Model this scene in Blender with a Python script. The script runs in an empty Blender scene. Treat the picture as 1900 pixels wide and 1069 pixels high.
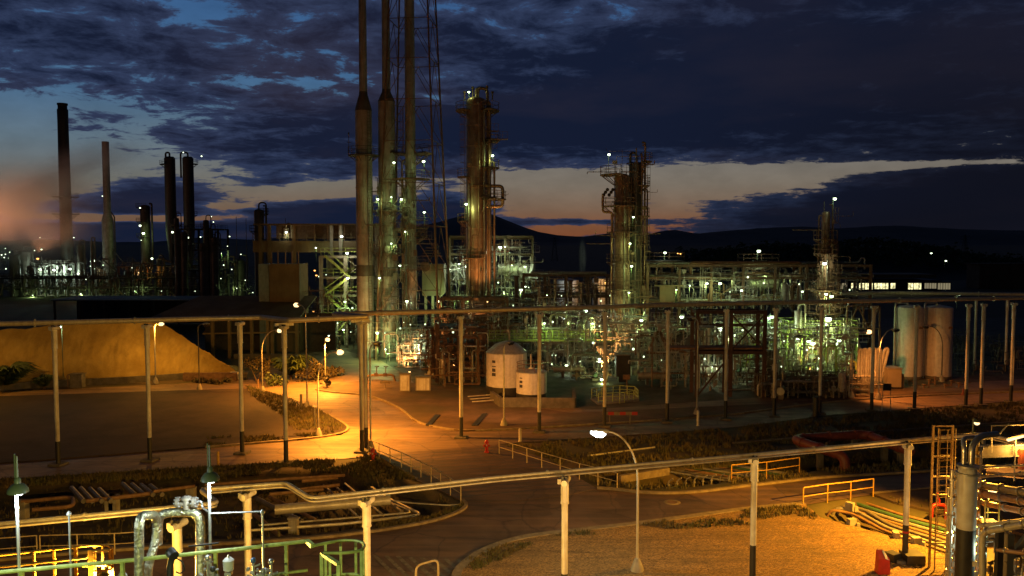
import bpy, bmesh, math, random
from mathutils import Vector, Matrix, noise
from mathutils.geometry import tessellate_polygon
R = math.radians
rnd = random.Random(11)
S = bpy.context.scene
COL = S.collection
pi = math.pi

# ------------------------------------------------------------------ camera
FPX, CX, CY, HC = 1500.0, 950.0, 534.5, 16.0
PITCH = math.atan(84.5/FPX)
cp, sp = math.cos(PITCH), math.sin(PITCH)
cam = bpy.data.cameras.new('camera'); camo = bpy.data.objects.new('camera', cam); COL.objects.link(camo)
camo.location = (0, 0, HC); camo.rotation_euler = (pi/2-PITCH, 0, 0)
cam.sensor_width = 36; cam.lens = FPX/1900*36; cam.clip_start = .2; cam.clip_end = 40000
S.camera = camo

def ray(px, py):
    u, v = (px-CX)/FPX, (CY-py)/FPX
    return Vector((u, cp+v*sp, -sp+v*cp))
def g(px, py, z=0.0):
    """survey helper: where a sight line meets the level z"""
    d = ray(px, py); t = (z-HC)/d.z
    return Vector((d.x*t, d.y*t, z))
def at(px, py, Y):
    d = ray(px, py); t = Y/d.y
    return Vector((d.x*t, Y, HC+d.z*t))
def gy(py):             # distance at which the ground shows on this row
    return g(950, py).y
def zat(py, Y):
    return at(950, py, Y).z
def xat(px, Y, z=8):
    d = (z-HC)*(-sp)+Y*cp
    return (px-CX)/FPX*d

# ------------------------------------------------------------------ mesh builder
class MB:
    def __init__(s): s.v = []; s.f = []; s.sm = []
    def add(s, vs, fs, smooth=False):
        n = len(s.v); s.v += [tuple(v) for v in vs]
        s.f += [tuple(i+n for i in f) for f in fs]; s.sm += [smooth]*len(fs)
        return s
    def box(s, c, d, rz=0.0, taper=1.0):
        x, y, z = d[0]/2, d[1]/2, d[2]/2; ca, sa = math.cos(rz), math.sin(rz); vs = []
        for k, t in ((-1, 1.0), (1, taper)):
            for a, b in ((-1,-1),(1,-1),(1,1),(-1,1)):
                px, py = a*x*t, b*y*t
                vs.append((c[0]+px*ca-py*sa, c[1]+px*sa+py*ca, c[2]+k*z))
        return s.add(vs, [(3,2,1,0),(4,5,6,7),(0,1,5,4),(1,2,6,5),(2,3,7,6),(3,0,4,7)])
    def bar(s, p, q, w, h=None):
        p, q = Vector(p), Vector(q); h = h or w; d = q-p
        if d.length < 1e-6: return s
        d.normalize(); up = Vector((0,0,1)) if abs(d.z) < .95 else Vector((0,1,0))
        a = d.cross(up).normalized()*w/2; b = a.cross(d).normalized()*h/2
        vs = [p-a-b, p+a-b, p+a+b, p-a+b, q-a-b, q+a-b, q+a+b, q-a+b]
        return s.add(vs, [(3,2,1,0),(4,5,6,7),(0,1,5,4),(1,2,6,5),(2,3,7,6),(3,0,4,7)])
    def ibeam(s, p, q, w, h):
        p, q = Vector(p), Vector(q); d = (q-p).normalized()
        up = Vector((0,0,1)) if abs(d.z) < .95 else Vector((0,1,0))
        a = d.cross(up).normalized(); b = a.cross(d).normalized(); t = .12*h
        s.bar(p+b*(h/2-t/2), q+b*(h/2-t/2), w, t); s.bar(p-b*(h/2-t/2), q-b*(h/2-t/2), w, t)
        return s.bar(p, q, w*.2, h-2*t-.002)
    def cyl(s, p, q, r, r2=None, n=12, cap=True):
        p, q = Vector(p), Vector(q); r2 = r if r2 is None else r2; d = (q-p)
        if d.length < 1e-6: return s
        d.normalize(); up = Vector((0,0,1)) if abs(d.z) < .95 else Vector((0,1,0))
        a = d.cross(up).normalized(); b = a.cross(d); vs = []
        for c, rr in ((p, r), (q, r2)):
            for i in range(n):
                t = 2*pi*i/n; vs.append(c+(a*math.cos(t)+b*math.sin(t))*rr)
        s.add(vs, [(i, (i+1) % n, n+(i+1) % n, n+i)[::-1] for i in range(n)], True)
        if cap:
            s.add(vs[:n], [tuple(range(n))]); s.add(vs[n:], [tuple(range(n))[::-1]])
        return s
    def tube(s, path, r, n=8, bend=0.0, cap=True):
        P = [Vector(p) for p in path]
        if bend > 0 and len(P) > 2:
            Q = [P[0]]
            for i in range(1, len(P)-1):
                a, b, c = P[i-1], P[i], P[i+1]; da, dc = (a-b), (c-b)
                k = min(bend, da.length*.48, dc.length*.48); da.normalize(); dc.normalize()
                p0, p1 = b+da*k, b+dc*k
                for j in range(5):
                    t = j/4; Q.append(p0*(1-t)**2+b*2*t*(1-t)+p1*t*t)
            Q.append(P[-1]); P = Q
        frames = []; up = None; vs = []
        for i, p in enumerate(P):
            d = (P[min(i+1, len(P)-1)]-P[max(i-1, 0)])
            d = d.normalized() if d.length > 1e-9 else Vector((0,0,1))
            if up is None: up = Vector((0,0,1)) if abs(d.z) < .9 else Vector((0,1,0))
            a = d.cross(up)
            if a.length < 1e-4: a = d.cross(Vector((1,0,0)))
            a.normalize(); b = a.cross(d).normalized(); up = b
            rr = r[i] if isinstance(r, (list, tuple)) else r
            for k in range(n):
                t = 2*pi*k/n; vs.append(p+(a*math.cos(t)+b*math.sin(t))*rr)
        fs = []
        for i in range(len(P)-1):
            for k in range(n):
                fs.append((i*n+k, (i+1)*n+k, (i+1)*n+(k+1) % n, i*n+(k+1) % n))
        s.add(vs, fs, True)
        if cap:
            s.add(vs[:n], [tuple(range(n))]); s.add(vs[-n:], [tuple(range(n))[::-1]])
        return s
    def lathe(s, prof, c=(0,0,0), n=24, a0=0.0, a1=2*pi):
        full = abs(a1-a0-2*pi) < 1e-6; m = n if full else n+1; vs = []
        for r, z in prof:
            for i in range(m):
                t = a0+(a1-a0)*i/n; vs.append((c[0]+r*math.cos(t), c[1]+r*math.sin(t), c[2]+z))
        fs = []
        for j in range(len(prof)-1):
            for i in range(n):
                k = (i+1) % m; fs.append((j*m+i, j*m+k, (j+1)*m+k, (j+1)*m+i))
        return s.add(vs, fs, True)
    def sphere(s, c, r, n=10, m=6, sz=1.0):
        return s.lathe([(max(1e-4, r*math.sin(pi*j/m)), -r*sz*math.cos(pi*j/m)) for j in range(m+1)], c, n)
    def prism(s, poly, z0, z1, bottom=True):
        n = len(poly)
        area = sum(poly[i][0]*poly[(i+1) % n][1]-poly[(i+1) % n][0]*poly[i][1] for i in range(n))
        P = list(poly) if area > 0 else list(poly)[::-1]
        vs = [(p[0], p[1], z0) for p in P]+[(p[0], p[1], z1) for p in P]
        tri = tessellate_polygon([[Vector((p[0], p[1], 0)) for p in P]])
        fs = []
        for t in tri:
            a, b, c = [P[i] for i in t]
            if (b[0]-a[0])*(c[1]-a[1])-(c[0]-a[0])*(b[1]-a[1]) < 0: t = t[::-1]
            fs.append(tuple(i+n for i in t))
            if bottom: fs.append(tuple(t[::-1]))
        fs += [(i, (i+1) % n, n+(i+1) % n, n+i) for i in range(n)]
        return s.add(vs, fs)
    def sheet(s, poly, z):
        n = len(poly); vs = [(p[0], p[1], z) for p in poly]; fs = []
        for t in tessellate_polygon([[Vector((p[0], p[1], 0)) for p in poly]]):
            a, b, c = [poly[i] for i in t]
            if (b[0]-a[0])*(c[1]-a[1])-(c[0]-a[0])*(b[1]-a[1]) < 0: t = t[::-1]
            fs.append(tuple(t))
        return s.add(vs, fs)
    def build(s, name, m, parent=None, origin=None):
        if parent is not None: o3 = Vector(ORG[parent.name])
        elif origin is not None: o3 = Vector(origin)
        else:
            n = max(1, len(s.v)); o3 = Vector((sum(v[0] for v in s.v)/n, sum(v[1] for v in s.v)/n, min(v[2] for v in s.v) if s.v else 0))
        me = bpy.data.meshes.new(name)
        me.from_pydata([(v[0]-o3.x, v[1]-o3.y, v[2]-o3.z) for v in s.v], [], s.f)
        me.polygons.foreach_set('use_smooth', s.sm)
        me.materials.append(m); me.update()
        if any(s.sm): me.set_sharp_from_angle(angle=R(38))
        o = bpy.data.objects.new(name, me); COL.objects.link(o)
        ORG[o.name] = o3
        if parent is not None: o.parent = parent
        else: o.location = o3
        return o

ORG = {}
def tag(o, label=None, cat=None, group=None, kind=None):
    if label: o['label'] = label
    if cat: o['category'] = cat
    if group: o['group'] = group
    if kind: o['kind'] = kind
    return o
def thing(name, label, cat, loc, group=None):
    o = bpy.data.objects.new(name, None); COL.objects.link(o); o.location = loc
    o.empty_display_size = .3; ORG[o.name] = Vector(loc)
    return tag(o, label, cat, group)
CH = {}
def kids(o): return [c for c in o.children]
def copy_tree(o, parent=None, loc=None, rz=None, label=None, group=None, scale=None):
    c = o.copy(); COL.objects.link(c); ORG[c.name] = ORG.get(o.name, Vector())
    if parent is not None: c.parent = parent
    for ch in kids(o): copy_tree(ch, c)
    if loc is not None: c.location = loc; ORG[c.name] = Vector(loc)
    if rz is not None: c.rotation_euler = (0, 0, rz)
    if scale is not None: c.scale = (scale,)*3 if not isinstance(scale, (tuple, list)) else scale
    if label: c['label'] = label
    if group: c['group'] = group
    return c

# ------------------------------------------------------------------ materials
def nt(m):
    m.use_nodes = True; t = m.node_tree; t.nodes.clear(); return t
def N(t, typ, **kw):
    n = t.nodes.new(typ)
    for k, v in kw.items():
        if k == 'i':
            for kk, vv in v.items(): n.inputs[kk].default_value = vv
        else: setattr(n, k, v)
    return n
def mat(name, c1, c2=None, rough=.6, metal=0.0, scale=3.0, stretch=None, bump=0.0, bscale=20.0, streak=0.0, rv=.15, detail=5, lo=.35, hi=.65, c3=None, s3=.3):
    m = bpy.data.materials.new(name); t = nt(m); L = t.links.new
    out = N(t, 'ShaderNodeOutputMaterial'); b = N(t, 'ShaderNodeBsdfPrincipled')
    b.inputs['Metallic'].default_value = metal
    L(b.outputs[0], out.inputs[0])
    geo = N(t, 'ShaderNodeNewGeometry')
    mp = N(t, 'ShaderNodeMapping'); L(geo.outputs['Position'], mp.inputs[0])
    if stretch: mp.inputs['Scale'].default_value = stretch
    n1 = N(t, 'ShaderNodeTexNoise', i={'Scale': scale, 'Detail': detail, 'Roughness': .6}); L(mp.outputs[0], n1.inputs['Vector'])
    rp = N(t, 'ShaderNodeMapRange', i={'From Min': lo, 'From Max': hi}); L(n1.outputs[0], rp.inputs[0])
    mx = N(t, 'ShaderNodeMix', data_type='RGBA'); L(rp.outputs[0], mx.inputs[0])
    mx.inputs[6].default_value = (*c1, 1); mx.inputs[7].default_value = (*(c2 or [x*.75 for x in c1]), 1)
    col = mx.outputs[2]
    if c3 is not None:
        n3 = N(t, 'ShaderNodeTexNoise', i={'Scale': s3, 'Detail': 4, 'Roughness': .55}); L(geo.outputs['Position'], n3.inputs['Vector'])
        r3 = N(t, 'ShaderNodeMapRange', i={'From Min': .45, 'From Max': .68}); L(n3.outputs[0], r3.inputs[0])
        m3 = N(t, 'ShaderNodeMix', data_type='RGBA'); L(r3.outputs[0], m3.inputs[0]); L(col, m3.inputs[6]); m3.inputs[7].default_value = (*c3, 1)
        col = m3.outputs[2]
    if streak > 0:
        mp2 = N(t, 'ShaderNodeMapping'); mp2.inputs['Scale'].default_value = (2.2, 2.2, .18); L(geo.outputs['Position'], mp2.inputs[0])
        n2 = N(t, 'ShaderNodeTexNoise', i={'Scale': 2.0, 'Detail': 6}); L(mp2.outputs[0], n2.inputs['Vector'])
        r2 = N(t, 'ShaderNodeMapRange', i={'From Min': .5, 'From Max': .72, 'To Max': streak}); L(n2.outputs[0], r2.inputs[0])
        m2 = N(t, 'ShaderNodeMix', data_type='RGBA'); L(r2.outputs[0], m2.inputs[0]); L(col, m2.inputs[6])
        m2.inputs[7].default_value = (c1[0]*.35+.03, c1[1]*.28+.015, c1[2]*.22+.008, 1); col = m2.outputs[2]
    L(col, b.inputs['Base Color'])
    rr = N(t, 'ShaderNodeMapRange', i={'To Min': max(.05, rough-rv), 'To Max': min(1, rough+rv)}); L(n1.outputs[0], rr.inputs[0]); L(rr.outputs[0], b.inputs['Roughness'])
    if bump > 0:
        nb = N(t, 'ShaderNodeTexNoise', i={'Scale': bscale, 'Detail': 4}); L(geo.outputs['Position'], nb.inputs['Vector'])
        bp = N(t, 'ShaderNodeBump', i={'Strength': bump, 'Distance': .05}); L(nb.outputs[0], bp.inputs['Height']); L(bp.outputs[0], b.inputs['Normal'])
    return m
def emit(name, c, strength):
    m = bpy.data.materials.new(name); t = nt(m)
    out = N(t, 'ShaderNodeOutputMaterial'); e = N(t, 'ShaderNodeEmission'); e.inputs[0].default_value = (*c, 1); e.inputs[1].default_value = strength
    t.links.new(e.outputs[0], out.inputs[0]); m.cycles.emission_sampling = 'NONE'
    return m
M = {}
M['white_paint'] = mat('white_paint', (.66,.65,.60), (.50,.46,.38), .45, scale=1.6, streak=.8, bump=.1)
M['silo_paint'] = mat('silo_paint', (.62,.58,.54), (.5,.47,.44), .5, streak=.35)
M['grey_paint'] = mat('grey_paint', (.42,.41,.38), (.30,.28,.25), .5, streak=.5)
M['black_paint'] = mat('black_paint', (.018,.017,.016), (.03,.027,.024), .5)
M['steel'] = mat('steel', (.20,.18,.15), (.13,.11,.09), .55, metal=.3, streak=.4)
M['galv'] = mat('galv', (.45,.45,.43), (.33,.33,.31), .45, metal=.5, streak=.3)
M['rust_steel'] = mat('rust_steel', (.20,.115,.065), (.12,.065,.035), .7, streak=.5, bump=.1)
M['red_steel'] = mat('red_steel', (.10,.05,.033), (.065,.033,.022), .6, streak=.4)
M['alu'] = mat('alu', (.62,.60,.55), (.45,.43,.38), .34, metal=.85, scale=2.5, bump=.25, bscale=9, streak=.25)
M['old_alu'] = mat('old_alu', (.40,.36,.29), (.27,.22,.16), .48, metal=.55, scale=1.2, bump=.15, bscale=6, streak=.6)
M['copper_clad'] = mat('copper_clad', (.50,.33,.21), (.33,.19,.11), .42, metal=.55, scale=1.2, bump=.15, bscale=6, streak=.6)
M['concrete'] = mat('concrete', (.36,.33,.28), (.24,.215,.18), .85, scale=1.5, bump=.2, bscale=12, streak=.5)
M['dark_conc'] = mat('dark_conc', (.14,.12,.10), (.08,.07,.055), .85, scale=1.5, bump=.2, bscale=12)
M['stack'] = mat('stack', (.36,.33,.29), (.24,.21,.175), .6, metal=.2, scale=.8, streak=.75)
M['stack_dark'] = mat('stack_dark', (.10,.085,.07), (.06,.05,.04), .6, metal=.2, scale=.8, streak=.5)
M['dark_clad'] = mat('dark_clad', (.055,.05,.045), (.035,.03,.028), .6, metal=.2, streak=.4)
M['yellow'] = mat('yellow', (.62,.36,.04), (.42,.22,.03), .5, scale=7, streak=.6, bump=.2, bscale=50)
M['clad'] = mat('clad', (.56,.55,.38), (.40,.38,.24), .36, metal=.85, scale=5, bump=.9, bscale=16, streak=.4)
M['old_yellow'] = mat('old_yellow', (.26,.165,.045), (.18,.10,.03), .55, scale=6, streak=.6)
M['green_rail'] = mat('green_rail', (.52,.60,.16), (.30,.37,.10), .5, scale=9, streak=.5, bump=.2, bscale=60)
M['lamp_green'] = mat('lamp_green', (.10,.13,.07), (.07,.09,.05), .45)
M['rail_white'] = mat('rail_white', (.55,.46,.30), (.42,.32,.18), .55, streak=.4)
M['pipe_grey'] = mat('pipe_grey', (.40,.38,.33), (.28,.25,.20), .45, metal=.4, streak=.4)
M['pipe_pale'] = mat('pipe_pale', (.58,.54,.44), (.46,.41,.32), .42, metal=.35, streak=.35)
M['pipe_rust'] = mat('pipe_rust', (.27,.155,.08), (.17,.09,.045), .65, streak=.5)
M['pipe_green'] = mat('pipe_green', (.05,.12,.07), (.04,.09,.05), .5)
M['red_paint'] = mat('red_paint', (.48,.025,.015), (.36,.02,.012), .4)
M['red_pipe'] = mat('red_pipe', (.20,.045,.025), (.12,.03,.018), .5, streak=.3)
M['blue_paint'] = mat('blue_paint', (.05,.11,.24), (.04,.08,.17), .4)
M['brown_wall'] = mat('brown_wall', (.13,.085,.042), (.095,.06,.03), .8, scale=.6, streak=.4)
M['blue_sheet'] = mat('blue_sheet', (.22,.27,.30), (.16,.2,.22), .6, streak=.5)
M['roof_sheet'] = mat('roof_sheet', (.17,.125,.06), (.11,.075,.035), .7, scale=.5, streak=.3)
M['brown_roof'] = mat('brown_roof', (.10,.075,.035), (.065,.045,.02), .8, scale=.5, streak=.3)
M['box_wall'] = mat('box_wall', (.30,.25,.175), (.23,.19,.13), .7, scale=.5, streak=.3)
M['sulphur'] = mat('sulphur', (.40,.285,.085), (.29,.20,.055), .9, scale=.8, stretch=(2.0,1,.4), bump=1.0, bscale=4.5, detail=9, c3=(.24,.155,.035), s3=.3)
M['dark_unlit_dirt'] = mat('dark_unlit_dirt', (.030,.017,.012), (.017,.010,.008), .95, scale=.5, bump=.5, bscale=5, detail=8, c3=(.048,.028,.018), s3=.14)  # dark soil, its colour lowered further because the lot lies unlit
M['dirt'] = mat('dirt', (.13,.075,.045), (.075,.042,.026), .95, scale=.6, bump=.5, bscale=5, detail=8, c3=(.06,.045,.022), s3=.16)
M['field'] = mat('field', (.075,.06,.028), (.045,.045,.016), .95, scale=.8, bump=.6, bscale=6, detail=8, c3=(.10,.062,.035), s3=.2)
M['plant_floor'] = mat('plant_floor', (.105,.085,.06), (.05,.042,.03), .85, scale=.5, bump=.15, bscale=8, detail=8)
M['kerb'] = mat('kerb', (.27,.21,.135), (.16,.12,.075), .85, scale=2.5, bump=.3, bscale=10)
M['leaf'] = mat('leaf', (.06,.085,.025), (.035,.06,.018), .6, scale=2)
M['dry_leaf'] = mat('dry_leaf', (.07,.05,.022), (.04,.034,.014), .7, scale=2)
M['bark'] = mat('bark', (.10,.07,.045), (.07,.045,.03), .9)
M['grass'] = mat('grass', (.075,.075,.022), (.12,.085,.035), .8, scale=.5)
M['hill'] = mat('hill', (.03,.036,.022), (.02,.026,.016), .95, scale=.02)
M['mount'] = mat('mount', (.05,.055,.06), (.035,.04,.045), .95, scale=.002)
M['sign_blue'] = mat('sign_blue', (.05,.05,.055), (.035,.035,.04), .5)
M['dark_glass'] = mat('dark_glass', (.02,.02,.025), (.03,.03,.03), .15)
M['bulb_green'] = emit('bulb_green', (.80,1.0,.62), 9)
M['bulb_green_far'] = emit('bulb_green_far', (.84,1.0,.66), 4)
M['speck_glow'] = emit('speck_glow', (.80,1.0,.58), 2.5)
M['bulb_white'] = emit('bulb_white', (.93,1.0,.95), 12)
M['bulb_orange'] = emit('bulb_orange', (1.0,.56,.20), 4.0)
M['bulb_amber'] = emit('bulb_amber', (1.0,.66,.30), 2.4)
M['bulb_amber_far'] = emit('bulb_amber_far', (1.0,.42,.10), 4)
M['window_lit'] = emit('window_lit', (1.0,.92,.45), 1.6)
wt = M['window_lit'].node_tree; we = [n for n in wt.nodes if n.type == 'EMISSION'][0]
wg = N(wt, 'ShaderNodeNewGeometry'); wn = N(wt, 'ShaderNodeTexNoise', i={'Scale': .8, 'Detail': 3}); wt.links.new(wg.outputs['Position'], wn.inputs['Vector'])
wr = N(wt, 'ShaderNodeMapRange', i={'From Min': .35, 'From Max': .65, 'To Min': .35, 'To Max': 2.2}); wt.links.new(wn.outputs[0], wr.inputs[0]); wt.links.new(wr.outputs[0], we.inputs[1])
M['window_dim'] = emit('window_dim', (1.0,.85,.5), .22)

def asphalt_mat(name, c1, c2, tracks=True):
    m = bpy.data.materials.new(name); t = nt(m); L = t.links.new
    out = N(t, 'ShaderNodeOutputMaterial'); b = N(t, 'ShaderNodeBsdfPrincipled'); L(b.outputs[0], out.inputs[0])
    geo = N(t, 'ShaderNodeNewGeometry')
    n1 = N(t, 'ShaderNodeTexNoise', i={'Scale': .28, 'Detail': 8, 'Roughness': .65, 'Distortion': .8}); L(geo.outputs['Position'], n1.inputs['Vector'])
    n2 = N(t, 'ShaderNodeTexNoise', i={'Scale': 26, 'Detail': 3}); L(geo.outputs['Position'], n2.inputs['Vector'])
    mp = N(t, 'ShaderNodeMapping'); mp.inputs['Scale'].default_value = (.10, 1.6, 1); mp.inputs['Rotation'].default_value = (0, 0, R(12)); L(geo.outputs['Position'], mp.inputs[0])
    n3 = N(t, 'ShaderNodeTexNoise', i={'Scale': .9, 'Detail': 6, 'Distortion': .6}); L(mp.outputs[0], n3.inputs['Vector'])
    r1 = N(t, 'ShaderNodeMapRange', i={'From Min': .35, 'From Max': .68}); L(n1.outputs[0], r1.inputs[0])
    mx = N(t, 'ShaderNodeMix', data_type='RGBA'); L(r1.outputs[0], mx.inputs[0]); mx.inputs[6].default_value = (*c1, 1); mx.inputs[7].default_value = (*c2, 1)
    r3 = N(t, 'ShaderNodeMapRange', i={'From Min': .42, 'From Max': .7, 'To Max': .55}); L(n3.outputs[0], r3.inputs[0])
    m3 = N(t, 'ShaderNodeMix', data_type='RGBA'); L(r3.outputs[0], m3.inputs[0]); L(mx.outputs[2], m3.inputs[6]); m3.inputs[7].default_value = (c1[0]*1.9, c1[1]*1.75, c1[2]*1.6, 1)
    m4 = N(t, 'ShaderNodeMix', data_type='RGBA', blend_type='MULTIPLY'); m4.inputs[0].default_value = .5; L(m3.outputs[2], m4.inputs[6]); L(n2.outputs[0], m4.inputs[7])
    vw = N(t, 'ShaderNodeTexNoise', i={'Scale': .9, 'Detail': 3}); L(geo.outputs['Position'], vw.inputs['Vector'])
    vm = N(t, 'ShaderNodeMix', data_type='RGBA'); vm.inputs[0].default_value = .35; L(geo.outputs['Position'], vm.inputs[6]); L(vw.outputs['Color'], vm.inputs[7])
    vo = N(t, 'ShaderNodeTexVoronoi', feature='DISTANCE_TO_EDGE', i={'Scale': .42}); L(vm.outputs[2], vo.inputs['Vector'])
    vr = N(t, 'ShaderNodeMapRange', i={'From Min': .004, 'From Max': .022, 'To Min': .62, 'To Max': 1.0}); L(vo.outputs['Distance'], vr.inputs[0])
    vp = N(t, 'ShaderNodeTexVoronoi', i={'Scale': .22}); L(vm.outputs[2], vp.inputs['Vector'])
    ps = N(t, 'ShaderNodeSeparateColor'); L(vp.outputs['Color'], ps.inputs[0])
    pr = N(t, 'ShaderNodeMapRange', i={'To Min': .72, 'To Max': 1.2}); L(ps.outputs[0], pr.inputs[0])
    pm = N(t, 'ShaderNodeMath', operation='MULTIPLY'); L(vr.outputs[0], pm.inputs[0]); L(pr.outputs[0], pm.inputs[1])
    sc_ = N(t, 'ShaderNodeVectorMath', operation='SCALE'); L(m4.outputs[2], sc_.inputs[0]); L(pm.outputs[0], sc_.inputs['Scale'])
    L(sc_.outputs[0], b.inputs['Base Color'])
    rr = N(t, 'ShaderNodeMapRange', i={'To Min': .42, 'To Max': .85}); L(n1.outputs[0], rr.inputs[0]); L(rr.outputs[0], b.inputs['Roughness'])
    bp = N(t, 'ShaderNodeBump', i={'Strength': .35, 'Distance': .02}); L(n2.outputs[0], bp.inputs['Height']); L(bp.outputs[0], b.inputs['Normal'])
    return m
M['asphalt'] = asphalt_mat('asphalt', (.17,.105,.066), (.085,.053,.035))
M['pale_road'] = asphalt_mat('pale_road', (.24,.16,.095), (.14,.092,.055))
def gravel_mat():
    m = bpy.data.materials.new('gravel'); t = nt(m); L = t.links.new
    out = N(t, 'ShaderNodeOutputMaterial'); b = N(t, 'ShaderNodeBsdfPrincipled'); L(b.outputs[0], out.inputs[0])
    geo = N(t, 'ShaderNodeNewGeometry')
    v = N(t, 'ShaderNodeTexVoronoi', i={'Scale': 17.0}); L(geo.outputs['Position'], v.inputs['Vector'])
    n = N(t, 'ShaderNodeTexNoise', i={'Scale': .5, 'Detail': 7, 'Roughness': .65}); L(geo.outputs['Position'], n.inputs['Vector'])
    cr = N(t, 'ShaderNodeSeparateColor'); L(v.outputs['Color'], cr.inputs[0])
    mx = N(t, 'ShaderNodeMix', data_type='RGBA'); L(cr.outputs[0], mx.inputs[0]); mx.inputs[6].default_value = (.13,.072,.03,1); mx.inputs[7].default_value = (.50,.30,.11,1)
    r = N(t, 'ShaderNodeMapRange', i={'From Min': .4, 'From Max': .7, 'To Max': .6}); L(n.outputs[0], r.inputs[0])
    m2 = N(t, 'ShaderNodeMix', data_type='RGBA'); L(r.outputs[0], m2.inputs[0]); L(mx.outputs[2], m2.inputs[6]); m2.inputs[7].default_value = (.13,.095,.05,1)
    tp = N(t, 'ShaderNodeMapping'); tp.inputs['Scale'].default_value = (.16, 1.5, 1); tp.inputs['Rotation'].default_value = (0, 0, R(-24)); L(geo.outputs['Position'], tp.inputs[0])
    tn = N(t, 'ShaderNodeTexNoise', i={'Scale': .8, 'Detail': 5, 'Distortion': 1.2}); L(tp.outputs[0], tn.inputs['Vector'])
    tr_ = N(t, 'ShaderNodeMapRange', i={'From Min': .52, 'From Max': .68, 'To Max': .55}); L(tn.outputs[0], tr_.inputs[0])
    m3 = N(t, 'ShaderNodeMix', data_type='RGBA'); L(tr_.outputs[0], m3.inputs[0]); L(m2.outputs[2], m3.inputs[6]); m3.inputs[7].default_value = (.085,.055,.03,1)
    L(m3.outputs[2], b.inputs['Base Color']); b.inputs['Roughness'].default_value = .9
    bp = N(t, 'ShaderNodeBump', i={'Strength': 1.0, 'Distance': .08}); L(v.outputs['Distance'], bp.inputs['Height']); bp.invert = True; L(bp.outputs[0], b.inputs['Normal'])
    return m
M['gravel'] = gravel_mat()

# ------------------------------------------------------------------ lights
def light(name, p, w, c, parent=None, r=.12, spot=None, aim=None, blend=.6):
    d = bpy.data.lights.new(name, 'SPOT' if spot else 'POINT'); d.energy = w; d.color = c; d.shadow_soft_size = r
    if spot: d.spot_size = R(spot); d.spot_blend = blend
    o = bpy.data.objects.new(name, d); COL.objects.link(o)
    if spot:
        dr = Vector(aim)-Vector(p) if aim is not None else Vector((0,0,-1))
        o.rotation_euler = dr.to_track_quat('-Z', 'Y').to_euler()
    if parent is not None: o.parent = parent; o.location = Vector(p)-ORG[parent.name]
    else: o.location = p
    return o
GREEN = (.64,1.0,.33); WHITE = (.78,1.0,.70); SODIUM = (1.0,.36,.035); AMBER = (1.0,.47,.07)
# ------------------------------------------------------------------ world: dusk sky with broken cloud
SUN_EL, SUN_AZ = -2.2, 5.0      # just set behind the mountains, a little right of straight ahead
W = bpy.data.worlds.new('World'); S.world = W; W.use_nodes = True
t = W.node_tree; t.nodes.clear(); L = t.links.new
wo = N(t, 'ShaderNodeOutputWorld'); bg = N(t, 'ShaderNodeBackground'); L(bg.outputs[0], wo.inputs[0])
tc = N(t, 'ShaderNodeTexCoord'); nrm = N(t, 'ShaderNodeVectorMath', operation='NORMALIZE'); L(tc.outputs['Generated'], nrm.inputs[0])
sx = N(t, 'ShaderNodeSeparateXYZ'); L(nrm.outputs[0], sx.inputs[0])
def MA(op, a, b=None, c=None, clamp=False):
    n = N(t, 'ShaderNodeMath', operation=op); n.use_clamp = clamp
    for i, x in enumerate((a, b, c)):
        if x is None: continue
        if isinstance(x, (int, float)): n.inputs[i].default_value = x
        else: L(x, n.inputs[i])
    return n.outputs[0]
AZ = MA('ARCTAN2', sx.outputs[0], sx.outputs[1]); EL = MA('ARCSINE', sx.outputs[2])
def pe(px, py):
    d = ray(px, py).normalized(); return math.atan2(d.x, d.y), math.asin(d.z)
def blob(px, py, wx, wy, amt):
    a, e = pe(px, py); k = 1/1500.0
    q = MA('ADD', MA('POWER', MA('ABSOLUTE', MA('MULTIPLY', MA('SUBTRACT', AZ, a), 1/(wx*k))), 2.0), MA('POWER', MA('ABSOLUTE', MA('MULTIPLY', MA('SUBTRACT', EL, e), 1/(wy*k))), 2.0))
    return MA('MULTIPLY', MA('POWER', 2.718, MA('MULTIPLY', q, -1.0)), amt)
def total(lst):
    s = None
    for b in lst:
        x = blob(*b); s = x if s is None else MA('ADD', s, x)
    return s
sky = N(t, 'ShaderNodeTexSky', sky_type='NISHITA'); sky.sun_disc = False
sky.sun_elevation = R(SUN_EL); sky.sun_rotation = R(SUN_AZ); sky.altitude = 50; sky.air_density = 1.0; sky.dust_density = 2.2; sky.ozone_density = 2.0
def vscale(v, s):
    n = N(t, 'ShaderNodeVectorMath', operation='SCALE'); L(v, n.inputs[0])
    if isinstance(s, (int, float)): n.inputs['Scale'].default_value = s
    else: L(s, n.inputs['Scale'])
    return n.outputs[0]
def lin(c):
    return tuple((x/255/12.92 if x/255 <= .04045 else ((x/255+.055)/1.055)**2.4) for x in c)
def ramp(fac, stops):
    n = N(t, 'ShaderNodeValToRGB'); L(fac, n.inputs[0]); e = n.color_ramp.elements
    while len(e) < len(stops): e.new(.5)
    for k, (p, c) in enumerate(stops): e[k].position = p; e[k].color = (*lin(c), 1)
    return n.outputs[0]
D = 57.29578
elf = MA('DIVIDE', MA('MULTIPLY', EL, D), 40.0, clamp=True)
clear = ramp(elf, [(0, (132,76,46)), (.03, (134,88,62)), (.06, (130,106,88)), (.10, (130,120,108)), (.145, (124,120,114)), (.19, (98,116,128)), (.23, (78,114,146)), (.28, (66,108,152)), (.40, (58,98,148)), (1, (30,55,100))])
# away from the sunset the sky is a plain dusk blue
back = MA('MULTIPLY', MA('SUBTRACT', MA('ABSOLUTE', AZ), .7), 1.2, clamp=True)
mb = N(t, 'ShaderNodeMix', data_type='RGBA'); L(back, mb.inputs[0]); L(clear, mb.inputs[6]); mb.inputs[7].default_value = (*lin((48,62,92)), 1)
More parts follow.
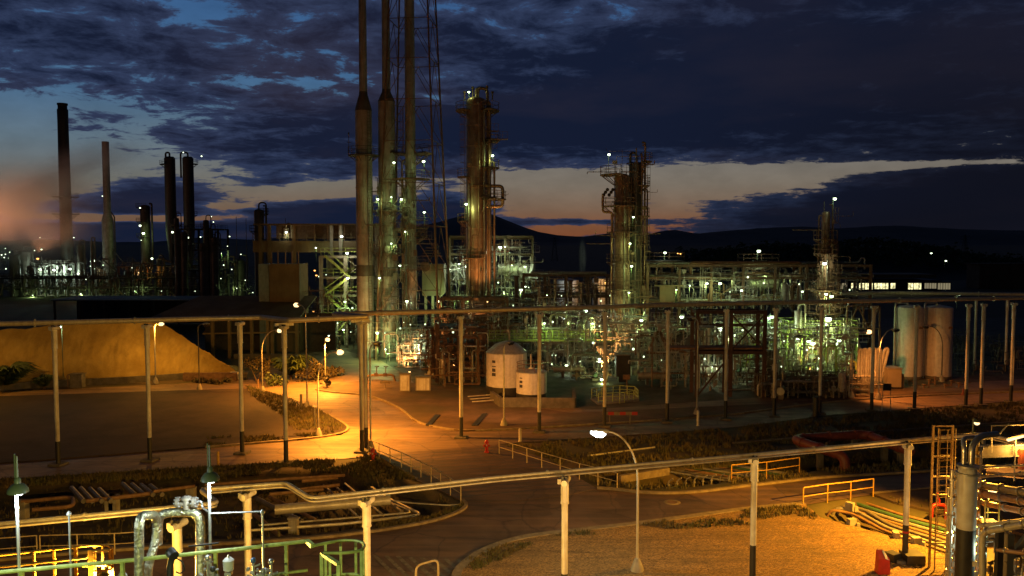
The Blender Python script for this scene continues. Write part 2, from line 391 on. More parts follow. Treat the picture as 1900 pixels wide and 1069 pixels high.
# the afterglow is strongest over the sunset; farther left the low sky is greyer
gl = MA('MULTIPLY', MA('SUBTRACT', MA('MULTIPLY', AZ, -1.0), .12), 3.0, clamp=True)
cool = ramp(elf, [(0, (128,84,60)), (.05, (122,98,80)), (.10, (118,118,112)), (.16, (104,124,138)), (.24, (76,114,150)), (.40, (60,102,152))])
mg = N(t, 'ShaderNodeMix', data_type='RGBA'); L(gl, mg.inputs[0]); L(mb.outputs[2], mg.inputs[6]); L(cool, mg.inputs[7])
addn = N(t, 'ShaderNodeVectorMath', operation='ADD'); L(vscale(mg.outputs[2], .78), addn.inputs[0]); L(vscale(sky.outputs[0], .05), addn.inputs[1])
clearc = addn.outputs[0]
inv = MA('DIVIDE', 1.0, MA('ADD', MA('MAXIMUM', sx.outputs[2], 0.0), .11))
cv = N(t, 'ShaderNodeCombineXYZ'); L(MA('MULTIPLY', sx.outputs[0], inv), cv.inputs[0]); L(MA('MULTIPLY', sx.outputs[1], inv), cv.inputs[1]); cv.inputs[2].default_value = 3.7
n1 = N(t, 'ShaderNodeTexNoise', i={'Scale': 4.6, 'Detail': 9, 'Roughness': .66, 'Distortion': .3}); L(cv.outputs[0], n1.inputs['Vector'])
n2 = N(t, 'ShaderNodeTexNoise', i={'Scale': .9, 'Detail': 5, 'Roughness': .55}); L(cv.outputs[0], n2.inputs['Vector'])
# low heaped clouds keep their round tops: noise in azimuth and elevation
ce = N(t, 'ShaderNodeCombineXYZ'); L(MA('MULTIPLY', AZ, 14.0), ce.inputs[0]); L(MA('MULTIPLY', EL, 30.0), ce.inputs[1])
n3 = N(t, 'ShaderNodeTexNoise', i={'Scale': 1.0, 'Detail': 7, 'Roughness': .6}); L(ce.outputs[0], n3.inputs['Vector'])
low = MA('SUBTRACT', 1.0, MA('DIVIDE', MA('MULTIPLY', EL, D), 8.0, clamp=True))
nz = MA('ADD', MA('MULTIPLY', n1.outputs[0], MA('SUBTRACT', 1.0, MA('MULTIPLY', low, .75))), MA('MULTIPLY', n3.outputs[0], MA('MULTIPLY', low, .75)))
cover = total([(70,205,260,34,-.20), (150,225,60,22,.16), (50,305,170,62,-.33), (300,310,120,30,-.10), (560,352,190,20,-.24), (420,385,90,12,-.16), (250,408,170,10,-.22), (1000,352,170,30,-.36),
    (1330,335,260,30,-.46), (1640,309,260,8,-.34), (1120,402,260,20,-.30), (1060,427,90,8,-.30), (1040,20,160,25,-.10), (560,160,130,22,-.14), (420,10,160,25,-.02), (840,170,70,30,-.13), (80,70,230,55,.10), (330,150,160,40,.07), (470,385,230,16,.10), (300,362,80,30,.14), (480,338,90,12,.12), (700,400,150,36,.22), (330,430,330,14,.18),
    (1450,140,520,125,.36), (1000,230,320,60,.22), (1850,378,330,58,.46), (1500,402,160,16,.22), (270,358,80,34,.24), (850,395,70,55,.30), (480,265,280,40,.12), (620,330,60,14,.15), (560,418,330,30,.26), (250,385,200,14,.12), (120,420,200,14,.12), (650,230,200,60,.12), (740,60,160,60,.10), (1060,411,150,8,.30), (280,405,150,6,-.34), (420,383,45,9,-.32), (640,347,80,13,-.26), (560,362,60,8,-.2), (430,400,60,5,-.2), (900,345,60,14,-.12), (1180,412,60,7,.2), (520,340,40,14,.16), (100,450,300,25,.2)])
dens = MA('ADD', MA('ADD', nz, cover), .075)
mask = N(t, 'ShaderNodeMapRange', interpolation_type='SMOOTHSTEP', i={'From Min': .49, 'From Max': .585}); L(dens, mask.inputs[0])
thick = N(t, 'ShaderNodeMapRange', interpolation_type='SMOOTHSTEP', i={'From Min': .52, 'From Max': .80}); L(dens, thick.inputs[0])
ccol = N(t, 'ShaderNodeMix', data_type='RGBA'); L(thick.outputs[0], ccol.inputs[0]); ccol.inputs[6].default_value = (*lin((50,62,92)), 1); ccol.inputs[7].default_value = (*lin((20,28,50)), 1)
tint = MA('ADD', MA('MULTIPLY', MA('SUBTRACT', n2.outputs[0], .45, clamp=True), 2.0), total([(560,110,200,90,.5), (180,290,200,60,.35)]), clamp=True)
ct = N(t, 'ShaderNodeMix', data_type='RGBA'); L(tint, ct.inputs[0]); L(ccol.outputs[2], ct.inputs[6]); ct.inputs[7].default_value = (*lin((48,44,58)), 1)
dk = MA('ADD', total([(1950,330,520,150,.85), (1500,450,500,60,.45), (1900,60,500,150,.45)]), 0.0, clamp=True)
cd = N(t, 'ShaderNodeMix', data_type='RGBA'); L(dk, cd.inputs[0]); L(ct.outputs[2], cd.inputs[6]); cd.inputs[7].default_value = (*lin((15,16,25)), 1)
fin = N(t, 'ShaderNodeMix', data_type='RGBA'); L(mask.outputs[0], fin.inputs[0]); vv = N(t, 'ShaderNodeMapRange', i={'From Min': .3, 'From Max': .7, 'To Min': 1.10, 'To Max': .84}); L(n3.outputs[0], vv.inputs[0]); L(vscale(clearc, vv.outputs[0]), fin.inputs[6]); L(cd.outputs[2], fin.inputs[7])
up = N(t, 'ShaderNodeMapRange', interpolation_type='SMOOTHSTEP', i={'From Min': .30, 'From Max': .60, 'To Min': 1.0, 'To Max': .22}); L(EL, up.inputs[0])
bk = N(t, 'ShaderNodeMapRange', interpolation_type='SMOOTHSTEP', i={'From Min': .75, 'From Max': 1.5, 'To Min': 1.0, 'To Max': .25}); L(MA('ABSOLUTE', AZ), bk.inputs[0])
finc = vscale(vscale(fin.outputs[2], up.outputs[0]), bk.outputs[0])
below = N(t, 'ShaderNodeMix', data_type='RGBA'); L(MA('MULTIPLY', MA('MULTIPLY', EL, -1.0), 60.0, clamp=True), below.inputs[0]); L(finc, below.inputs[6]); below.inputs[7].default_value = (.008,.008,.010,1)
L(below.outputs[2], bg.inputs[0]); bg.inputs[1].default_value = 1.0
S.view_settings.view_transform = 'Standard'; S.view_settings.look = 'None'; S.view_settings.exposure = 0; S.view_settings.gamma = 1
# the sun has set: what is left of it is a very weak, wide, warm glow
sd = bpy.data.lights.new('sun', 'SUN'); sd.energy = .012; sd.angle = R(12); sd.color = (1, .62, .4)
so = bpy.data.objects.new('sun', sd); COL.objects.link(so); so.rotation_euler = (R(88), 0, R(180-SUN_AZ))
so.location = (0, 600, 60)
# ------------------------------------------------------------------ the ground: one sheet, with the pipe trenches sunk into it
def PX(pts, z=0.0): return [g(x, y, z).to_2d() for x, y in pts]
TR = [PX([(-500,925),(0,900),(300,884),(560,873),(655,868),(700,880),(775,905),(842,928),(835,948),(790,962),(700,975),(560,992),(300,1004),(0,1022),(-500,1070)]),
      PX([(1150,898),(1120,890),(1085,878),(1300,862),(1500,846),(1700,834),(1900,826),(2300,812),(2300,838),(1900,846),(1700,858),(1520,872),(1400,886),(1290,902),(1210,904)]),
      PX([(1505,944),(1540,930),(1612,921),(1660,938),(1760,962),(1900,998),(1980,1040),(1960,1090),(1790,1050),(1730,1018),(1650,992),(1575,972),(1520,958)])]
def seg_d(p, a, b):
    ab = b-a; k = max(0, min(1, (p-a).dot(ab)/max(1e-9, ab.length_squared))); return (p-a-ab*k).length
def inside(p, poly):
    r = False; n = len(poly)
    for i in range(n):
        a, b = poly[i], poly[(i+1) % n]
        if (a.y > p.y) != (b.y > p.y) and p.x < (b.x-a.x)*(p.y-a.y)/(b.y-a.y)+a.x: r = not r
    return r
TRB = [(min(q.x for q in P), max(q.x for q in P), min(q.y for q in P), max(q.y for q in P)) for P in TR]
def trench(p):
    for P, b in zip(TR, TRB):
        if b[0] <= p.x <= b[1] and b[2] <= p.y <= b[3] and inside(p, P):
            return min(1.0, min(seg_d(p, P[i], P[(i+1) % len(P)]) for i in range(len(P)))/1.3)
    return 0.0
def axis(lo, hi, step, far):
    a = []; x = lo
    while x <= hi: a.append(x); x += step
    k = step
    while a[-1] < far: k *= 1.35; a.append(a[-1]+k)
    k = step
    while a[0] > -far: k *= 1.35; a.insert(0, a[0]-k)
    return a
xs = axis(-48, 52, .55, 16000); ys = axis(38, 76, .55, 16000); ys = [y for y in ys if y > -4000]
gm = MB(); vs = []
for y in ys:
    for x in xs:
        p = Vector((x, y)); d = trench(p) if (-50 < x < 54 and 36 < y < 78) else 0
        z = -.05-1.0*d*d*(3-2*d)
        if -60 < x < 60 and 0 < y < 90: z += .05*noise.noise(Vector((x*.5, y*.5, 0)))*(1 if d > 0 else .2)
        vs.append((x, y, z))
nx = len(xs)
gm.add(vs, [(j*nx+i, j*nx+i+1, (j+1)*nx+i+1, (j+1)*nx+i) for j in range(len(ys)-1) for i in range(nx-1)], True)
tag(gm.build('ground', M['field'], None, (0,0,0)), kind='structure')

# ---- roads
NEAR_FAR_KERB = PX([(-500,1090),(0,1040),(200,1023),(377,1012),(560,1003),(700,987),(800,970),(850,953),(868,940),(858,930)])
NEAR_FAR_KERB_R = PX([(1108,907),(1140,909),(1185,915),(1240,917),(1300,914),(1365,905),(1440,897),(1520,887),(1676,879),(1900,862),(2300,838)])
YARD = PX([(862,1120),(845,1085),(848,1062),(868,1043),(900,1022),(963,1000),(1051,989),(1153,978),(1254,965),(1380,947),(1492,937),(1523,963),(1576,977),(1660,1000),(1730,1022),(1790,1054),(1900,1110),(1900,1300),(862,1300)])
EAST = PX([(1618,918),(1700,910),(1760,904),(1900,890),(2300,862),(2300,1010),(1990,1040),(1900,994),(1760,958),(1660,934)])
LOT = PX([(-400,752),(0,737),(330,726),(470,722),(520,733),(600,765),(640,788),(648,797),(634,807),(560,817),(380,831),(100,854),(0,861),(-400,890)])
LOT_E = PX([(586,724),(600,716),(660,709),(700,705),(770,712),(850,722),(905,735),(940,750),(1060,768),(1400,752),(1500,745),(1560,739),(1700,731),(1900,721),(2300,704),(2300,690),(1900,700),(1580,716),(1300,728),(1100,735)][:17]+[(2300,704)]+[(2300,716),(1900,727),(1700,735),(1520,748),(1380,768),(1230,780),(1100,788),(963,797),(857,801),(800,792),(768,782),(743,757),(687,734),(617,729)])
road = MB()
road.sheet([Vector((-14,10)), Vector((14,10))]+[YARD[0]]+YARD[1:11]+[EAST[0]]+EAST[1:5]+NEAR_FAR_KERB_R[::-1]+NEAR_FAR_KERB[::-1]+[g(-700,1130).to_2d()], 0.0)
tag(road.build('near_road', M['asphalt'], None, (0,0,0)), kind='structure')
FAR = PX([(-500,918),(0,889),(100,883),(450,862),(640,851),(700,845),(925,824),(1000,819),(1100,812),(1240,803),(1380,791),(1520,772),(1700,758),(1900,743),(2400,712),(2400,640),(1900,652),(900,662),(870,640),(560,640),(470,700),(330,712),(0,728),(-400,742)])
road = MB(); road.sheet(FAR, .004)
tag(road.build('far_road', M['pale_road'], None, (0,0,0)), kind='structure')
pf = MB(); P = PX([(770,712),(748,694),(705,668),(600,640),(470,632),(470,590),(2600,590),(2600,690),(1900,703),(1580,725),(1100,760),(940,748),(905,735),(850,722)])
pf.sheet(P, .012); tag(pf.build('plant_pavement', M['plant_floor'], None, (0,0,0)), kind='structure')

def kerb(pts, name, w=.22, h=.14):
    m = MB(); n = len(pts); L_, R_ = [], []
    for i in range(n):
        d = (pts[min(i+1, n-1)]-pts[max(0, i-1)]).normalized(); q = Vector((-d.y, d.x))*w/2
        L_.append(pts[i]+q); R_.append(pts[i]-q)
    vs = []
    for a, b in zip(L_, R_): vs += [(a.x,a.y,-.2),(a.x,a.y,h),(b.x,b.y,h),(b.x,b.y,-.2)]
    fs = []
    for i in range(n-1):
        k = 4*i
        for j in range(3): fs.append((k+j, k+j+1, k+j+5, k+j+4)[::-1])
    m.add(vs, fs)
    return tag(m.build(name, M['kerb']), kind='structure')
def smooth(pts, k=2):
    for _ in range(k):
        q = [pts[0]]
        for a, b in zip(pts, pts[1:]): q += [a*.75+b*.25, a*.25+b*.75]
        pts = q+[pts[-1]]
    return pts
kerb(smooth(NEAR_FAR_KERB), 'kerb'); kerb(smooth(NEAR_FAR_KERB_R), 'kerb')
yard_edge = smooth(YARD[:11], 2); kerb(yard_edge, 'kerb', .45)
kerb(EAST[:4], 'kerb')
m = MB(); m.prism(yard_edge+YARD[11:], -.3, .09); tag(m.build('gravel_yard', M['gravel'], None, (0,0,0)), kind='structure')
m = MB(); m.prism(EAST, -.3, .09); tag(m.build('grass_verge', M['dirt'], None, (0,0,0)), kind='structure')
lotp = smooth(LOT[4:9], 2)
m = MB(); m.prism(LOT[:4]+lotp+LOT[9:], -.2, .10); tag(m.build('dirt_lot', M['dark_unlit_dirt'], None, (0,0,0)), kind='structure')
kerb(smooth(LOT[3:11]), 'kerb')
m = MB(); m.prism(LOT_E, -.2, .09); tag(m.build('dirt_verge', M['dirt'], None, (0,0,0)), kind='structure')
kerb([LOT_E[0]]+smooth(LOT_E[:-9:-1]+[LOT_E[-9], LOT_E[-10]], 2), 'kerb', .18, .13); kerb(smooth(LOT_E[-9:-18:-1]), 'kerb', .2, .13)
# storm drain slots in the verge beside the crossing
for a, b in (((812,772),(795,791)),((900,770),(880,792))):
    m = MB(); p, q = g(*a), g(*b); m.bar(p+Vector((0,0,.1)), q+Vector((0,0,.1)), .5, .10); tag(m.build('drain_slot', M['black_paint']), 'dark open drain slot in the dirt verge '+('nearer the crossing' if a[0] < 850 else 'nearer the large white tank'), 'drain')
# ---- the bridge that carries the crossing over the trench
BR = PX([(700,845),(925,824),(1015,852),(1108,907),(1060,918),(950,931),(858,930),(775,892)])
m = MB(); m.prism(BR, -1.0, .016); tag(m.build('bridge_deck', M['asphalt'], None, (0,0,0)), kind='structure')
a0, a1, b0, b1 = [g(*p) for p in ((700,845),(925,824),(858,930),(1108,907))]
js = MB()
for k in range(1, 15):
    u = k/15; p = a0.lerp(b0, u); q = a1.lerp(b1, u); n = (b0-a0).normalized()*.07
    js.add([(p.x-n.x, p.y-n.y, .021),(q.x-n.x, q.y-n.y, .021),(q.x+n.x, q.y+n.y, .021),(p.x+n.x, p.y+n.y, .021)], [(0,3,2,1)])
tag(js.build('deck_joint', M['black_paint']), kind='structure')
# road paint: worn crosswalk bars near the bottom edge
pw = MB()
for k in range(9):
    x = 690+k*22; a, b = g(x, 1030+k*1.2), g(x+45, 1075); d = Vector((.22,0,0))
    pw.add([(a.x,a.y,.005),(a.x+.24,a.y,.005),(b.x+.24,b.y,.005),(b.x,b.y,.005)], [(0,3,2,1)])
M['worn_paint'] = mat('worn_paint', (.20,.17,.13), (.10,.08,.06), .8, scale=3)
tag(pw.build('road_marking', M['worn_paint']), kind='structure')
# manhole in the right hand road
c = g(1247, 932); mh = thing('manhole_cover', 'round manhole cover with a pale rim in the right hand road', 'manhole', (c.x, c.y, .002))
m = MB(); m.lathe([(.30,.012),(.50,.012),(.52,.0)], c, 28); m.build('rim', M['kerb'], mh)
m = MB(); m.lathe([(.001,.008),(.298,.008)], c, 28); m.build('lid', M['rust_steel'], mh)

# ---- railings
def railing(name, label, pts, mtl, h=1.1, n_mid=1, r=.03, sp=2.0, group=None, cat='railing', z=0.0, post_r=None):
    pts = [Vector((p[0], p[1], z if len(p) < 3 else p[2])) for p in pts]
    t_ = thing(name, label, cat, pts[0], group)
    m = MB(); up = Vector((0,0,h))
    m.tube([p+up for p in pts], r, 6); m.build('top_rail', mtl, t_)
    for k in range(n_mid):
        m = MB(); m.tube([p+up*((k+1)/(n_mid+1)) for p in pts], r*.8, 6); m.build('mid_rail', mtl, t_)
    for a, b in zip(pts, pts[1:]):
        n = max(1, round((b-a).length/sp))
        for i in range(n+(1 if b is pts[-1] else 0)):
            p = a.lerp(b, i/n); m = MB(); m.cyl(p-Vector((0,0,.08)), p+up, post_r or r*1.1, n=6); m.build('post', mtl, t_)
    return t_
railing('bridge_railing', 'pale pipe railing along the left side of the bridge', [g(684,842), g(745,868), g(800,896), g(855,932)], M['rail_white'], sp=1.7)
railing('bridge_railing', 'pale pipe railing along the right side of the bridge', [g(926,843), g(1005,868), g(1075,890), g(1145,909)], M['rail_white'], sp=1.7)
railing('trench_railing', 'yellow railing on the far side of the road over the trench pipes', [g(1357,893), g(1422,887), g(1483,878)], M['yellow'], sp=2.4, r=.035)
railing('trench_railing', 'yellow railing on the near side of the road beside the gravel yard', [g(1490,938), g(1535,931), g(1578,926), g(1620,920)], M['yellow'], sp=1.6, r=.04)

# ---- pipes in the trenches (each one a pipe of its own)
def pipe(name, label, pts, r, mtl, bend=.5, n=8, cat='pipe', group=None, flanges=()):
    m = MB(); m.tube(pts, r, n, bend)
    for f in flanges:
        p = Vector(pts[f]); 
    o = m.build(name, mtl)
    return tag(o, label, cat, group)
TG = 'pipes lying in the trench left of the bridge'
def gp(lst, z): return [g(x, y, z) for x, y in lst]
pipe('trench_pipe', 'thick lagged brown pipe with cut end in the left trench', gp([(510,946),(724,928)], .15), .30, M['pipe_pale'], group=TG, n=14)
pipe('trench_pipe', 'frontmost long pale pipe turning back at its right end', gp([(455,985),(640,972),(783,955),(720,925),(690,905)], -.35), .09, M['pipe_pale'], group=TG)
pipe('trench_pipe', 'thin pipe just behind the frontmost pale pipe', gp([(480,975),(650,961),(766,951),(700,922)], -.35), .07, M['pipe_grey'], group=TG)
pipe('trench_pipe', 'bent rear pipe rising at the back of the left trench', gp([(380,900),(540,888),(640,882)], .25), .10, M['pipe_rust'], group=TG)
for k, (a, b, r_, mt) in enumerate([((450,935),(525,1000),.13,'pipe_rust'),((475,925),(560,968),.16,'steel'),((500,922),(585,965),.12,'pipe_rust'),((600,900),(668,962),.06,'pipe_pale'),((620,900),(690,962),.06,'pipe_grey'),((640,897),(712,957),.06,'pipe_pale'),((690,905),(745,950),.12,'steel')]):
    pipe('trench_pipe', 'pipe crossing the left trench from back to front', gp([a, b], -.5+.03*k), r_, M[mt], group='cross pipes in the left trench')
for k, (a, b) in enumerate([((560,893),(627,886)),((540,910),(630,900)),((500,917),(600,908))]):
    pipe('trench_pipe', 'short level pipe at the back of the left trench', gp([a, b], -.1), .11, M['pipe_rust'], group='back pipes in the left trench')
pipe('trench_pipe', 'thin bright pipe running right to the bridge corner', gp([(725,929),(770,934),(835,938),(868,934)], -.05), .05, M['pipe_pale'], group=TG)
pipe('trench_pipe', 'dull pipe ending in a drop left of the left trench', gp([(40,931),(136,922),(136,940),(60,946)], .1), .12, M['pipe_rust'], .6)
pipe('trench_pipe', 'long dull pipe with a bend below the dark lot', gp([(160,930),(280,916),(300,908)], .15), .13, M['pipe_rust'], .6)
pipe('trench_pipe', 'short straight dull pipe right of the bent pipe', gp([(285,912),(362,902)], .3), .11, M['pipe_rust'])
for k in range(4):
    x = 133+k*17; pipe('trench_pipe', 'short dark slanting pipe stub in the far left trench', gp([(x, 905+k),(x+22, 930)], .12), .15, M['steel'], group='left pipe stubs in the trench')
for k in range(4):
    x = 228+k*17; pipe('trench_pipe', 'short dark slanting pipe stub below the third tall column', gp([(x, 898+k),(x+22, 918)], .12), .15, M['steel'], group='middle pipe stubs in the trench')
for x, y in ((205,940),(212,940),(43,950),(355,925),(545,985)):
    c = g(x, y, -.6); m = MB(); m.box((c.x, c.y, -.55), (.5,.5,1.3)); m.box((c.x, c.y, .13), (.65,.3,.08)); tag(m.build('pipe_plinth', M['concrete']), 'small concrete plinth under the trench pipes', 'plinth', 'pipe plinths in the left trench')
GR = 'pipes in the trench right of the bridge'
for k in range(9):
    y0 = 885-k*1.5; x0 = 1215+k*14
    pipe('trench_pipe', 'one of the parallel pipes running under the road', gp([(x0, y0-14),(x0+150, y0+10),(x0+215, y0+20)], -.25-.02*(k % 3)), .07+.035*(k % 3), M[('pipe_grey','steel','pipe_rust','pipe_green')[k % 4]], group=GR)
for k in range(11):
    x = 1240+k*16; c = g(x, 903-k*1.6, -.2); m = MB(); m.tube([c+Vector((0,0,-.3)), c+Vector((0,0,.35)), c+Vector((.25,-.25,.6))], .05, 6, .2); m.cyl(c+Vector((0,0,.1)), c+Vector((0,0,.16)), .1, n=8)
    tag(m.build('vent_stub', M['pipe_grey']), 'small bent vent stub on the pipes by the road edge', 'vent pipe', 'vent stubs along the right trench')
m = MB(); p, q = g(1300,0+860), g(1155,882); m.bar(g(1150,889,-.1), g(1240,874,-.1), .3, .5); tag(m.build('trench_wall', M['kerb']), 'low orange lit concrete wall at the end of the right trench', 'wall')
RY = 'pipes in the trench beside the gravel yard'
for k in range(8):
    a = Vector((g(1528,948).x, g(1528,948).y, -.28)); f = k/7
    p0 = g(1530+f*75, 952-f*26, -.3); p1 = g(1640+f*40, 985-f*34, -.3); p2 = g(1800+f*40, 1040-f*50, -.3)
    pth = [p0, p1, p2]
    if k in (0, 1, 2): pth = [p0+Vector((0,0,-.5)), p0+Vector((.3,-.1,.25)), p0+Vector((1.4,-.5,.15)), p1, p2]
    pipe('trench_pipe', 'pipe humping out of the trench beside the gravel yard' if k < 3 else ('flat green cable tray pipe beside the gravel yard' if k == 5 else 'straight brown pipe in the trench by the gravel yard'), pth, .09+.02*(k % 3), M['pipe_green' if k == 5 else ('pipe_rust','pipe_grey','steel')[k % 3]], .5, group=RY)
for k, (x, y) in enumerate(((1580,975),(1662,1000),(1577,944),(1700,1010))):
    c = g(x, y); m = MB(); m.box((c.x, c.y, .14), (.5,.32,.5), .3+k, .92); m.box((c.x+.32, c.y-.1, .02), (.22,.22,.3), .8*k, .8); tag(m.build('concrete_block', M['concrete']), ['broken concrete block beside the yard corner pipes','small concrete block on the gravel edge near the dark box','pale concrete block among the humped pipes','concrete block nearest the caged ladder'][k], 'concrete block')
# big red pipe with its loop
m_ = [g(1655,842,.7), g(1600,800+6,.9), g(1475,812,.9), g(1462,822,.9), g(1560,846,.9), g(1560,846,.9)+Vector((.1,-.3,0)), g(1548,868,-.5)]
rp = [g(1690,838,1.0), g(1605,806,1.0), g(1470,815,1.0), g(1540,838,1.0), g(1540,838,1.0)+Vector((.7,-.9,-.1)), g(1540,838,1.0)+Vector((.75,-1.0,-2.0))]
o = pipe('red_pipe', 'thick red pipe making a flat loop in the dark grass', rp, .36, M['red_pipe'], .9, 14)
for a, b, fs in ((0,1,(.2,.55,.85)),(1,2,(.15,.5,.85)),(2,3,(.3,.75))):
    d = (rp[b]-rp[a]).normalized()*.06
    for f in fs:
        q = rp[a].lerp(rp[b], f); m = MB(); m.cyl(q-d, q+d, .42, n=14); m.build('flange', M['red_pipe'], o); m = MB(); m.box((q.x, q.y, q.z/2-.45), (.4,.4,q.z+.35)); m.box((q.x, q.y, q.z-.33), (.8,.5,.08)); m.build('support', M['dark_conc'], o)
pipe('field_pipe', 'long thin pipe across the dark grass left of the red pipe', gp([(1090,846),(1150,838),(1215,830)], .12), .08, M['pipe_grey'])
pipe('field_pipe', 'long low pipe across the dark grass behind the red loop', gp([(1360,822),(1560,806),(1900,782)], .15), .09, M['steel'])

# ---- grass
gr = MB()
def tuft(x, y, z, h, n=5):
    for k in range(n):
        a = rnd.uniform(0, 2*pi); r = rnd.uniform(0, .18); px, py = x+r*math.cos(a), y+r*math.sin(a); hh = h*rnd.uniform(.5, 1.15); w = .018+.02*rnd.random(); b = rnd.uniform(-.35, .35)*hh; c = rnd.uniform(-.35, .35)*hh; t2 = rnd.uniform(0, pi); dx, dy = w*math.cos(t2), w*math.sin(t2)
        gr.add([(px-dx,py-dy,z),(px+dx,py+dy,z),(px+b*.5+dx*.7,py+c*.5+dy*.7,z+hh*.6),(px+b*.5-dx*.7,py+c*.5-dy*.7,z+hh*.6),(px+b,py+c,z+hh)], [(0,1,2,3),(3,2,4)])
def scatter(poly, n, h, z, avoid=None, patch=.0):
    x0, x1 = min(p.x for p in poly), max(p.x for p in poly); y0, y1 = min(p.y for p in poly), max(p.y for p in poly); c = 0
    for _ in range(n*6):
        if c >= n: break
        p = Vector((rnd.uniform(max(-46,x0), min(52,x1)), rnd.uniform(y0, y1)))
        if not inside(p, poly) or (avoid and avoid(p)): continue
        if patch and noise.noise(Vector((p.x*.35, p.y*.35, 3))) < patch: continue
        tuft(p.x, p.y, z(p), h*rnd.uniform(.6, 1.3)); c += 1
gz = lambda p: -.05-1.0*(lambda d: d*d*(3-2*d))(trench(p))
scatter(PX([(0,890),(450,864),(690,847),(775,890),(700,884),(640,872),(300,886),(0,902)]), 2600, .28, gz, patch=-.25)
scatter(TR[0], 1500, .3, gz, patch=0)
scatter(PX([(930,828),(1240,806),(1520,776),(1900,746),(1900,862),(1676,877),(1520,885),(1400,893),(1300,905),(1185,908),(1110,900),(1020,852)]), 5200, .34, gz, patch=-.25)
scatter(PX([(455,708+10),(520,736),(600,768),(640,795),(620,803),(545,800),(520,770),(470,740)]), 1100, .3, lambda p: .1)
scatter(PX([(380,815),(560,808),(630,803),(560,816),(380,830)]), 300, .22, lambda p: .1, patch=-.1)
scatter(PX([(1000,1000),(1153,980),(1380,950),(1490,940),(1520,965),(1450,975),(1300,982),(1100,995)]), 520, .22, lambda p: .08, patch=.02)
scatter(PX([(868,1043),(930,1015),(990,1010),(960,1030),(880,1062)]), 170, .2, lambda p: .08)
scatter(EAST, 600, .22, lambda p: .09, patch=-.1)
scatter(PX([(700,985),(800,968),(850,950),(862,935),(835,948),(790,962),(700,973)]), 300, .24, gz)
tag(gr.build('grass', M['grass'], None, (0,0,0)), 'short dry grass on the verges and trench banks', 'grass', kind='stuff')
# ------------------------------------------------------------------ overhead pipes and their columns
def pipe_column(name, label, h, r, blk, foot):
    t_ = thing(name, label, 'pipe support', (0,0,0))
    ch = h*.12
    m = MB(); m.cyl((0,0,blk), (0,0,h-ch-.35), r, n=16); m.build('post', M['white_paint'], t_)
    m = MB(); m.cyl((0,0,h-ch-.4), (0,0,h-.24), r*1.22, n=16); m.lathe([(r*1.22,h-ch-.4),(r*1.35,h-ch-.39),(r*1.35,h-ch-.33),(r*1.22,h-ch-.32)], n=16); m.build('collar', M['white_paint'], t_)
    m = MB(); m.cyl((.05,-.42,h-.14), (.05,.42,h-.14), r*.95, n=14); m.box((-r*1.4,-.05,h-.14),(r*1.1,.3,r*1.5)); m.build('cross_arm', M['white_paint'], t_)
    m = MB(); m.cyl((0,0,0), (0,0,blk), r*1.04, n=16); m.build('black_base', M['black_paint'], t_)
    m = MB(); m.box((-.06,-.1,h+.02), (.09,.16,.13)); m.box((.10,-.1,h+.02), (.09,.16,.13)); m.build('pipe_clamp', M['black_paint'], t_)
    m = MB(); m.box((0,0,.06), (foot,foot,.2), 0, .94); m.build('footing', M['dark_conc'], t_)
    return t_
NEARG, FARG = 'columns carrying the near overhead pipe', 'columns carrying the far overhead pipe'
near0 = pipe_column('pipe_support', '', 6.0, .14, 1.87, .95)
NS = [(328,967,'short thick column lit bright yellow behind the clad pipe loop'),(458,912,'tan column just right of the mushroom lamp with the tall spike'),(680,925,'tan column standing at the end of the green railing'),(1048,890,'column standing at the left edge of the gravel yard'),(1400,852,'column in the middle of the gravel yard with a black foot'),(1685,825,'column on a square black footing beside the red cabinet')]
for k, (x, y, lb) in enumerate(NS):
    p = g(x, y, 6.0); o = near0 if k == 0 else copy_tree(near0)
    o.location = (p.x, p.y, .0 if x < 900 else .09); o.rotation_euler = (0,0,R(-14)); tag(o, lb, 'pipe support', NEARG); ORG[o.name] = Vector(o.location)
p = g(1685,825,6.0); m = MB(); m.box((p.x+.3,p.y-.1,.32), (.9,.9,.5)); m.box((p.x-.55,p.y+.1,.29), (.55,.6,.42), .4); tag(m.build('footing_block', M['black_paint']), 'square black block around the foot of the rightmost near column', 'block')
m = MB(); m.cyl((p.x,p.y,1.55), (p.x,p.y,1.65), .152, n=16); tag(m.build('red_band', M['red_paint']), 'red band tied round the black foot of a near column', 'band')
far0 = pipe_column('pipe_support', '', 10.05, .155, 1.75, 1.0)
FS = [(100,605,'leftmost tall column in front of the yellow mound'),(272,602,'tall column in front of the middle of the yellow mound'),(445,597,'tall column at the right end of the yellow mound'),(527,604,'tall column with a wide head beam right of the mound'),(669,596,'left column of the close pair by the road crossing'),(677,594,'right column of the close pair by the road crossing'),(855,586,'tall column left of the large white tank'),(1001,582,'tall column in front of the small white tank'),(1123,578,'tall column right of the tanks by the yellow fence'),(1240,575,'tall column left of the dark steel frame'),(1349,573,'tall column left of the second dark frame post'),(1440,571,'tall column by the right end of the walkway'),(1525,569,'tall column in front of the thin lattice tower'),(1622,567,'tall column right of the lit orange street lamp'),(1702,566,'tall column in front of the two white silos'),(1798,564,'tall column right of the white silos'),(1826,563,'tall column second to the right of the silos'),(1882,561,'last tall column at the right edge')]
for k, (x, y, lb) in enumerate(FS):
    p = g(x, y, 10.05); o = far0 if k == 0 else copy_tree(far0)
    o.location = (p.x, p.y, -.02); o.rotation_euler = (0,0,R(-10)); tag(o, lb, 'pipe support', FARG); ORG[o.name] = Vector(o.location)
c_ = [ch for ch in bpy.data.objects if ch.name.startswith('footing')]
